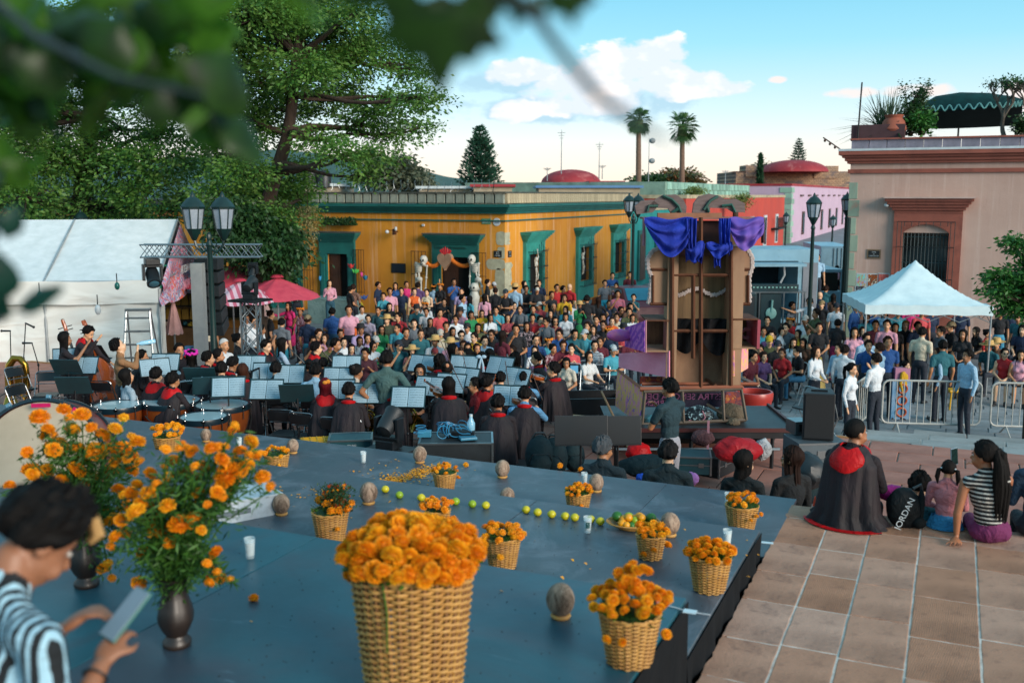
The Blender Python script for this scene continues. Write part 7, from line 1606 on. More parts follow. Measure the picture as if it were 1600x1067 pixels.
a=P(1376,677,0);b_=P(1529,681,0);barricade((a.x,a.y,zf),(b_.x,b_.y,zf),'pale steel crowd barrier in front of the bowing man')
a=P(1545,682,0);b_=P(1705,686,0);barricade((a.x,a.y,zf),(b_.x,b_.y,zf),'pale steel crowd barrier beside the woman in the red top')
a=P(1322,694,.0);b_=P(1367,655,.0);barricade((a.x,a.y,zf),(b_.x,b_.y,zf),'pale steel crowd barrier set at an angle by the loudspeaker')
cn=[P(1352,484,2.02),P(1552,487,2.02)];a=cn[0];b_=cn[1];W_=(b_-a).length;ex=(b_-a).normalized();ex.z=0;ey=V3((-ex.y,ex.x,0));t=thg('popup_canopy','white peaked pop-up canopy on thin legs before the pink house','canopy',(a.x,a.y,0),math.atan2(ex.y,ex.x));D3=W_
def cp(u,v_):
 x=(u-.5)*2;y=(v_-.5)*2;r=max(abs(x),abs(y));z=2.14+.93*(1-r)**1.45*(1.05)-.03*sin(pi*min(abs(x),abs(y))/max(r,.01))*r;return V3((u*W_,v_*D3,z))
M_cano=clo('canopy_white','#ccdde0','#bccfd4',rgh=.55,fold=.1,fscale=1.5);MB().grid(cp,26,26).bd('roof',M_cano,t,smt=2,sol=.006)
m=MB()
for(x0,y0,x1,y1)in((0,0,W_,0),(W_,0,W_,D3),(W_,D3,0,D3),(0,D3,0,0)):m.grid(lambda u,v_:V3((x0+(x1-x0)*u,y0+(y1-y0)*u,2.14-.22*v_-.012*sin(u*26))),30,2)
m.bd('valance',M_cano,t,smt=2,sol=.005);m=MB()
for x,y in((.03,.03),(W_-.03,.03),(W_-.03,D3-.03),(.03,D3-.03)):m.cyl((x,y,0),(x,y,2.1),.022,n=6);m.box((x,y,.01),(.12,.12,.02))
for x,y,x2,y2 in((.03,.03,W_-.03,.03),(.03,D3-.03,W_-.03,D3-.03),(.03,.03,.03,D3-.03),(W_-.03,.03,W_-.03,D3-.03)):
 for k in rn(4):xa,ya=x+(x2-x)*k/4,y+(y2-y)*k/4;xb,yb=x+(x2-x)*(k+1)/4,y+(y2-y)*(k+1)/4;m.cyl((xa,ya,1.75),(xb,yb,2.05),.01,n=4);m.cyl((xa,ya,2.05),(xb,yb,1.75),.01,n=4)
m.bd('legs',M_ws,t)
q=P(1190,520,0);q=PD(1165,470,30.5);M_tbody=mat('truck_pale_blue','#7fa4b4','#6b91a2',rgh=.4,nsc=1.5,dirt='#5a6a70');t=thg('stage_truck','pale blue box truck with its side open full of stage gear','truck',(q.x,q.y,0),YAW)
TW=(1262-1150)/FPX*30.5;zt2=PD(1200,390,30.5).z;m=MB();m.bbx(-.5,0,zt2-.35,TW,2.4,zt2).bbx(-.5,2.3,.9,TW,2.4,zt2-.35).bbx(TW-.62,0,.9,TW-.5,.1,zt2-.35).bbx(TW-.49,.001,.5,TW,2.4,zt2-.351).bbx(-.5,0,.8,TW-.5,2.29,.9);m.bd('cargo_box',M_tbody,t);MB().bbx(-.4,-.9,zt2-.46,TW-.62,0,zt2-.38).bd('raised_side',M_tbody,t);MB().bbx(-.4,2.2,.9,TW-.63,2.28,zt2-.36).bd('dark_interior',mat('truck_inside','#14252c','#0d181d',rgh=.8,nsc=2),t)
for x in(.3,TW-1.0):m=MB();m.M=MTr((x,.2,.42))@MRot(pi/2,4,'X');m.lth([(.2,-.12),(.42,-.11),(.42,.11),(.2,.12)],20);m.bd('wheel',M_ink,t)
MB().bbx(TW-.47,-.02,.6,TW-.02,0,zt2-.4).bd('side_panel',mat('truck_grey','#767b84','#62676f',rgh=.5,nsc=2),t)
MB().tube([(TW*.55,.3,zt2-.4),(TW*.57,.3,zt2-.8),(TW*.52,.35,zt2-1.05)],.03,6).bd('strap',M_wht,t)
M_gear=mat('gear_teal','#16343a','#0f272d',rgh=.4,nsc=4)
q=PD(1205,478,28.6);zt3=PD(1205,456,28.6).z;t=thg('gear_rack','tubular rack holding stage amplifiers before the open truck','rack',(q.x,q.y,0),YAW);m=MB()
for x in(-1.1,-.35,.35,.95):
 for y in(0,.6):m.cyl((x,y,0),(x,y,zt3),.025,n=6)
for z in(zt3,zt3*.35):m.bbx(-1.15,-.03,z-.03,1.0,.63,z)
m.bd('frame',M_al,t);MB().bbx(-1.08,.02,zt3*.36,-.4,.58,zt3-.05).bd('amp',M_gear,t);o=MB().bbx(-.3,.02,zt3*.36,.3,.58,zt3-.06).bd('amp',M_gear,t);m=MB();m.ell((0,-.01,zt3*.68),(.16,.03,.17));m.tube([(0,-.03,zt3*.7),(.02,-.04,zt3*.88)],.03,6);m.bd('emblem',mat('pale_emblem','#7fb0a8',rgh=.5),t)
MB().bbx(-.6,.1,zt3+.002,.8,.5,zt3+.2).bd('mixing_desk',M_gear,t);m=MB()
for k in rn(12):m.box((-.5+k*.11,.09,zt3+.12),(.05,.02,.04))
m.bd('knob',mat('pale_emblem','#7fb0a8'),t);MB().bbx(-1.05,.1,zt3+.002,-.7,.45,zt3+.16).bd('monitor',mat('pale_blue_gear','#7fb4c8',rgh=.4),t)
q=PD(1165,478,28.4);t=thg('black_cabinet','tall dark loudspeaker cabinet half behind the float beside the gear rack','loudspeaker',(q.x,q.y,0),YAW);MB().bbx(-.45,0,0,.3,.7,zt3-.02).bd('cabinet',M_gear,t,bevel=.02);MB().bbx(-.4,-.02,.1,.25,-.002,zt3-.12).bd('grille',mat('speaker_mesh','#1c262b'),t)
q=PD(1303,450,52);t=thg('white_box_truck','white cargo truck with tall pale blue box parked down the street','truck',(q.x,q.y,0),YAW-.1);zt4=PD(1303,385,52).z;MB().bbx(-.75,0,.8,.9,5,zt4).bd('cargo_box',mat('truck_white','#8fb0c0','#7fa2b4',rgh=.4,nsc=1),t);MB().bbx(-.7,-.01,.9,.02,-.002,zt4-.1).bbx(.06,-.01,.9,.85,-.002,zt4-.1).bd('rear_door',mat('truck_white2','#9abccb',rgh=.4),t);m=MB();[m.cyl((x,-.03,.9),(x,-.03,zt4-.1),.02,n=5)for x in(-.1,.1,.3)];m.bd('lock_bar',M_al,t);MB().bbx(-.7,.1,.3,.85,4.8,.78).bd('chassis',M_bm,t)
q=PD(1287,440,38);t=thg('pickup_truck','pale pickup truck with canopy standing among people in the side street','truck',(q.x,q.y,0),YAW);z5=PD(1287,421,38).z;m=MB();m.bbx(-.75,0,z5-.12,.75,2.2,z5).bbx(-.75,0,.4,-.66,.1,z5-.12).bbx(.66,0,.4,.75,.1,z5-.12).bbx(-.8,.1,.4,.8,4.2,1.05);m.bd('body',mat('truck_white','#8fb0c0'),t,bevel=.02);MB().bbx(-.6,.2,1.06,.6,.22,z5-.14).bd('rear_window',mat('dark_glass','#0a1416'),t)
for x in(-.7,.7):m=MB();m.M=MTr((x,1,.38))@MRot(pi/2,4,'Y');m.lth([(.2,-.1),(.38,-.1),(.38,.1),(.2,.1)],18);m.bd('wheel',M_ink,t)
q=PD(985,478,36.5);t=thg('parked_car','dark red hatchback parked by the ochre house, windscreen glinting blue','car',(q.x,q.y,0),YAW+.25);sec=[(-2.0,.55,.62),(-1.9,.8,.78),(-1.0,.95,.84),(-.4,1.38,.66),(.9,1.42,.66),(1.6,1.0,.8),(2.0,.85,.76),(2.05,.45,.6)]
M_car=mat('car_red','#6a1a2c','#581424',rgh=.45);m=MB();vs=[];fs=[]
for x,zt_,hw in sec:vs+=[(x,-.84,.3),(x,-.84,min(zt_,.92)),(x,-hw,zt_),(x,hw,zt_),(x,.84,min(zt_,.92)),(x,.84,.3)]
for i in rn(len(sec)-1):
 for j in rn(6):fs.append((i*6+j,i*6+(j+1)%6,(i+1)*6+(j+1)%6,(i+1)*6+j))
fs+=[(0,1,2,3,4,5),tuple(rn(len(vs)-1,len(vs)-7,-1))];m._add(vs,fs);o=m.bd('body',M_car,t,smt=1,bevel=.03);o.rotation_euler.z=-pi/2
g_=mat('car_glass','#1f7f96','#186a80',rgh=.3);m=MB();m.quad((-.95,-.72,.97),(-.95,.72,.97),(-.42,.62,1.37),(-.42,-.62,1.37));m.quad((1.56,.7,1.03),(1.56,-.7,1.03),(.94,-.6,1.40),(.94,.6,1.40));o=m.bd('windscreen',g_,t,sol=.02);o.rotation_euler.z=-pi/2;m=MB()
for sy_ in(-1,1):m.quad((-.8,sy_*.80,.97),(1.4,sy_*.80,.97),(.85,sy_*.69,1.36),(-.35,sy_*.69,1.36))
o=m.bd('side_window',g_,t,sol=.02);o.rotation_euler.z=-pi/2
for x in(-1.35,1.35):
 for y in(-.78,.78):m=MB();m.M=MRot(-pi/2,4,'Z')@MTr((x,y,.32))@MRot(pi/2,4,'X');m.lth([(.18,-.09),(.32,-.09),(.32,.09),(.18,.09)],18);m.bd('wheel',M_ink,t)
q=P(530,505,0);t=thg('glass_display','pale covered display table beyond the crowd by the teal doorway','table',(q.x,q.y,0),0);MB().bbx(-1.1,-.4,.0,.7,.4,.9).bd('cloth_cover',clo('pale_cover','#7f9a98','#6a8684'),t);MB().bbx(-1.1,-.42,.91,.7,.42,.96).bd('top',mat('pale_glass_top','#86a8a8',rgh=.15),t)
FD=14.6
o0=PD(1096,660,FD);Zf=o0.z
fl=thg('altar_float','tall painted wooden altar float seen from behind, with blue drapery','float',(o0.x,o0.y,Zf),YAW)
def F(px,py,d=.0):q=PD(px,py,FD+d)-V3((o0.x,o0.y,Zf));return(q.dot(RT),q.dot(FW),q.z)
M_fr=mat('frame_wood','#64402e','#4a2c1e',rgh=.8,spec=.2,nsc=4,strx=(3,3,.6),bump=.2);M_ply=mat('plywood','#9c7a5c','#80604a',rgh=.75,nsc=2.5,strx=(1,1,.4),amt=.5,bump=.1,dirt='#54341f',dsc=1.5);M_plyd=mat('plywood_dark','#7a6040','#4f3c26',rgh=.8,nsc=3,strx=(3,1,.3),amt=.5,bump=.15,dirt='#2a1d12',dsc=2)
M_pnk=clo('pink_panel','#ee9cb0','#e08aa0',rgh=.6,fold=.15);
s=N('purple_swirl');v=s.coord('Object');c=s.mix(s.step(s.wave(v,4,6,3,'DIAGONAL'),.3,.7),C('#8a3aa8'),C('#c06ab8'));c=s.mix(s.step(s.noise(v,6,4,.6,2),.55,.65),c,C('#6a2a98'));s.put(s.b,'Base Color',c);M_purp=s.m
s=N('flame_paint');v=s.coord('Object',(1,1,.5));c=s.mix(s.step(s.noise(v,7,3,.6,2.5),.42,.56),C('#f090a4'),C('#f0b468'));c=s.mix(s.step(s.noise(v,5,4,.6,3),.56,.64),c,C('#a864b8'));s.put(s.b,'Base Color',c);s.b.inputs['Roughness'].default_value=.6;M_flm=s.m
def bar(m,a,b_,w=.05):m.tube([a,b_],w*.62,4)
def plk(a,b_,w,nm='batten',m_=None):
 m=MB();a=V3(a);b_=V3(b_);m.tube([a,b_],w*.7,4);return m.bd(nm,m_ or M_fr,fl)
for(px,p0,p1)in((1095,340,606),(1050,385,606),(1142,385,602),(1083,430,560)):plk(F(px,p0),F(px,p1),.045,'upright')
for(x0,x1,y_)in((1050,1142,430),(1050,1142,517),(1050,1142,606)):plk(F(x0,y_,.03),F(x1,y_,.03),.035,'rail')
m=MB();a=F(1045,345,.35);b_=F(1150,500,.35);m.bbx(a[0],a[1],b_[2],b_[0],a[1]+.02,a[2]);m.bd('niche_back',M_plyd,fl)
a=F(1050,345,.30);b_=F(1142,400,.30)
for k in rn(2):m=MB();w=(b_[0]-a[0])/2;m.bbx(a[0]+w*k+.01,a[1],b_[2],a[0]+w*(k+1)-.01,a[1]+.02,a[2]);m.bd('brown_panel',mat('brown_board','#4a2820','#381c16',rgh=.7,nsc=3),fl)
m=MB();a=F(1050,500,.5);b_=F(1150,600,.5);m.bbx(a[0],a[1],b_[2],b_[0],a[1]+.02,a[2]);m.bd('lower_back',M_ply,fl)
for x0,x1 in((1045,1050),(1142,1149)):a=F(x0,385,.02);b_=F(x1,600,.36);MB().bbx(a[0],a[1],b_[2],b_[0],b_[1],a[2]).bd('side_board',M_ply,fl)
def wing(sgn):
 cx=1050 if sgn<0 else 1142;ex=[(0,388),(-14,386),(-30,392),(-38,405),(-37,420),(-31,434),(-33,450),(-34,466),(-36,474),(0,474)]if sgn<0 else[(0,388),(12,384),(26,390),(33,402),(33,418),(28,434),(29,452),(29,474),(0,474)]
 pts=[F(cx+x,y_,.12)for x,y_ in ex];poly=[(p_[0],p_[2])for p_ in pts];y0=pts[0][1];MB().prism(poly,y0,y0+.03,axis='y').bd('wing_panel',M_ply,fl)
 m=MB();out=[V3(p_)for p_ in pts[:-1]];den=[]
 for i in rn(len(out)-1):
  for k in rn(7):den.append(out[i].lerp(out[i+1],k/7))
 for i,p_ in enm(den):m.ell(p_+V3((0,.01,0)),(.035+.012*sin(i*2.1),.03,.035),6,5)
 m.bd('lace_edge',mat('lace_white','#b5a9a4','#998a86',rgh=.8,nsc=20),fl);a=F(cx+(-32 if sgn<0 else 29),421,.1);b_=F(cx,421,.1);plk(a,b_,.03,'batten')
 a=F(cx+(-30 if sgn<0 else 27),430,.1);b_=F(cx+(-30 if sgn<0 else 27),474,.1);plk(a,b_,.03,'batten');plk(F(cx+(-34 if sgn<0 else 30),475,.1),F(cx,475,.1),.035,'batten')
wing(-1);wing(1)
a=F(1006,340,.1);b_=F(1192,343,.1);MB().bbx(a[0],a[1],b_[2],b_[0],a[1]+.5,a[2]).bd('top_shelf',mat('top_shelf_wood','#8a5a4a',rgh=.7),fl);plk(F(1006,340,.1),F(1006,384,.1),.03,'post',mat('pinkish_edge','#9a6a78',rgh=.6));plk(F(1192,340,.1),F(1192,380,.1),.04,'post',mat('dark_red_wood','#3d1418',rgh=.6))
a=F(1028,333,.2);b_=F(1128,340,.2);MB().bbx(a[0],a[1],b_[2],b_[0],a[1]+.08,a[2]).bd('header_board',mat('header_wood','#8f6044','#774c34',rgh=.7,nsc=3),fl)
M_scr=mat('grey_scroll','#6f5f5c','#594b49',rgh=.85,nsc=6,strx=(1,1,5),amt=.5,bump=.3);M_scrg=mat('green_scroll_line','#1a4a40',rgh=.6)
def scroll(pl,nm,lines):
 pts=[F(x,y_,.3)for x,y_ in pl];MB().prism([(p_[0],p_[2])for p_ in pts],pts[0][1],pts[0][1]+.06,axis='y').bd(nm,M_scr,fl)
 for ln_ in lines:MB().tube([V3(F(x,y_,.27))for x,y_ in ln_],.022,5).bd('green_band',M_scrg,fl)
scroll([(995,335),(992,322),(1002,314),(1020,312),(1030,320),(1020,332)],'scroll_end',[])
scroll([(1012,325),(1022,313),(1036,305),(1056,304),(1068,312),(1073,323),(1072,333),(1048,333),(1044,326),(1026,325)],'scroll',[[(1036,306),(1050,312),(1060,322),(1064,332)],[(1012,331),(1014,322),(1028,322)],[(1050,333),(1060,326)]])
scroll([(1082,333),(1084,318),(1092,307),(1108,303),(1124,306),(1132,311),(1150,311),(1164,318),(1164,332),(1146,332),(1136,326),(1110,325),(1108,333)],'scroll',[[(1122,307),(1110,314),(1100,328)],[(1104,322),(1108,332)],[(1128,322),(1143,320),(1149,332)]])
s=N('blue_satin');v=s.coord('Object');c=s.mix(s.step(s.noise(v,2.2,3),.4,.65),C('#0e34a6'),C('#0a2488'));c=s.mix(s.step(s.noise(v,1.3,3),.58,.7),c,C('#2a38a0'));s.put(s.b,'Base Color',c);s.b.inputs['Roughness'].default_value=.85;s.bump(s.noise(s.coord('Object',(5,5,1)),5,5,.6,1),.6,.04);M_sat=s.m
s=N('violet_satin');v=s.coord('Object');c=s.mix(s.step(s.noise(v,2.2,3),.4,.65),C('#4a3a98'),C('#6a4a9a'));s.put(s.b,'Base Color',c);s.b.inputs['Roughness'].default_value=.8;M_satv=s.m
def swag(x0,x1,y0,depthpx,m_,nf=7,skew=.5,dz=-.05,pinch=.0,seed=0):
 def fn(u,v_):
  k=sin(pi*u**(math.log(.5)/math.log(skew)))**.8;y_=y0+depthpx*v_*(k*(1-pinch)+pinch);p_=V3(F(x0+(x1-x0)*u,y_,0));r_=sin(v_*nf*pi+u*2.4+seed)*.045*k+.03*sin(u*21+seed+3*v_)*v_;p_.y+=dz-.14*sin(v_*pi*.6)*k-r_;p_.z+=.02*sin(u*9+v_*8);return p_
 MB().grid(fn,44,34).bd('drapery',m_,fl,smt=2,sol=.004)
def tail(x0,x1,y0,y1,m_,seed=0,dz=-.1,narrow=.75):
 def fn(u,v_):
  x=x0+(x1-x0)*(u if 1 else 0);xc=(x0+x1)/2;x=xc+(x-xc)*(1-(1-narrow)*v_);p_=V3(F(x,y0+(y1-y0)*v_*(1-.12*sin(u*pi)),0));p_.y+=dz+.045*sin(u*17+seed)*(.4+v_)+.02*sin(u*31+v_*4);return p_
 MB().grid(fn,34,18).bd('drapery',m_,fl,smt=2,sol=.004)
swag(1006,1082,341,60,M_sat,6,.55,pinch=.15);tail(1068,1086,341,410,M_sat,1,-.12);tail(1078,1100,380,412,M_sat,2,-.08,.5);swag(1066,1098,378,30,M_sat,3,.5,-.1,.2,2)
tail(1121,1140,341,400,M_sat,3,-.1);swag(1138,1192,341,48,M_satv,5,.4,pinch=.35,seed=4);tail(1112,1124,382,418,M_sat,5,-.12,.9);swag(1102,1142,379,22,M_sat,3,.4,-.1,.3,3)
m=MB()
for k in rn(70):
 p_=F(1046+k*1.38,455+5*sin(k*.05*pi)+(k%3),.28);m.ell(p_,(.02,.012,.02+.012*(k%2)),5,4)
m.bd('lace_edge',mat('lace_white','#b5a9a4'),fl)
M_blk=clo('black_gauze','#0e0e12',rgh=.8,fold=.4);
def bc(x0,x1,y0,y1,d=.2):
 def fn(u,v_):p_=V3(F(x0+(x1-x0)*u,y0+(y1-y0)*v_*sin(pi*(.15+.7*u)),d));p_.y+=.05*sin(u*15+v_*3);return p_
 MB().grid(fn,24,10).bd('black_cloth',M_blk,fl,smt=2,sol=.004)
bc(1042,1098,498,552);bc(1092,1150,498,555);bc(1048,1146,498,520,.22)
def bx(x0,y0,x1,y1,d0,d1,nm,m_):a=F(x0,y0,d0);b_=F(x1,y1,d0);MB().bbx(a[0],a[1],b_[2],b_[0],a[1]+(d1-d0),a[2]).bd(nm,m_,fl)
for(x0,x1,y0,y1)in((1010,1048,500,550),(1140,1186,498,545)):
 bx(x0,y0,x1,y0+2,0,.7,'box_top',M_fr);bx(x0,y1-2,x1,y1,0,.7,'box_floor',M_ply);bx(x0,y0+2,x1,y1-2,.68,.7,'box_back',M_plyd)
bx(1184,500,1187,545,-.02,.72,'box_side',mat('pink_edge','#9a3a4a',rgh=.6))
a,b_,c_,d_=F(978,512,.9),F(1009,501,.0),F(1009,550,.0),F(978,541,.9);MB()._add([a,b_,c_,d_],[(0,1,2,3)]).bd('purple_panel',M_purp,fl,sol=.02);plk(F(1009,500),F(1009,551),.02,'edge',mat('pink_edge2','#b8808a',rgh=.6))
a,b_,c_,d_=F(968,552,.9),F(1047,548,.0),F(1047,590,.0),F(968,574,.9);MB()._add([a,b_,c_,d_],[(0,1,2,3)]).bd('pink_panel',M_pnk,fl,sol=.02)
a,b_,c_,d_=F(1145,548,.0),F(1167,541,.9),F(1167,575,.9),F(1145,588,.0);MB()._add([a,b_,c_,d_],[(0,1,2,3)]).bd('pink_panel',M_flm,fl,sol=.02)
MB().ell(F(968,524,.7),(.20,.08,.10),18,12,disp=lambda d:1+.12*nz3(d*3)).bd('scroll_foot',mat('violet_foil','#c8688a','#9a4aa8',rgh=.4,nsc=9),fl,smt=2)
MB().tube([F(1158,520,.5),F(1165,514,.4),F(1176,515,.4),F(1180,522,.5),F(1172,528,.5),F(1161,527,.5)],.03,6,cl_d=1).bd('pink_hoop',mat('pink_hoop','#a86a78',rgh=.4),fl,smt=2)
plk(F(1000,608),F(1160,605),.05,'base_rail',mat('rail_wood','#8f5238',rgh=.6));plk(F(965,578,.9),F(1003,607),.04,'base_rail',mat('rail_wood','#8f5238'));plk(F(1160,605),F(1128,588,.9),.04,'base_rail',mat('rail_wood','#8f5238'));plk(F(1185,602,.3),F(1145,585,1.0),.04,'base_rail',mat('pale_rail','#a8988c',rgh=.6));plk(F(1003,600,.3),F(1185,600,.3),.04,'base_rail',mat('rail_wood','#8f5238'))
M_old=mat('grey_wood','#6a5c50','#504438',rgh=.85,nsc=4,bump=.2)
for(x0,y0,x1,y1)in((1006,612,1158,608),(1003,663,1166,656),(1066,611,1068,660),(1129,609,1131,657),(1008,612,1003,663),(1158,608,1166,656)):plk(F(x0,y0,-.02),F(x1,y1,-.02),.035,'base_batten',M_old)
a,b_,c_,d_=F(966,580,.9),F(1006,611,.0),F(1001,663,.0),F(963,634,.9);MB()._add([a,b_,c_,d_],[(0,1,2,3)]).bd('painted_skirt',M_flm,fl,sol=.02)
M_nav=mat('navy_board','#1c1638','#141028',rgh=.6,nsc=2);a=F(1008,612,.8);b_=F(1145,636,.8);MB().bbx(a[0],a[1],b_[2],b_[0],a[1]+.02,a[2]).bd('name_board',M_nav,fl);M_let=mat('violet_letters','#8a4a78',rgh=.6)
tx=text('lettering','NUESTRA SEÑORA DEL',.14,M_let,fl,F(1078,620,.76),(pi/2,0,0));tx.scale=(-1.0,1,1);tx=text('lettering','CARMEN',.12,M_let,fl,F(1030,630,.76),(pi/2,0,0));tx.scale=(-1,1,1)
s=N('tile_paint');v=s.coord('Object');c=s.mix(s.step(s.noise(v,6,3,.6,2),.45,.55),C('#5a2a3a'),C('#8a3a28'));c=s.mix(s.step(s.noise(v,8,3,.6,2),.58,.64),c,C('#b0702c'));c=s.mix(s.step(s.noise(v,4,2),.6,.66),c,C('#2c4a8a'));s.put(s.b,'Base Color',c);M_tile=s.m
a=F(1000,588,1.0);b_=F(1146,600,1.0);MB().bbx(a[0],a[1],b_[2],b_[0],a[1]+.02,a[2]).bd('painted_band',M_tile,fl);a=F(1134,612,.5);b_=F(1160,655,.5);MB().bbx(a[0],a[1],b_[2],b_[0],a[1]+.02,a[2]).bd('painted_band',M_tile,fl)
plk(F(1096,588,.7),F(1118,602,.1),.04,'brace');plk(F(1105,632,.5),F(1145,656,.0),.04,'brace',M_old)
M_rost=mat('rostrum_black','#131417','#1c1e22',rgh=.45,nsc=3,dirt='#3a2c28',dsc=2);ro=thg('black_rostrum','low black rostrum with reddish rim carrying the altar float','platform',(o0.x,o0.y,Z_L),YAW);hz=Zf-Z_L
a=F(965,660);b_=F(1232,660);x0,x1=a[0]-.15,b_[0];MB().bbx(x0,-.35,hz-.16,x1,1.3,hz-.02).bd('deck',M_rost,ro);MB().bbx(x0,-.38,hz-.06,x1+.03,-.36,hz+.0).bbx(x1,-.36,hz-.1,x1+.04,1.3,hz+.02).bd('rim',mat('rim_red','#4a1a18',rgh=.5),ro);MB().bbx(x0,1.2,0,x1,1.28,hz-.17).bd('back_cloth',M_sk,ro)
for x in(x0+.1,-.2,1.0,x1-.1):
 for y in(-.28,1.1):MB().cyl((x,y,0),(x,y,hz-.17),.03,n=8).bd('leg',M_bm,ro)
a=F(1000,660);MB().bbx(x0+.1,-.33,hz-.34,x1-.2,-.30,hz-.31).bd('strip_light',mat('pale_strip','#8a98a0',rgh=.3),ro)
s=N('floral_bag');v=s.coord('Object');c=s.mix(s.step(s.noise(v,22,2,.5,1),.57,.6),C('#0c1a24'),C('#8fb0b8'));s.put(s.b,'Base Color',c);M_flb=s.m
def bdl(px,py,d,r,nm,lab0,cat,m_,seed=1,z=None):
 p_=PD(px,py,FD+d);t=thg(nm,lab0,cat,tuple(p_),YAW);MB().ell((0,0,0),r,24,16,disp=lambda q:1+.16*nz3(q*2.2+V3((seed,0,0)))+.05*nz3(q*7+V3((seed,0,0)))).bd('bundle',m_,t,smt=2);return t
t=bdl(1090,648,.35,(.24,.18,.14),'floral_bag','dark flowery drawstring bag with red tassel inside the float base','bag',M_flb,1);MB().tube([(-.16,-.15,-.05),(0,-.2,-.1),(.08,-.19,.0),(.04,-.16,.1)],.012,6).bd('strap',mat('pink_strap','#b07a88',rgh=.6),t);MB().lth([(.012,-.14),(.05,-.26),(.03,-.30),(.001,-.3)],8,(-.03,-.2,0)).bd('tassel',M_hood,t)
bdl(1142,645,.3,(.22,.18,.14),'khaki_bundle','crumpled khaki jacket bundle in the float base','clothes',clo('khaki','#6a6050','#54493c',fold=.8,fscale=14),2);bdl(1146,660,-.02,(.10,.07,.07),'crumpled_hat','khaki cap hanging over the edge of the float base','cap',clo('khaki','#6a6050'),3)
bdl(1022,656,.2,(.16,.14,.08),'blue_bundle','pale blue folded cloth in the float base behind the standing man','clothes',clo('pale_blue_cloth','#4a8a9a',fold=.6),4)
bdl(1098,684,-.5,(.17,.10,.12),'rope_bundle','dusty pink coil of cloth rope hung under the rostrum','rope',clo('dusty_rope','#6a4a4c','#54383c',fold=.9,fscale=18),5)
t=thg('hanging_strap','thin pink strap hanging down in front of the rostrum','strap',tuple(PD(1107,658,FD-.55)));MB().box((0,0,-.32),(.035,.01,.66),rz=YAW).bd('strap',mat('pink_strap','#b07a88'),t)
M_tub=mat('red_plastic','#a83830','#8f2c28',rgh=.35,nsc=3)
def tub(px,pyrim,D_,wpx,h,lab0,zb):
 p_=PD(px,pyrim,D_);r=wpx/2/FPX*D_;t=thg('plastic_tub',lab0,'tub',(p_.x,p_.y,zb));h=p_.z-zb;m=MB();m.lth([(r*.72,0),(r*.78,h*.1),(r*.92,h*.82),(r*.94,h*.86),(r*1.0,h*.9),(r*1.02,h*.97),(r*.98,h),(r*.88,h),(r*.84,h*.7),(r*.68,.02),(.001,.02)],32,cap=0);m.bd('tub',M_tub,t,smt=1);return t
tub(933,618,19.0,54,.5,'large round red plastic tub on the ground before the empty chairs',.0);t=tub(1178,611,16.8,60,.6,'red plastic tub with white writing behind the float',.1);text('lettering','AGUA',.2,M_wht,t,(-.02,-.47,.45),(pi/2,0,YAW*.8))
q=P(893,662,Z_L);t=thg('painted_board','pink-red painted board lying tilted by the black music stand','board',tuple(q),YAW);MB()._add([(-.25,0,.0),(.62,.1,.0),(.42,.5,.30),(.12,.5,.34)],[(0,1,2,3)]).bd('board',mat('board_paint','#a84a50','#b8747a',rgh=.5,nsc=5),t,sol=.03)
a=PD(940,612,15.5);b_=PD(985,706,12.5);t=thg('wooden_pole','bare wooden pole leaning from the red tub towards the seated man','pole',tuple(b_));MB().cyl((0,0,0),tuple(a-b_),.018,n=8).bd('pole',mat('pole_wood','#9a6a3c',rgh=.6),t)
q=P(925,665,Z_L+.02);t=thg('open_crate','open dark flight crate left of the float'.replace('left of','beside'),'crate',(q.x,q.y,Z_L),YAW+.1);m=MB();m.bbx(-.5,0,0,.6,.03,.5).bbx(-.5,.5,0,.6,.53,.55).bbx(-.5,.031,0,-.47,.499,.5).bbx(.57,.031,0,.6,.499,.5).bbx(-.47,.031,0,.57,.499,.03);m.bd('crate',M_rost,t)
def FG(**k):return make_fig(**k)
BLK='#15161a'
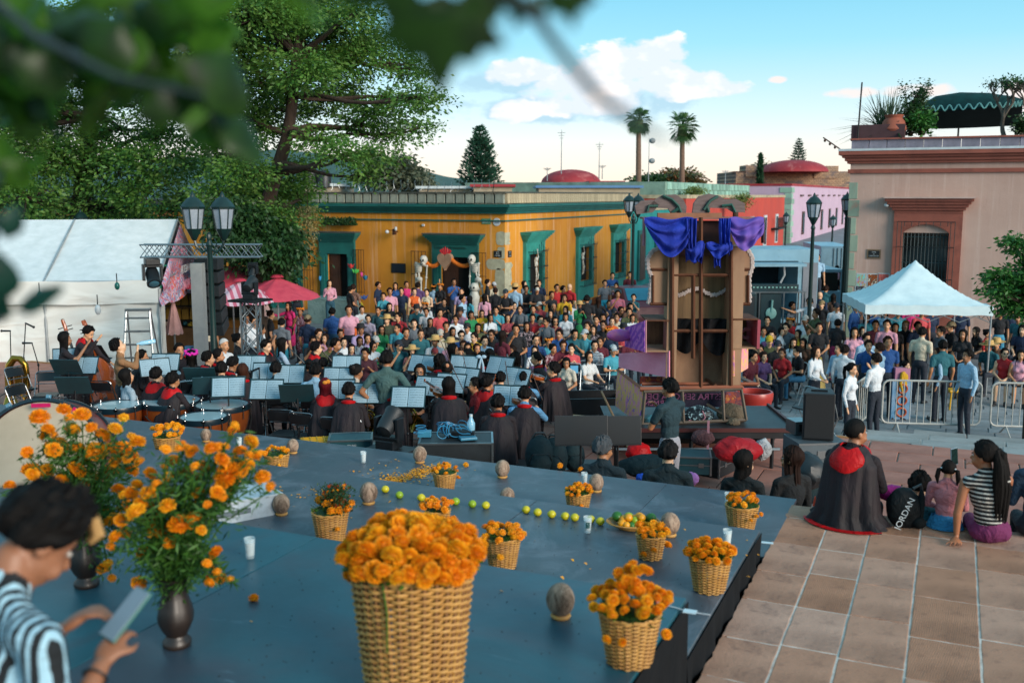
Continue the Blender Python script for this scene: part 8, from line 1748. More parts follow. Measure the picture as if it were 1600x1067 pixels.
def named():
 f=FG(sit=1,seat=.60,arms='text',lgs='sit',lean=.14,nod=-.72,turn=-.1,vox=.0085,hands=1,bd=1.12)
 o=psn((62,836),Z_T3,f,112,'man in black and pale blue zebra-striped shirt bent over his phone',sht='#0f1418',sec2='#9fc4d4',ptn=4,lgs='#0d1014',hair='quiff',hc='#0c0908',scale=.98,shr='man in the zebra shirt',skin='#8f5f44')
 h=MB();h.tube([(.02,.08,.212),(.0,.118,.19),(-.01,.122,.15)],[.012,.015,.003],8).tube([(.045,.07,.21),(.05,.108,.18),(.045,.108,.15)],[.014,.018,.005],8).tube([(-.03,.08,.21),(-.035,.112,.185),(-.04,.108,.16)],[.014,.016,.005],8);h_=h.bd('bleached_fringe',MP_hair,o,smt=2);h_.matrix_local=f[1];h_['c_hair']=C('#b08a58')
 w=[x for x in f[2]];a=w[0][0]+w[0][1]*.09;ph=thg('phone','thin silver-edged phone held by the man in the zebra shirt','phone',(0,0,0));wp=o.matrix_basis@(a+V3((.0,.02,.045)));ph.location=wp;ph.rotation_euler=(R(-48),0,o.rotation_euler.z)
 MB().box((0,0,.02),(.078,.009,.155)).bd('case',mat('phone_teal','#1f6a62',rgh=.3),ph,bevel=.004);MB().box((0,-.0055,.02),(.072,.002,.147)).bd('screen',mat('phone_back','#8d9aa6',rgh=.15),ph)
 wb=MB();wr_=f[2][0];wb.tube([wr_[0]-wr_[1]*.03+(wr_[1].orthogonal().normalized()*cos(t_)+wr_[1].cross(wr_[1].orthogonal().normalized())*sin(t_))*.031 for t_ in[k*pi/8 for k in rn(16)]],.004,5,cl_d=1);wb.bd('bracelet',M_ink,o)
 st=thg('stool','low dark stool under the man in the zebra shirt','stool',(o.location.x,o.location.y,Z_T3));MB().lth([(.17,.57),(.18,.585),(.17,.60),(.001,.60)],20).bd('seat',M_vinyl,st);m=MB();[m.cyl((.14*cos(a),.14*sin(a),0),(.1*cos(a),.1*sin(a),.57),.015)for a in(.5,2.07,3.64,5.2)];m.bd('legs',M_bm,st)
 f=FG(sit=1,seat=.0,arms='knees',lgs='hang',slv='long',vox=.011,turn=-.55,nod=.0,lean=.1)
 o=psn((1333,676),Z_E,f,158,'boy in dark cape with scarlet hood sitting on the sandstone ledge',sht='#1a1016',lgs='#12141a',hair='buzz',hc='#0e0b0a',scale=.97,base=P(1324,815,Z_E),shr='caped boy on the ledge',skin='#9a6444')
 def cap(u,v_):
  a=(u-.5)*R(300);sa,ca=sin(a),-cos(a);w=v_**.75;fold=1+(.10*sin(a*6+v_)+.07*sin(a*13+1))*v_**.6;rx=(.10+.12*min(1,v_*6)**.6+.05*w*w+.09*max(0,v_-.85)*6)*fold;ry=(.09+.06*min(1,v_*6)+.09*w*w)*fold;return V3((rx*sa,ry*ca-.0,.64-.645*v_+.05*max(0,1-v_*8)+(.012*sin(a*9)if v_>.9 else 0)))
 MB().grid(cap,70,30).bd('cape',M_cape,o,smt=2,sol=.008)
 m=MB();m.grid(lambda u,v_:V3(((.085+.075*sin(v_*pi*.62))*sin((u-.5)*R(270)),-(.105+.075*sin(v_*pi*.55))*cos((u-.5)*R(270))-.01,.68-.16*v_*(1+.75*cos((u-.5)*R(250)))/1.5+.01*sin(u*20))),40,10);m.bd('hood',M_hood,o,smt=2,sol=.012)
 m=MB();m.grid(lambda u,v_:V3(((.33+.05*v_)*sin((u-.5)*2.4),-(.28+.05*v_)*cos((u-.5)*2.4),.012-.004*v_)),30,1);m.bd('cape_hem',M_hood,o,sol=.004)
 q=P(1284,808,Z_E);t=tag(MB().box((0,0,.01),(.15,.12,.015)).bd('turquoise_cloth',clo('turq','#1f8aa0',fold=.5),None,(q.x,q.y,Z_E+.002),.4,bevel=.006),'corner of turquoise cloth sticking out beneath the dark cape','cloth')
 f=FG(arms='down',vox=.0165,lgs='stand',slv='long');psn((1437,757),Z_L,f,175,'dark-haired boy in teal top, only his head showing above the ledge',sht='#1f5560',hair='short',scale=.93,shr='boy behind the ledge')
 f=FG(sit=1,seat=.0,arms='lap',lgs='hang',slv='long',sex='m',vox=.0125,nod=-.15)
 o=psn((1479,746),Z_E,f,176,'little girl with two ponytails in pink sweater sitting on the ledge',sht='#b87278',lgs='#3f7fa8',hair='pigtails',scale=.62,base=P(1476,824,Z_E),shr='girl with ponytails');m=MB()
 m.grid(lambda u,v_:V3(((.17+.06*v_+.012*sin(u*60))*cos(u*2*pi),(.14+.06*v_)*sin(u*2*pi)+.01,.16-.15*v_)),60,4,cl_d=1);m.bd('skirt',clo('blue_skirt','#3a86b0','#2c6a94',fold=.8,fscale=14),o,smt=2,sol=.006)
 m=MB();[m.ell((.085*s_,-.055,.12),(.018,.018,.018),8,6)for s_ in(-1,1)];h_=m.bd('hair_ties',M_wht,o);h_.matrix_local=f[1]
 f=FG(sit=1,seat=.0,arms='propL',lgs='hang',sex='f',slv='none',lean=-.17,vox=.0095,hands=1,turn=1.05,nod=-.08,side=-.16)
 o=psn((1530,717),Z_E,f,190,'woman in black and white striped top leaning on one hand on the ledge',sht='#101114',sec2='#b8b6b0',ptn=1,lgs='#6a2050',hair='pony',scale=.93,base=P(1546,846,Z_E),shr='woman on the ledge',skin='#9a6243')
 m=MB()
 for k in rn(9):a=k*.7;m.tube([(.02*cos(a),-.10,.16),(.05*cos(a),-.13+.02*sin(a),.04),(.075*cos(a)+.01*k,-.12+.03*sin(a),-.18),(.05*cos(a)+.012*k,-.10+.03*sin(a),-.36-.02*k)],[.03,.036,.034,.006],8)
 h_=m.bd('long_tail',MP_hair,o,smt=2);h_.matrix_local=f[1];h_['c_hair']=C('#0c0908')
 m=MB();m.grid(lambda u,v_:V3(((.172)*cos(u*2*pi),.13*sin(u*2*pi),.62-.02*v_)),20,1,cl_d=1)
 t=thg('phone','dark-screened phone raised by the woman on the ledge','phone',tuple(PD(1491,713,8.35)),YAW+.35);t.rotation_euler.y=-.12;MB().box((0,0,0),(.075,.009,.155)).bd('case',mat('phone_pale','#7a93a0',rgh=.3),t,bevel=.004);MB().box((0,-.0055,0),(.066,.002,.14)).bd('screen',mat('phone_screen','#0e1a1c','#1f3a34',rgh=.1,nsc=20),t)
 f=FG(sit=1,seat=.0,arms='text',lgs='hang',slv='long',sex='f',vox=.0165);psn((1612,735),Z_E,f,190,'person in navy denim jacket holding a phone at the far end of the ledge',sht='#17344a',lgs='#101820',hair='long',scale=.9,base=P(1618,838,Z_E),shr='person at the ledge end')
 q=PD(1583,751,8.3);t=thg('phone','small dark phone held by the person in navy at the ledge end','phone',tuple(q),YAW);MB().box((0,0,0),(.11,.009,.065)).bd('case',mat('phone_dark','#101416',rgh=.3),t,bevel=.004);MB().box((0,-.0055,0),(.1,.002,.055)).bd('screen',mat('phone_screen2','#1f3a3c',rgh=.1),t)
 q=P(1412,822,Z_E);t=thg('drawstring_bag','black backpack with white lettering slumped on the ledge beside the cape','backpack',(q.x,q.y,Z_E),YAW)
 MB().ell((0,0,.15),(.15,.09,.19),22,14,MRot(-.25,3,'Y'),disp=lambda d:1+.08*nz3(d*2.5)-(.12 if d.z<-.8 else 0)).bd('body',clo('bag_black','#14181a','#0c0f11',rgh=.6,fold=.6),t,smt=2);MB().ell((.10,-.06,.05),(.06,.05,.05)).ell((.12,-.03,.18),(.03,.04,.15)).bd('side_pocket',clo('bag_black2','#101517'),t,smt=2)
 MB().tube([(.05,-.02,.33),(.12,.0,.36),(.15,0,.25),(.14,-.02,.1)],.014,6).bd('strap',M_cs,t);text('lettering','JORDAN',.075,M_wht,t,(-.035,-.097,.14),(pi/2,R(-66),0),extrude=.001)
 t2_=thg('pink_cloth','bright pink crumpled cloth on top of the black backpack','clothes',tuple(P(1392,770,Z_E+.22)),YAW);MB().ell((0,0,0),(.11,.08,.07),20,12,disp=lambda d:1+.22*nz3(d*3.5)).bd('cloth',clo('hot_pink','#c22c86',rgh=.6,fold=.6),t2_,smt=2)
 f=FG(arms='chin',slv='short',vox=.0095,hands=1,turn=.1,nod=-.05);o=psn((1047,607),Z_L,f,228,'man in dark teal T-shirt standing with one hand at his mouth',sht='#143038',lgs='#8f8f96',hair='short',hc='#0a0908',scale=1.0,shr='man with hand at mouth',skin='#a06a48')
 wr_=f[2][0];wb=MB();wb.tube([wr_[0]-wr_[1]*.03+(wr_[1].orthogonal().normalized()*cos(t_)+wr_[1].cross(wr_[1].orthogonal().normalized())*sin(t_))*.032 for t_ in[k*pi/8 for k in rn(16)]],.008,5,cl_d=1);wb.bd('wristwatch',M_ink,o)
 f=FG(sit=1,arms='lap',lgs='sit',slv='long',vox=.012,turn=-.55);psn((942,701),Z_L,f,165,'grey-haired man in dark jacket and glasses seated below the stage edge',sht='#10242c',lgs='#101418',hair='short',hc='#4c5054',scale=1.06,gls='glasses',shr='grey-haired man')
 f=FG(sit=1,arms='lap',lgs='sit',slv='long',vox=.012);psn((1044,708),Z_L,f,180,'person with short greying hair in dark teal jumper seen from behind',sht='#0c2228',lgs='#101418',hair='short',hc='#1c1a1a',scale=1.06,shr='person in teal jumper')
 f=FG(sit=1,arms='lap',lgs='sit',slv='long',sex='f',vox=.0125,turn=-.7);psn((1162,722),Z_L,f,170,'woman with chin-length black hair in black top before the red bag',sht='#0c1518',lgs='#101418',hair='bob',scale=1.02,shr='woman with chin-length hair')
 f=FG(sit=1,arms='lap',lgs='sit',slv='long',sex='f',vox=.0125,turn=.6);psn((1238,717),Z_L,f,215,'woman with long wavy brown-tipped hair in black lace top and glasses',sht='#0b0d10',lgs='#0d2c34',hair='wavy',hc='#24140e',scale=1.04,gls='glasses',shr='woman with wavy hair')
named()
MUS=[]
def mus(px,py,face,lab0,shr,sit=1,arms='lap',cape=1,hood='small',hair='short',sex='m',sht='#1c1218',lgs='#15141c',sc_=.98,zb=.22,hc='#0f0b0a',turn=.0,nod=.0,lean=.0,seed=0,slv='long',hat=None,hatc='#b8282c',ptn=0,sec2='#ffffff',gls=None,back=.11,spread=1.0,pose_legs=None,z=Z_L,skin=None,chair_='dark'):
 f=FG(sit=sit,arms=arms,sex=sex,lgs=pose_legs or('sit' if sit else 'stand'),slv=slv,turn=turn,nod=nod,lean=lean)
 o=psn((px,py),z,f,face,lab0,sht=sht,lgs=lgs,hair=hair,hc=hc,scale=sc_,shr=shr,group='youth orchestra musicians',hat=hat,hatc=hatc,ptn=ptn,sec2=sec2,gls=gls,skin=skin)
 if cape:add_cape(o,f,sit,zb,spread,back,hood,seed%3)
 MUS.append((o,shr,sit,chair_));return o
mus(101,530,95,'long-haired girl in black standing behind the darker double bass','the bass girl',sit=0,arms='bass',cape=0,hair='long',sex='f',slv='short')
mus(138,520,60,'boy in cape and red hood bending his head over a double bass','the hooded bass boy',sit=0,arms='bass',nod=-.5,hood='big',spread=.6)
mus(184,541,92,'man in tan corduroy jacket tipping his head back to drink','the drinking man',sit=0,arms='bottle',cape=0,sht='#8a6240',lgs='#2c2a2e',nod=.45,sc_=1.02)
mus(197,588,110,'girl with bobbed hair in pale grey T-shirt seated by the kettledrums','the grey T-shirt girl',cape=0,hair='bob',sex='f',sht='#8fa0ac',slv='short',nod=.25,chair_=None)
mus(222,558,80,'boy with neat hair and dark cape turning beside the drinking man','the turning boy',hood='small')
mus(244,586,140,'trumpeter with red hood, seen from behind, nearer the marquee ladder','the first trumpeter',hood='big',arms='wind',seed=1)
mus(270,594,125,'trumpeter with red hood raising his horn beside the other trumpeter','the second trumpeter',hood='big',arms='wind',seed=2)
mus(280,547,20,'boy in red-lined cape looking up from behind the paired music sheets','the watching boy',hood='big')
mus(299,558,185,'long-haired girl wearing a bright magenta flower headband','the magenta headband girl',hair='long',sex='f',hat='flowers',hatc='#c8209a',cape=0,sht='#1a1418')
mus(325,560,95,'boy in profile with dark cape behind the teal music desks','the profile boy')
mus(341,556,85,'girl in profile with black hair and red collar near the lantern pole','the lantern pole girl',hair='pony',sex='f')
mus(350,539,40,'woman in white headscarf with red sash seated by the lantern pole','the headscarf woman',hair=None,sex='f',hat='scarf',hatc='#b8b4b0',cape=0,sht='#c0c4c8')
mus(372,531,80,'woman in black T-shirt with red cloth over her arm','the black T-shirt woman',hair='bun',sex='f',cape=0,sht='#141418',slv='short',arms='cross')
mus(346,577,178,'musician with round dark head seen from behind the tilted teal desk','the round-headed musician')
mus(364,569,110,'boy looking down at his reed beside the brown-haired girl','the reed player',arms='wind',nod=-.3)
mus(379,580,175,'brown-haired girl with red collar facing away','the brown-haired girl',hair='bob',sex='f',hc='#3a1f14',seed=1)
mus(416,541,55,'boy in embroidered red scarf playing a clarinet','the embroidered-scarf clarinettist',arms='wind',hood='big',nod=-.15)
mus(441,538,100,'long-haired musician in white and blue blouse with a clarinet','the white-bloused clarinettist',arms='wind',hair='long',sex='f',cape=0,sht='#9fb4c8')
mus(431,577,180,'short-haired boy in black seen from behind below the long boom microphone','the boom microphone boy',cape=0,sht='#17161a')
mus(494,544,100,'boy in profile with bright red hood and wind instrument','the bright-hooded boy',arms='wind',hood='big')
mus(525,539,60,'youth in black shirt and red tie playing the flute','the flute player',arms='wind',cape=0,sht='#15151b',slv='short')
mus(483,572,180,'girl with tied black hair before the flute player','the tied-hair girl',hair='bun',sex='f',cape=0,sc_=.9)
mus(505,569,170,'small dark-haired child with raised instrument before the flute player','the small wind player',sc_=.88,cape=0,arms='wind')
mus(493,580,165,'black-haired boy in pale blue shirt facing the pages','the pale blue shirt boy',cape=0,sht='#8fb4cc',sc_=1.0)
mus(557,581,120,'girl with big curly bun and cream T-shirt','the curly bun girl',hair='bun',sex='f',cape=0,sht='#b4a89a',slv='short',hat='rosette',hatc='#1d110c')
mus(508,604,180,'girl with long red-dyed hair and flower clip in a dark cape','the red-haired girl',hair='long',hc='#5a0f18',sex='f',hat='rosette',hatc='#c87c20',hood='big',seed=1)
mus(545,611,165,'boy in hooded plum cape holding a French horn','the horn boy',arms='horn',seed=2)
mus(611,607,178,'boy in dark cape with narrow red collar and brass bell at his side','the second horn boy',arms='horn',seed=0)
mus(604,562,172,'tall youth with grey-green sweatshirt over his shoulders standing among the players','the standing youth',sit=0,arms='hips',cape=0,sht='#3a5654',lgs='#12151c',sc_=1.02,slv='short')
mus(656,581,-8,'girl with glasses turning round towards the stage','the girl with glasses',hair='long',sex='f',gls='glasses')
mus(687,566,180,'violinist with long frizzy black hair holding up a bow','the frizzy-haired violinist',hair='curly',sex='f',arms='violin',hood='small',seed=1)
mus(708,548,80,'smiling long-haired girl in profile near the open pages','the smiling girl',hair='long',sex='f',cape=0,sht='#2a1a22')
mus(701,603,182,'woman with very long black hair and headband in a broad plum cape','the long-haired cape woman',hair='long2',sex='f',seed=2,hat=None,sc_=1.04,arms='violin',spread=1.3)
mus(699,578,150,'girl with flower pin in her bun bowing a violin','the flower-pin violinist',hair='bun',sex='f',hat='rosette',hatc='#b87c5a',arms='violin')
mus(742,602,-80,'boy looking over his shoulder towards the long-haired woman','the boy looking back',cape=0,sht='#9a1a20',sc_=.92)
mus(761,599,140,'boy with big red hood holding a violin upright','the upright violin boy',hood='big',arms='violin',seed=1,sc_=.95)
mus(731,556,-75,'girl in profile playing the violin behind the open music','the profile violinist',hair='pony',sex='f',arms='violin',cape=0,sht='#7fa0b8',sc_=.95)
mus(753,561,175,'girl with high ponytail tied in a white ribbon','the white ribbon girl',hair='long',sex='f',hat='ribbon',hatc='#a8c0d0',hood='small',seed=2)
mus(765,556,170,'girl with topknot and bright red hood beside the white ribbon','the topknot girl',hair='bun',sex='f',hood='big')
mus(782,592,180,'musician in dark hooded top huddled behind the music stand','the huddled musician',cape=0,hair='short',sht='#101a2a',sc_=.9)
mus(778,630,180,'boy in long plain cape with pale collar, nearest the stage'.replace('nearest','close to'),'the plain cape boy',seed=0,zb=.12,sc_=.98,arms='lap',spread=1.15)
mus(820,617,172,'boy in cape with red collar lifting his bow arm in blue sleeve','the bow-lifting boy',arms='violin',sht='#5a90b8',seed=1,zb=.2,sc_=.98,spread=1.15)
mus(819,592,175,'child with green hair tie and raised bow','the green hair tie child',arms='violin',sht='#5a90b8',sc_=.9)
mus(838,560,-85,'girl with braided ponytail and red collar in profile','the braided girl',hair='pony',sex='f',sc_=.92,cape=1,seed=2)
mus(805,562,180,'woman with short dark hair holding a camera high','the high camera woman',cape=0,hair='curly',arms='face',sc_=.95)
mus(865,578,222,'boy in long plum cape turning his face from the bench','the bench boy',turn=-.9+1.6,hood='small',arms='violin',zb=.47,back=.02,sc_=1.0,spread=.8,chair_=None)
q=P(875,660,Z_L);t=thg('bench','pale wooden plank bench under the boy on its end','bench',(q.x,q.y,Z_L),.02);bh=P(875,649,Z_L+.45);t.location=(bh.x,bh.y,Z_L);MB().box((0,0,.43),(1.5,.32,.04)).bd('plank',mat('plank_wood','#b98a5c'),t);MB().box((-.6,0,.2),(.05,.28,.41)).box((.6,0,.2),(.05,.28,.41)).bd('legs',mat('plank_wood','#b98a5c'),t)
for o,shr,sit,ck in MUS:
 if sit and ck:
  fwd=MRot(o.rotation_euler.z,3,'Z')@V3((0,1,0));chr_((o.location.x,o.location.y,Z_L),o.rotation_euler.z,'metal folding chair under '+shr)
def echair(px,py,z,face,lab0,kind='dark'):
 q=P(px,py,z+.84);d=-FW*cos(R(face))+RT*sin(R(face));rz=math.atan2(d.y,d.x)-pi/2;return chr_((q.x,q.y,z),rz,lab0,kind)
echair(444,638,Z_L,168,'empty folding chair beside the thin microphone stand');echair(478,643,Z_L,160,'empty folding chair behind the red-haired girl');echair(527,650,Z_L,165,'empty folding chair behind the horn boy')
echair(30,575,Z_L,60,'empty folding chair threaded through the tuba');echair(33,603,Z_L,70,'low empty folding chair in front of the tuba');echair(72,583,Z_L,10,'empty folding chair between the microphone stands and basses');echair(161,594,Z_L,175,'empty folding chair between the double bass and the grey T-shirt girl')
echair(687,620,Z_L,210,'folding chair pushed askew beside the long-haired woman')
for k,(px,py,lb)in enm(((893,570,'pale folding chair with a blue paper on its back'),(938,572,'pale folding chair to the side of the papered one'),(918,566,'pale folding chair behind the papered one'),(962,567,'pale folding chair closest to the float'),(866,563,'pale folding chair behind the bench boy'))):echair(px,py,0,-10,lb,'pale')
q=P(893,577,.72);pp=tag(MB().box((0,0,0),(.30,.006,.17),rz=YAW).bd('paper_sign',mat('blue_paper','#5fa8d0',rgh=.6),None,(0,0,0)),'light blue reserved paper taped to an empty chair','paper');ce=CHAIRS[-5];pp.location=ce.location+V3((FW.x*-.02,FW.y*-.02,.74))
MSL=((105,558,20,'teal',1),(108,572,175,'teal',0),(126,572,0,'teal',1),(118,600,185,'teal',0),(158,548,150,'black',0),(255,567,0,'teal',1),(316,585,180,'teal',0),(327,600,200,'teal',0),(356,606,10,'teal',1),(244,575,30,'teal',1),(390,570,0,'teal',1),(414,610,0,'teal',1),(450,586,0,'teal',1),(416,582,0,'teal',1),(465,612,185,'teal',0),(540,570,0,'teal',1),(528,590,0,'teal',1),(528,610,5,'teal',1),(573,616,0,'teal',1),(636,622,-5,'teal',1),(668,605,-20,'teal',1),(655,569,-25,'teal',1),(722,570,-15,'teal',1),(721,590,-30,'teal',1),(777,572,-30,'teal',1),(802,590,-35,'teal',1),(795,620,-10,'teal',1),(700,600,-20,'teal',1))
used_={}
for px,py,fc,kd,mu in MSL:
 q=P(px,py,Z_L+1.15);ns=near_short((q.x,q.y,Z_L));ns=ns.replace('the ','',1)if ns.startswith('the ')else ns
 k=(ns,mu);used_[k]=used_.get(k,0)+1;pos=('by','another by','a third by','a fourth by')[used_[k]-1]
 mst(px,py,Z_L,fc,(('teal-backed music stand, turned round, ' if not mu else 'music stand carrying open pages, ')+pos+' the '+ns),kd,mu,'open double page of printed music, '+pos+' the '+ns)
q=P(915,672,Z_L+1.0)
for k,(px,w)in enm(((908,.62),(966,.55))):
 q=PD(px,672,11.3+.2*k);t=thg('music_stand',('wide black conductor stand before the painted board','second black stand desk overlapping the conductor stand')[k],'music stand',(q.x,q.y,Z_L),YAW+.05,'music stands of the youth orchestra');MB().box((0,0,q.z-Z_L),(w,.012,.34),rx=-.15).box((0,-.02,q.z-Z_L-.17),(w,.05,.01)).bd('desk',M_deskb,t,bevel=.004);MB().cyl((0,.02,0),(0,.02,q.z-Z_L-.1),.013,n=8).bd('pole',M_bm,t);MB().cyl((-.2,0,.02),(.2,0,.02),.02,n=6).cyl((0,-.2,.02),(0,.2,.02),.02,n=6).bd('base',M_bm,t)
def wpos(o,f_w,k):return o.matrix_basis@f_w
def at_hands(o,off0,off1):M_=Matrix.LocRotScale(o.location,o.rotation_euler.to_quaternion(),o.scale);return M_@V3(off0),M_@V3(off1)
M_blackw=mat('clarinet_black','#121214',rgh=.25);M_silv=mat('silver_flute','#a8b0b4',rgh=.2,metal=.9)
for o,shr,sit,ck in MUS:
 hz_=1.12
 if shr in('the first trumpeter','the second trumpeter'):a,b_=at_hands(o,(0,.13,1.20),(0,.55,1.17));wind_inst(a,b_,'silver trumpet raised by '+shr.replace('the ','the '),'trumpet','trumpet',M_silv,.008,.010,.055)
 elif 'clarinettist' in shr or shr in('the reed player','the bright-hooded boy','the small wind player'):a,b_=at_hands(o,(0,.13,1.18),(.02,.46,.80));wind_inst(a,b_,'black clarinet played by '+shr,'clarinet','clarinet',M_blackw,.009,.014,.03)
 elif shr=='the flute player':a,b_=at_hands(o,(-.05,.13,1.20),(.50,.22,1.08));wind_inst(a,b_,'silver flute held sideways by the flute player','flute','flute',M_silv,.009,.009,.009)
 elif 'horn boy' in shr:
  a,b_=at_hands(o,(.24,.22,.78),(0,0,0));french_horn(a,(0,.3,o.rotation_euler.z+pi*.9),'brass French horn with wide bell held by '+shr)
 elif 'violin' in shr or shr in('the long-haired cape woman','the bow-lifting boy','the green hair tie child','the bench boy'):
  a,b_=at_hands(o,(-.06,.12,1.08),(0,0,0));v_=viol('violin','reddish-brown violin held by '+shr,'violin',tuple(a),(R(-78),0,o.rotation_euler.z+.5),.34,'violins of the youth orchestra')
  a,b_=at_hands(o,(.22,.30,1.12),(.02,.45,1.55));bw=thg('violin_bow','thin wooden bow in the hand of '+shr,'bow',tuple(a),0,'violin bows');MB().cyl((0,0,0),tuple(b_-a),.006,n=5).bd('stick',M_wd,bw)
q=[m_ for m_ in MUS if m_[1]=='the drinking man'][0][0];a,b_=at_hands(q,(.06,.24,1.63),(.04,.52,1.66));t=thg('water_bottle','blue-tinted plastic bottle tipped up by the man in tan corduroy','bottle',tuple(a));
s=N('bottle_plastic');s.b.inputs['Base Color'].default_value=(.35,.7,.9,1);s.b.inputs['Roughness'].default_value=.05;s.b.inputs['Alpha'].default_value=.55;M_bot=s.m
d=b_-a;MB().tube([(0,0,0),tuple(d*.12),tuple(d*.25),tuple(d*.95),tuple(d)],[.014,.016,.035,.036,.03],12).bd('bottle',M_bot,t,smt=2)
q=PD(507,690,11.6);t=thg('yellow_crate','bright yellow plastic tray lying upside down at the stage edge','crate',(q.x,q.y,q.z),YAW+.25);M_yc=mat('yellow_plastic','#c8991c','#b08414',rgh=.35);MB().box((0,0,0),(.56,.42,.04)).bd('tray',M_yc,t,bevel=.012);m=MB()
for k in rn(7):m.box((-.24+.08*k,0,.023),(.012,.38,.008))
for k in rn(5):m.box((0,-.16+.08*k,.0235),(.52,.012,.008))
m.bd('lattice',M_yc,t);MB().bbx(-.25,-.18,Z_L-q.z,.25,.18,-.021).bd('stack_below',M_cs,t)
q=PD(548,686,11.6);t=fcs(548,702,Z_L,(.50,.38,q.z-Z_L+.03),YAW+.12,'flat teal equipment case beside the yellow tray',M_tealc);t.location=(q.x,q.y,Z_L);text('lettering','SOUND',.03,M_wht,t,(.02,-.197,q.z-Z_L-.03),(pi/2,0,0),extrude=.001)
q=PD(583,694,11.6);fcs(583,703,Z_L,(.3,.3,q.z-Z_L),YAW,'grey-topped amplifier box squeezed beside the teal case',M_al).location=(q.x,q.y,Z_L);fcs(545,668,Z_L,(.42,.34,.58),YAW,'silver-edged small case behind the yellow tray',M_cs)
q=PD(608,700,11.2);mh=mvh((q.x,q.y,q.z),YAW+2.7,'large moving head light resting beside the black equipment case',0,.95,.92);MB().bbx(-.3,-.22,Z_L-q.z,.3,.22,-.01).bd('dimmer_box',M_cs,mh)
q=PD(713,684,11.5);hh_=q.z-Z_L;t=fcs(713,690,Z_L,(.85,.55,hh_),YAW+.03,'big black equipment trunk topped with cables and a bottle');t.location=(q.x,q.y,Z_L)
t=thg('cable_tangle','tangle of light blue cables heaped on the black trunk','cables',(q.x,q.y,Z_L+hh_),YAW);m=MB();rg=random.Random(2);m2=MB()
for k in rn(16):
 c_=V3((rg.uniform(-.28,.12),rg.uniform(-.15,.15),.05));r_=rg.uniform(.04,.11);tilt=Euler((rg.uniform(.2,1.5),rg.uniform(-.6,.6),rg.uniform(0,3))).to_matrix();m.tube([c_+tilt@V3((r_*cos(a),r_*sin(a),.01*sin(3*a)))+V3((0,0,r_*.6))for a in[j*pi/8 for j in rn(16)]],.0055,5,cl_d=1)
m.bd('blue_cable',mat('cyan_cable','#2f7fa8',rgh=.4),t,smt=2)
for k in rn(5):c_=V3((rg.uniform(-.45,-.3),rg.uniform(-.1,.2),.02));m2.tube([c_+V3((.06*cos(a),.05*sin(a),.02*k))for a in[j*pi/8 for j in rn(16)]],.0055,5,cl_d=1)
m2.bd('coil',mat('cyan_cable','#2f7fa8'),t,smt=2);MB().box((.05,.05,.07),(.34,.24,.09),rx=.2).bd('mixer',M_bm,t,bevel=.01);MB().box((-.38,.05,.04),(.16,.12,.07)).box((.14,-.12,.03),(.2,.14,.03),rz=.3).bd('small_box',mat('cyan_box','#3f8aa8',rgh=.4),t,bevel=.008)
q2=PD(736,680,11.5);t=thg('water_bottle','clear blue water bottle standing on the black trunk','bottle',(q2.x,q2.y,Z_L+hh_));MB().lth([(.001,.0),(.045,.0),(.048,.02),(.046,.1),(.048,.18),(.02,.24),(.018,.26),(.001,.265)],18).bd('bottle',M_bot,t,smt=2);MB().lth([(.02,.258),(.02,.285),(.001,.285)],10).bd('cap',M_wht,t)
def bkp(px,py,z,s_,lab0,rz=0,strap=1):
 q=P(px,py,z);t=thg('backpack',lab0,'backpack',(q.x,q.y,z),YAW+rz,None,s_);Mb=clo('backpack_teal','#1a2f34','#12232a',rgh=.7,fold=.4);MB().ell((0,0,.24),(.17,.13,.26),20,14,disp=lambda d:1+.05*nz3(d*3)+.06*(1-abs(d.z))).bd('body',Mb,t,smt=2);MB().ell((0,-.11,.17),(.13,.06,.14),16,10).bd('front_pocket',Mb,t,smt=2);m=MB();m.tube([(-.10,.0,.45),(-.05,-.02,.53),(.05,-.02,.53),(.10,0,.45)],.014,6);m.tube([(-.14,-.09,.2),(-.10,-.16,.30),(.10,-.16,.30),(.14,-.09,.2)],.006,5);m.bd('strap',M_cs,t);return t
bkp(843,742,Z_L+.45,1.05,'large teal-black backpack resting on gear below the stage edge',.1);bkp(866,742,Z_L+.42,1.0,'second backpack, upright, beside the large one',-.3);bkp(897,735,Z_L+.4,.8,'small black camera bag with shoulder strap beside the backpacks',.2)
q=P(870,750,Z_L+.2);t=thg('road_case','long dark road case the backpacks rest on','equipment case',(q.x,q.y,Z_L),YAW);MB().bbx(-.55,-.25,0,.75,.3,.41).bd('body',M_cs,t,bevel=.01);MB().bbx(-.56,-.26,.38,.76,-.25,.42).bd('edging',M_al,t)
bdl(998,706,-2.4,(.16,.12,.12),'red_hood_cloth','crumpled red satin hood lying by the seated grey-haired man','clothes',M_hood,6);bdl(1152,703,-2.3,(.30,.2,.17),'red_duffel','bulging red duffel bag under the rostrum','bag',clo('red_duffel_cloth','#a01c24','#861620',rgh=.5,fold=.6),7);bdl(1192,702,-2.2,(.11,.1,.14),'white_sack','crumpled white plastic sack beside the red duffel','sack',clo('white_sack_cloth','#a8acb0',fold=.9,fscale=16),8);bdl(1080,748,-3.5,(.09,.09,.08),'lilac_scarf','lilac crumpled scarf hanging behind the person in the teal jumper','scarf',clo('lilac','#9a6aa8',fold=.7),9);bdl(1003,746,-3.6,(.07,.05,.05),'blue_rag','small bright blue rag by the seated people','cloth',clo('blue_rag_c','#1f4fb8',fold=.6),10)
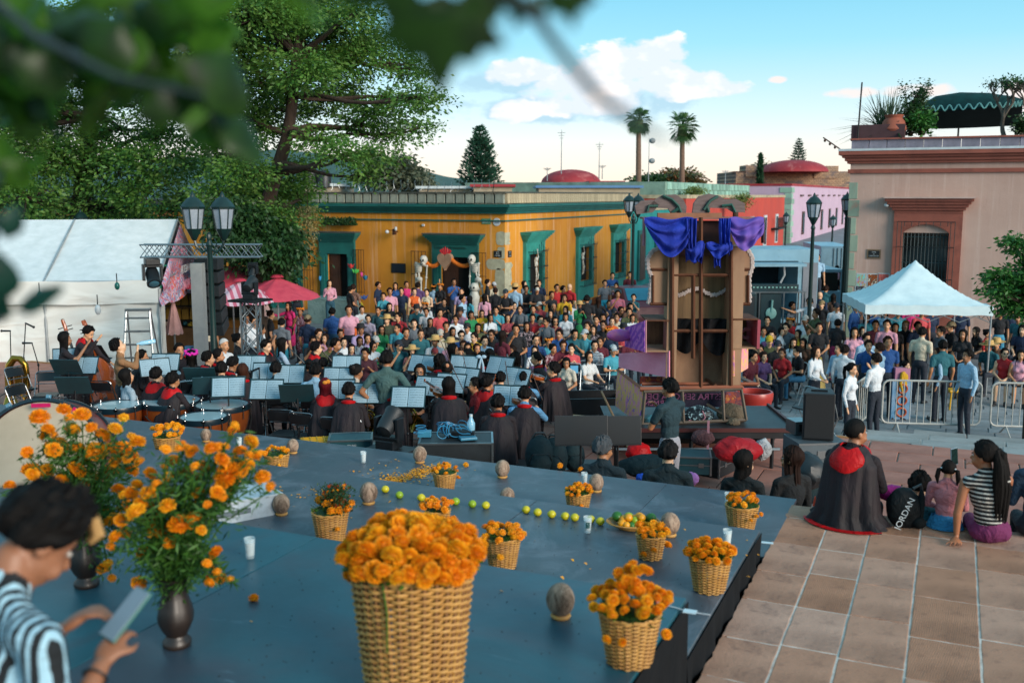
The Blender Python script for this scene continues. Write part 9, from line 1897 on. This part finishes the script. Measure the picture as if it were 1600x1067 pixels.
fcs(1075,735,Z_L+.2,(.6,.45,.25),YAW-.15,'flat dark instrument case lying behind the seated people',M_tealc,'instrument_case');fcs(1128,735,Z_L,(.9,.35,.3),YAW+.9,'long black instrument case slanting toward the rostrum',M_cs,'instrument_case');bdl(1010,728,-3.0,(.34,.2,.14),'dark_coats','heap of dark teal coats beyond the seated people','clothes',clo('dark_coat','#12262c',fold=.8),11)
bdl(1262,735,-3.6,(.2,.3,.2),'black_soft_case','black soft instrument case standing behind the wavy-haired woman','instrument case',M_cs,12)
q=P(1280,740,Z_L);D_=12.4;z1=PD(1278,684,D_).z;z0=z1-.45;t=thg('flight_case','grey flight case with metal corners under the floor loudspeaker','equipment case',(PD(1272,700,D_).x,PD(1272,700,D_).y,Z_L),YAW+.1);hz2=z1-Z_L
for k in rn(3):a0=hz2*k/3;MB().bbx(-.30,-.25,a0+.01,.34,.3,hz2*(k+1)/3-.01).bd('body',mat('case_grey','#4f5a60','#3f494f',rgh=.45,nsc=3),t,bevel=.008);MB().bbx(-.305,-.256,hz2*(k+1)/3-.03,.345,-.25,hz2*(k+1)/3-.005).bd('edging',M_al,t);MB().box((.02,-.255,a0+hz2/6),(.16,.01,.1)).bd('handle',M_al,t)
q=PD(1277,682,D_+.05);h_=PD(1277,612,D_).z-z1;t=thg('loudspeaker','tall black loudspeaker cabinet standing on the grey flight case','loudspeaker',(q.x,q.y,z1+.002),YAW-.25);M_spk=mat('speaker_black','#1b1c20','#131417',rgh=.5,nsc=3);MB().prism([(-.2,-.18),(.19,-.18),(.17,.2),(-.14,.2)],0,h_).bd('cabinet',M_spk,t,bevel=.015);MB().box((0,-.185,h_*.5),(.34,.012,h_*.92)).bd('grille',mat('speaker_mesh2','#17181b','#0c0d0f',rgh=.7,nsc=90,amt=.9),t);MB().box((0,0,h_+.012),(.2,.06,.02)).bd('handle',M_bm,t)
q=PD(1248,666,D_+.3);t=thg('amp_box','small silver amplifier beside the loudspeaker on the flight case','amplifier',(q.x,q.y,z1),YAW+.2);MB().bbx(-.11,-.12,0,.1,.15,.17).bd('body',M_al,t,bevel=.008);MB().box((0,-.125,.09),(.12,.01,.09)).bd('face',M_ink,t)
m=MB();t=thg('cable_loop','pale cable looping up behind the loudspeaker','cable',tuple(PD(1305,680,D_)));m.tube([PD(x,y_,D_+.5)-PD(1305,680,D_)for x,y_ in((1290,684),(1302,670),(1309,655),(1306,640),(1302,620),(1304,600))],.01,6);m.tube([PD(x,y_,D_+.4)-PD(1305,680,D_)for x,y_ in((1296,690),(1308,684),(1302,676),(1296,668),(1305,662))],.012,6);m.bd('cable',M_al,t,smt=2)
bkp(1262,830-45,Z_L+.5,1.0,'black soft bag wedged between stage corner and the caped boy',.3)
q=P(1273,790,Z_T1);t=thg('orange_marker','small orange marker standing at the corner where stage meets stone','marker',(q.x,q.y,Z_T1));MB().lth([(.02,0),(.012,.05),(.004,.09)],10).bd('cone',mat('orange_plastic','#d8401c',rgh=.4),t)
CN={'teal':'#1f5c66','navy':'#142642','black':'#14151a','white':'#d0d4d8','pale blue':'#93b4cc','turquoise':'#3f93a4','red':'#a81c22','maroon':'#5a1626','pink':'#cc94a6','magenta':'#c02468','yellow':'#c89a1c','orange':'#c8581c','green':'#1c7a48','grey':'#5f656c','brown':'#5c4030','cream':'#c8bca4','purple':'#553a66','coral':'#c04a50','olive':'#4a5030','lilac':'#9a8ab0','bright blue':'#23508c'}
HN={'short':'short hair','long':'long hair','pony':'a ponytail','bun':'hair in a bun','curly':'curly hair','bob':'bobbed hair','buzz':'cropped hair','wavy':'wavy hair','bald':'a bald head'}
TN={'cap':'a cap','straw':'a straw hat','fedora':'a dark hat','flowers':'a marigold crown','shades':'sunglasses','glasses':'glasses'}
used_lab={}
def where(px,py,stand):
 if px<400:return 'by the craft stall'
 if px<470:return 'near the red umbrellas'
 if px<560:return 'before the farther teal doorway' if py<500 else 'before the covered display table'
 if px<640:return 'below the black wall board'
 if px<700:return 'below the bowed skeleton'
 if px<765:return 'below the heart ornament' if px<722 else 'below the corner skeleton'
 if px<810:return 'below the bare corner stones'
 if px<870:return 'before the first side window'
 if px<935:return 'before the second side window'
 if px<1010:return 'before the parked car'
 if px<1180:return 'behind the altar float'
 if px<1245:return 'in front of the open truck'
 if px<1330:return 'under the single lantern lamp'
 if px<1420:return 'where the white canopy begins'
 if px<1500:return 'beneath the white canopy'
 return 'beside the young tree'
CROWD=[]
def soul(px,py,st,col,hair='short',sex=None,face=0,arms=None,acc=None,lgs='#1d2430',garment=None,z=.0,sc_=None,ptn=0,sec2='#ffffff',hc=None,dress=0,slv='short',shs=0,lbl=None,accc=None,rel=None,lg=None):
 sex=sex or('f' if hair in('long','pony','bun','bob','wavy')else 'm');sit=st=='s'
 arms=arms or rng.choice(('lap','lap','cross','knees','face','text')if sit else('down','cross','hips1','down'));sc_=sc_ or(rng.uniform(.93,1.02)*(.95 if sex=='f' else 1))
 fac=face+rng.uniform(-8,8);tn=rng.choice((-.4,0,0,.4))if sit else .0
 f=FG(sit=sit,arms=arms,sex=sex,lgs=lg or('sit' if sit else 'stand'),dress=dress,slv=slv,shs=shs,turn=tn,lean=rng.choice((0,.2))if sit and arms in('lap','knees','cross')else 0,nod=-.12 if arms=='text' else 0)
 garment=garment or{'f':'blouse','m':'shirt'}[sex]
 if lbl is None:
  hp=TN[acc]if acc else HN.get(hair,'short hair');who={'f':'woman','m':'man'}[sex];pat={0:'',1:'striped ',2:'patterned ',3:'checked '}[ptn]
  lbl=f"{'seated' if sit else 'standing'} {who} in {pat}{col} {garment} with {hp} {where(px, py, not sit)}"
 o=psn((px,py),z,f,fac,lbl,sht=CN.get(col,col),lgs=lgs,hair=(hair if hair!='bald' else None),hc=hc or rng.choice(('#0d0a09','#120c0a','#1c110c','#0d0a09','#2a1810')),hat=acc if acc not in('glasses','shades')else None,hatc=accc or{'cap':'#1c2430','straw':'#4a2a1a','fedora':'#15181c','flowers':'#d87a14'}.get(acc,'#222'),gls=acc if acc in('glasses','shades')else None,scale=sc_,ptn=ptn,sec2=sec2,group='people watching in the street',shr='x')
 CROWD.append((o,px,py));return o
S_='S';s_='s'
for a in "515 443 pink long f 0 face;463 447 black short m 0 down;591 446 navy short m 70 down;599 463 turquoise short f -5 cross;609 456 pink short m 15 down;618 447 bright_blue long f -10 down;627 455 navy short m 0 down;635 445 magenta bun f 20 down;647 456 orange bun f 20 lap;653 447 purple short m 170 down;667 457 cream pony f -20 cross;678 450 pale_blue short f 160 up;688 448 black bun f -30 lap;709 441 bright_blue short m 10 phone;721 456 lilac buzz m -10 down;723 467 pale_blue short m 60 down;734 468 turquoise long f 130 down;762 442 black short m 100 down;772 446 cream bun f 20 down;774 455 black bun f 175 down;757 465 pink long f 170 down;790 458 black buzz m -20 cross;805 450 pale_blue short m 160 down;819 444 grey long f 60 cross;822 452 black short m 20 cross;839 452 black short m 10 cross;842 443 navy short m 0 down;862 461 black bun f 25 reach;870 450 red short m 20 down;880 452 black short m 60 down;882 466 yellow short m -5 lap;890 449 red bald m 150 down;906 477 green short f 10 phone;917 468 black short m 180 down;935 470 black long f 180 hips1;945 443 grey short m 10 down;963 447 pink short f -30 phone;965 460 coral short m 10 face;990 465 teal short f -10 phone;957 431 bright_blue short m 0 down;984 430 maroon short m 0 down;552 450 brown short m 150 lap;547 453 black short f 120 lap".split(";"):
 px,py,col,hair,sex,fc,ar=a.split();px=int(px);py=int(py);fc=int(fc);col=col.replace("_"," ");st=S_;kw={}
 if(px,py)==(906,477):kw=dict(acc='straw',dress=1,slv='long',garment='dress')
 if(px,py)==(647,456):kw=dict(dress=1,slv='none',garment='dress')
 if(px,py)==(635,445):kw=dict(slv='none',garment='halter top',lgs='#a8a070',shs=1)
 if(px,py)==(667,457):kw=dict(dress=1,slv='none',garment='dress',acc=None)
 if(px,py)in((772,446),(790,458)):kw=dict(acc='cap',accc='#b4b6b8' if px==772 else '#203038')
 if(px,py)==(965,460):kw=dict(ptn=1,sec2='#3a6a8a')
 if(px,py)==(552,450):kw=dict(ptn=3,sec2='#8a6a60')
 if(px,py)==(945,443):kw=dict(lgs='#1f8fa8',shs=1)
 if(px,py)==(805,450):kw=dict(acc='straw',slv='long')
 if(px,py)in((688,448),(678,450)):kw=dict(acc='flowers')
 if(px,py)==(935,470):kw=dict(lgs='#c8481c')
 if(px,py)==(515,443):kw=dict(slv='long',z=.35,lgs='#1f4a5c')
 if(px,py)==(839,452):kw=dict(lbl='standing man in black T-shirt wearing a white skull face mask');
 if(px,py)in((819,444),(842,443),(957,431),(984,430),(547,453),(552,450)):kw['z']=.14
 o=soul(px,py,st,col,hair,sex,fc,ar,**kw)
 if 'skull face mask' in o['label']:
  h=MB().ell((0,.035,.09),(.072,.072,.10),14,10).bd('skull_mask',M_bn,o,smt=2);h.matrix_local=FIGS[[k for k in FIGS if FIGS[k][0]==o.data][0]][1];h2=MB().ell((-.03,.10,.1),(.018,.012,.02),8,6).ell((.03,.10,.1),(.018,.012,.02),8,6).box((0,.10,.03),(.05,.01,.008)).bd('mask_holes',M_ink,o);h2.matrix_local=h.matrix_local
for a in(dict(px=451,py=478,st=S_,col='magenta',hair='long',sex='f',face=-40,arms='reach',dress=1,garment='dress',slv='long'),dict(px=469,py=487,st=S_,col='maroon',hair='bun',sex='f',face=-10,arms='face',acc='flowers',ptn=2,sec2='#8a8090',dress=1,garment='dress',slv='none'),dict(px=481,py=500,st=S_,col='navy',hair='short',sex='m',face=150,arms='down',acc='cap',accc='#7a6a50',shs=1,lgs='#2f7f94'),dict(px=519,py=488,st=S_,col='bright blue',hair='short',sex='m',face=175,arms='lap',lgs='#15405a'),dict(px=545,py=485,st=S_,col='pink',hair='short',sex='m',face=0,arms='down',sc_=1.05),dict(px=423,py=492,st=S_,col='black',hair='short',sex='m',face=100,arms='down'),dict(px=440,py=505,st=S_,col='grey',hair='short',sex='m',face=160,arms='down',lgs='#1f7f94'),dict(px=397,py=503,st=S_,col='white',hair='short',sex='m',face=30,arms='lap',slv='long'),dict(px=385,py=498,st=S_,col='white',hair='bun',sex='f',face=20,arms='down'),dict(px=326,py=497,st=S_,col='cream',hair='short',sex='m',face=20,arms='down',lgs='#141418'),dict(px=408,py=515,st=S_,col='grey',hair='short',sex='m',face=110,arms='phone')):soul(**a)
for a in "489 533 black short - 0;498 522 maroon short - 0;508 529 pink wavy - 0;515 540 olive short cap 0;549 545 purple wavy - 2;537 535 white pony - 0;562 533 white long - 0;574 529 lilac long - 0;571 552 maroon short - 3;587 533 green short cap 0;583 541 white long shades 0;621 513 turquoise buzz - 0;623 540 teal short cap 0;634 520 black short - 0;647 506 grey short - 0;657 522 teal buzz - 0;672 503 black long - 0;697 510 black short - 0;694 472 black short - 0;666 487 white short - 0;651 483 teal short fedora 0;664 478 white short flowers 0;687 489 coral short - 0;712 499 white short - 0;730 512 white short cap 0;721 524 bright_blue short shades 0;707 518 black long - 0;741 527 yellow short glasses 0;747 512 olive long - 0;757 533 pale_blue short - 0;753 490 yellow long glasses 0;775 485 turquoise short - 0;766 497 white wavy - 0;786 478 black short glasses 0;680 533 white short straw 0;688 522 cream short cap 0;704 537 pink short straw 0;731 544 white wavy shades 0;724 540 pink short - 0;745 545 yellow long - 0;768 523 black short shades 0;836 548 white long - 0;857 535 turquoise bun flowers 0;864 545 maroon bun - 2;874 522 bright_blue short glasses 0;880 540 maroon short - 0;893 545 coral bun - 0;914 522 turquoise short cap 0;929 540 white pony - 1;938 534 maroon bun - 0;918 510 olive short - 0;958 547 turquoise short cap 0;951 520 navy short flowers 0;928 515 black long - 2;898 522 teal short - 0;884 495 white bob - 0;867 502 maroon wavy shades 0;854 503 grey short - 0;844 500 red short - 0;832 497 maroon short - 0;861 490 black long - 2;823 510 black long - 2;943 508 black short glasses 0;932 500 navy short - 0;942 497 pink short - 0;956 502 orange pony - 0;964 496 cream short - 0;983 488 olive short - 0;988 497 white long - 0;813 483 grey short - 0;803 478 navy short glasses 0;833 483 teal short - 0;843 478 coral short cap 0;891 475 white short glasses 0;865 480 grey bald - 0;884 484 turquoise long - 0;960 488 lilac short cap 0;970 485 black short shades 0;985 480 brown short - 0".split(";"):
 px,py,col,hair,acc,pat=a.split();px=int(px);py=int(py);pat=int(pat);col=col.replace("_"," ");acc=None if acc=="-" else acc
 soul(px,py,s_,col,hair,None,rng.uniform(-25,25),None,acc,ptn=pat,sec2='#b09aa0' if pat==2 else '#1c2028',accc={'olive':'#15181c','green':'#b0aca8','cream':'#b0a89c','white':'#1c2024','turquoise':'#a8b0b4','coral':'#a8a4a0'}.get(col)if acc=='cap' else None,z=.0)
soul(785,525,S_,'maroon','long','f',140,'lap',sc_=.95,lbl='standing woman with long black hair in maroon T-shirt among the seated audience',z=.0);soul(806,515,S_,'black','short','m',10,'face',sc_=1.0,lbl='standing photographer in dark clothes raising a camera among the seated audience',z=.0)
taken=[(px,py)for o,px,py in CROWD]
cols_=['teal','navy','white','white','pale blue','pink','turquoise','red','maroon','pink','grey','brown','cream','coral','black','white','navy','bright blue','yellow','purple','green','lilac','olive','orange']
hairs_=['short','short','short','long','pony','bun','wavy','bob','buzz','curly']
yy=19.4;nfill=0
while yy<32.0:
 x=-31+rng.uniform(0,.5)
 while x<-7:
  px,py=prj((x,yy,1.22));lo_y=470;ok=470<px<1002 and py>lo_y
  if px<640 and py>540:ok=0
  if px<800 and py>556:ok=0
  if 560>px and py<492:ok=0
  if ok and all((px-a)**2+((py-b_)*1.1)**2>15.5**2 for a,b_ in taken)and nfill<135:
   acc=rng.choice([None]*9+['cap','glasses','shades','straw','fedora','flowers']);soul(px+rng.uniform(-2,2),py+rng.uniform(-1.5,1.5),s_,rng.choice(cols_),rng.choice(hairs_),None,rng.uniform(-35,35),None,acc,ptn=rng.choice((0,0,0,0,1,2,3)),sec2=rng.choice(('#b4b0a8','#1c2230','#a8606a')),accc=rng.choice(('#1c2430','#a8a49c','#203a4a','#6a1c20'))if acc=='cap' else None);taken.append((px,py));nfill+=1
  x+=.62
 yy+=.93
for(px,py,st,col,hair,acc,fc,ar,kw)in((1245,549,s_,'black','short',None,-70,'cross',dict(lgs='#2f6a8c',lg='cross',lbl='man in black T-shirt and jeans with crossed legs beside the float')),(1222,552,s_,'red','pony',None,-20,'lap',{}),(1177,557,s_,'maroon','short',None,60,'lap',{}),(1215,540,s_,'black','short','cap',30,'lap',{}),(1240,536,s_,'white','wavy',None,-20,'lap',{}),(1188,546,s_,'red','bun',None,10,'lap',{}),(1193,518,s_,'turquoise','short',None,0,'lap',{}),(1205,524,s_,'purple','short',None,10,'lap',{}),(1221,518,s_,'white','bob',None,60,'lap',{}),(1235,503,s_,'red','short','flowers',20,'lap',{}),(1228,512,s_,'grey','short',None,-20,'lap',{}),(1202,533,s_,'olive','short','cap',0,'lap',dict(accc='#c8a01c')),(1247,522,s_,'yellow','long',None,-10,'lap',{}),(1255,536,s_,'brown','long',None,-30,'lap',{}),(1258,500,s_,'white','short','cap',-20,'lap',dict(accc='#b4b0a8')),(1199,501,s_,'black','short',None,0,'lap',{}),(1263,515,s_,'cream','pony',None,-30,'lap',{}),(1193,560-3,s_,'purple','bob',None,40,'lap',{}),(1238,478,S_,'grey','short',None,60,'down',{}),(1265,472,S_,'white','short',None,-20,'reach',dict(sc_=1.03,lbl='man in white polo stretching his arm out by the gear rack')),(1284,476,S_,'black','short','cap',-20,'down',dict(accc='#8a7450')),(1275,490,S_,'olive','short',None,-60,'phone',{}),(1307,480,S_,'white','short','cap',10,'down',{}),(1280,512,S_,'black','short',None,10,'lap',dict(lbl='standing man in black T-shirt with green circle print')),(1309,506,S_,'black','bun',None,170,'down',dict(lgs='#8f1c4a')),(1302,465,S_,'brown','long',None,170,'down',{}),(1290,452,S_,'teal','short',None,170,'down',{}),(1281,462,S_,'navy','bald',None,160,'down',{}),(1303,430,S_,'black','short',None,0,'down',{}),(1308,420,S_,'pink','short',None,120,'down',{}),(1268,405,S_,'orange','short',None,0,'down',dict(z=1.2)),(1277,403,S_,'pale blue','short',None,20,'down',dict(z=1.2)),(1337,480,S_,'bright blue','short',None,60,'down',dict(lgs='#1f5a8c',slv='long')),(1345,470,S_,'brown','short',None,30,'down',{}),(1275,550,S_,'white','long',None,60,'lap',dict(slv='long',lbl='woman in white shirt and black trousers with long black hair, facing the group')),(1311,545,S_,'pale blue','short',None,-50,'lap',dict(slv='long')),(1320,548,S_,'white','short',None,150,'down',dict(slv='long',lbl='waiter in white shirt and black trousers seen from behind')),(1331,577,S_,'white','long',None,60,'down',dict(slv='long',sc_=.93,lbl='young woman in white shirt with dark ponytail closest to the loudspeaker',hair_='pony')),(1354,529,S_,'pale blue','short',None,40,'down',dict(slv='long')),(1357,540,S_,'bright blue','short',None,20,'down',{}),(1374,545,S_,'pale blue','short',None,-110,'face',dict(slv='long')),(1369,562,S_,'white','short',None,-120,'face',dict(slv='long',sc_=.98,lbl='person in loose white shirt with back to us before the angled barrier')),(1387,535,S_,'bright blue','short',None,20,'down',{}),(1416,571,S_,'yellow','short',None,60,'down',dict(slv='long',sc_=.72,lgs='#1c4668',lbl='boy in mustard yellow top and jeans behind the barrier')),(1441,520,S_,'cream','short',None,160,'down',dict(lbl='man in sand-coloured T-shirt standing with his back turned beneath the canopy')),(1466,552,S_,'pale blue','pony',None,-70,'down',dict(slv='long',lbl='woman in light blue shirt and black trousers behind the barrier')),(1473,541,S_,'teal','short',None,-150,'down',{}),(1512,556,S_,'pale blue','short',None,-60,'down',dict(slv='long',lbl='man in pale blue shirt bowing his head behind the barrier')),(1486,511,S_,'black','short','cap',-60,'lap',dict(accc='#8a7a5c')),(1470,518,S_,'grey','short',None,-60,'down',{}),(1415,508,S_,'black','bob',None,0,'down',dict(hc='#8a6a3a')),(1423,480,S_,'magenta','short',None,0,'down',{}),(1399,512,S_,'black','long',None,10,'down',{}),(1386,508,S_,'pink','short',None,0,'down',{}),(1368,508,S_,'maroon','short',None,0,'down',{}),(1434,510,S_,'navy','short',None,20,'down',{}),(1367,487,S_,'bright blue','short',None,0,'down',{}),(1354,497,S_,'turquoise','long',None,10,'down',{}),(1348,518,S_,'purple','long',None,20,'down',{}),(1335,520,S_,'pink','wavy',None,0,'down',{}),(1440,488,S_,'coral','short',None,10,'down',{}),(1403,488,S_,'turquoise','short',None,20,'down',{}),(1383,488,S_,'pale blue','long',None,0,'down',{}),(1457,486,S_,'navy','short',None,30,'down',{}),(1502,486,S_,'navy','short',None,0,'down',{}),(1525,518,s_,'black','long',None,-60,'lap',{}),(1543,522,s_,'red','bun',None,60,'lap',{}),(1505,523,S_,'black','wavy',None,-20,'lap',{}),(1570,552,s_,'red','bun','shades',-5,'lap',dict(slv='none',shs=1,lgs='#5f656c',lbl='woman in red bandeau top and grey shorts seated behind the barrier')),(1595,555,s_,'pink','long',None,0,'lap',dict(slv='none',shs=1,lgs='#2a2c34')),(1557,537,s_,'brown','short','straw',-20,'lap',{}),(1545,541,s_,'teal','short','straw',-30,'lap',{}),(1580,485,S_,'navy','short','cap',-10,'down',dict(accc='#a82c5a')),(1592,497,S_,'teal','short',None,-30,'down',{}),(1563,490,S_,'black','short',None,10,'down',dict(lgs='#3f8aa8')),(1598,516,s_,'navy','curly',None,-20,'lap',{})):
 kw=dict(kw);h2=kw.pop('hair_',hair);soul(px,py,st,col,h2,None,fc,ar,acc,**kw)
for(px,py,rz_,lab)in((1245,545,0,'pale folding chair of the man with crossed legs'),(1262,585,0,'empty pale folding chair beside the group in white')):echair(px,py+22,0,-60,lab,'pale')
q=P(1275,625,0);t=thg('wet_floor_sign','tall yellow folding caution board among the group in white','sign',(q.x,q.y,0),YAW+.2);MB()._add([(-.17,-.2,0),(.17,-.2,0),(.10,0,1.0),(-.10,0,1.0)],[(0,1,2,3)])._add([(-.17,.2,0),(.17,.2,0),(.10,.01,1.0),(-.10,.01,1.0)],[(0,1,2,3)]).bd('panel',mat('caution_yellow','#c8a01c',rgh=.4),t,sol=.02)
q=P(1404,655,0);t=thg('toy_box','tall pink and blue box printed with orange rings behind the barrier','box',(q.x,q.y,0),YAW);MB().box((0,0,.42),(.42,.2,.84)).bd('carton',mat('carton_blue','#3f86b0','#8fa8c0',rgh=.5,nsc=4),t,bevel=.01);MB().box((0,0,.98),(.32,.18,.28)).bd('pink_box',mat('carton_pink','#b87a98',rgh=.5),t,bevel=.01);m=MB()
for k in rn(3):m.tube([(.10*cos(a),-.11,.18+.25*k+.09*sin(a))for a in[j*pi/10 for j in rn(20)]],.02,6,cl_d=1)
m.bd('ring_print',mat('ring_orange','#c85a28',rgh=.5),t)
t=thg('yellow_stool','yellow plastic seat behind the barrier beside the bowing man','stool',tuple(P(1490,640,0)),YAW);MB().box((0,0,.44),(.36,.32,.06)).bd('seat',M_yc,t,bevel=.02);m=MB();[m.cyl((x,y,0),(x*.8,y*.8,.41),.02)for x in(-.15,.15)for y in(-.13,.13)];m.bd('legs',M_yc,t)
cnt={}
for o,px,py in CROWD:cnt.setdefault(o['label'],[]).append((px,py,o))
for lb,L_ in cnt.items():
 if len(L_)<2:continue
 L_.sort(key=lambda q_:-q_[1])
 w_=lb.split()
 for k,(px,py,o)in enm(L_):
  o['label']=('front' if k==0 else('rear' if k==len(L_)-1 else('middle' if k==1 else 'fourth')))+' '+lb
def near_mat(name,c1,c2,tr=.45):
 s=N(name);v=s.coord('Object');c=s.mix(s.step(s.noise(v,14,3),.4,.6),C(c1),C(c2));s.put(s.b,'Base Color',c);s.b.inputs['Roughness'].default_value=.4;s.b.inputs['Specular IOR Level'].default_value=.3
 t_=s.new('ShaderNodeBsdfTranslucent');s.put(t_,'Color',c);mx=s.new('ShaderNodeMixShader');mx.inputs[0].default_value=tr;s.l.new(s.b.outputs[0],mx.inputs[1]);s.l.new(t_.outputs[0],mx.inputs[2]);s.l.new(mx.outputs[0],s.n['Material Output'].inputs[0]);return s.m
M_nl=near_mat('near_leaf','#44701a','#2c5412',.55);M_nl2=near_mat('near_leaf_dark','#22400f','#15290c',.3);M_nl3=near_mat('near_leaf_blue','#123c30','#0c2a22',.2)
def leaf_round(L_=.08,W_=.05,m_=None):
 b=MB();b.grid(lambda u,v_:V3(((u-.5)*W_*sin(max(v_,.001)**.8*pi)**.8*2,v_*L_,.012*cos((u-.5)*3)-.02*v_*v_)),4,8);return b.mesh('leaf',m_ or M_nl,smt=2)
def leaf_star(r=.07,m_=None):
 pts=[(0,-.15),(.28,-.10),(.36,-.45),(.55,-.18),(.95,-.25),(.78,.05),(1.0,.35),(.62,.40),(.5,.62),(.3,.55),(.0,1.15),(-.3,.55),(-.5,.62),(-.62,.40),(-1.0,.35),(-.78,.05),(-.95,-.25),(-.55,-.18),(-.36,-.45),(-.28,-.10)]
 b=MB();b._add([(0,0,.01)]+[(x*r,y*r,-.15*r*(x*x+y*y))for x,y in pts],[(0,i+1,(i+1)%len(pts)+1)for i in rn(len(pts))]);return b.mesh('leaf',m_ or M_nl,smt=2,sol=.0008)
LR,LD,LB=leaf_round(),leaf_round(.085,.055,M_nl2),leaf_round(.07,.03,M_nl3);LS,LSD=leaf_star(.075),leaf_star(.075,M_nl2)
def bough(name,lab0,path,w,leaves,seed):
 rg=random.Random(seed);p0=PD(*path[0]);t=thg(name,lab0,'branch',tuple(p0));MB().tube([PD(*p_)-p0 for p_ in path],w,7).bd('twig',mat('twig_bark','#2c3a3c','#1d2a2c',rgh=.8),t,smt=2)
 for px,py,D_,me,sc_ in leaves:
  d=V3((rg.uniform(-1,1),rg.uniform(-.4,.4),rg.uniform(-1,.4))).normalized();o=obj('leaf',me,t,tuple(PD(px,py,D_)-p0));o.rotation_euler=(rg.uniform(.6,2.2),rg.uniform(-.8,.8),YAW+rg.uniform(-1.4,1.4));o.scale=(sc_,)*3
 return t
rg=random.Random(12);lv=[]
blobs=[(20,40,50,5),(60,110,60,7),(50,180,50,5),(210,60,60,5),(190,120,60,6),(260,150,50,5),(240,20,60,4),(310,40,40,3),(320,165,30,2),(10,140,40,3),(330,235,20,1),(130,100,50,4)]
for bx_,by_,br_,n in blobs:
 for _ in rn(int(n*3)):lv.append((bx_+rg.gauss(0,br_*.55),by_+rg.gauss(0,br_*.42),rg.uniform(1.2,2.3),rg.choice((LR,LD,LR,LD,LS,LS)),rg.uniform(.55,.95)))
lv=[l for l in lv if not((60<l[0]<110 and 20<l[1]<60)or(90<l[0]<140 and-10<l[1]<20))]
bough('leafy_bough','dense out-of-focus leafy bough hanging close over the top corner',[(-80,-60,1.2),(60,60,1.15),(180,120,1.1),(320,150,1.1)],[.006,.005,.004,.002],lv,1)
lv=[(445,10,.8,LR,.9),(480,-25,.85,LR,.9),(505,-10,.85,LD,.8),(380,-10,.8,LD,.9)]
bough('leafy_twig','few large blurred leaves hanging in front of the big tree top',[(380,-80,.85),(450,-20,.85),(500,0,.85)],[.005,.004,.002],lv,2)
t=bough('lobed_leaf_twig','twig with dark lobed leaves and bare tip crossing the evening sky',[(700,-60,.80),(790,-10,.80),(830,15,.8),(880,85,.8),(935,150,.8),(1000,195,.8),(1045,222,.8)],[.004,.004,.0052,.0042,.0045,.003,.001],[],3)
p0=PD(700,-60,.80)
for px,py,ang,sc_,me in((686,32,178,.72,LSD),(650,2,150,.5,LSD),(728,4,205,.5,LSD),(818,0,160,.3,LSD),(888,-8,190,.32,LSD)):
 o=obj('leaf',me,t,tuple(PD(px,py,.80)-p0));o.matrix_local=MTr(PD(px,py,.80)-p0)@MRot(YAW,4,'Z')@MRot(pi/2+.2,4,'X')@MRot(R(ang),4,'Z')@Matrix.Scale(sc_,4)
lv=[(20,275,1.3,LR,.55),(38,272,1.3,LR,.5),(10,290,1.3,LR,.5),(-5,265,1.3,LR,.6),(0,300,1.3,LD,.5)]
bough('small_sprig','small bright sprig of round leaves poking in at the frame edge above the marquee',[(-60,270,1.3),(-5,280,1.3),(30,276,1.3)],[.003,.002,.001],lv,4)
lv=[(5,370,1.2,LB,.6),(-8,385,1.2,LB,.7),(10,480,1.2,LB,.9),(35,488,1.2,LB,.8),(20,495,1.2,LB,.7),(-5,470,1.2,LB,.9),(0,500,1.2,LB,.6),(8,440,1.2,LB,.5)]
bough('small_sprig','dark narrow-leaved sprig poking in at the frame edge beside the marquee wall',[(-60,490,1.2),(-10,485,1.2),(30,486,1.2)],[.003,.002,.001],lv,5)
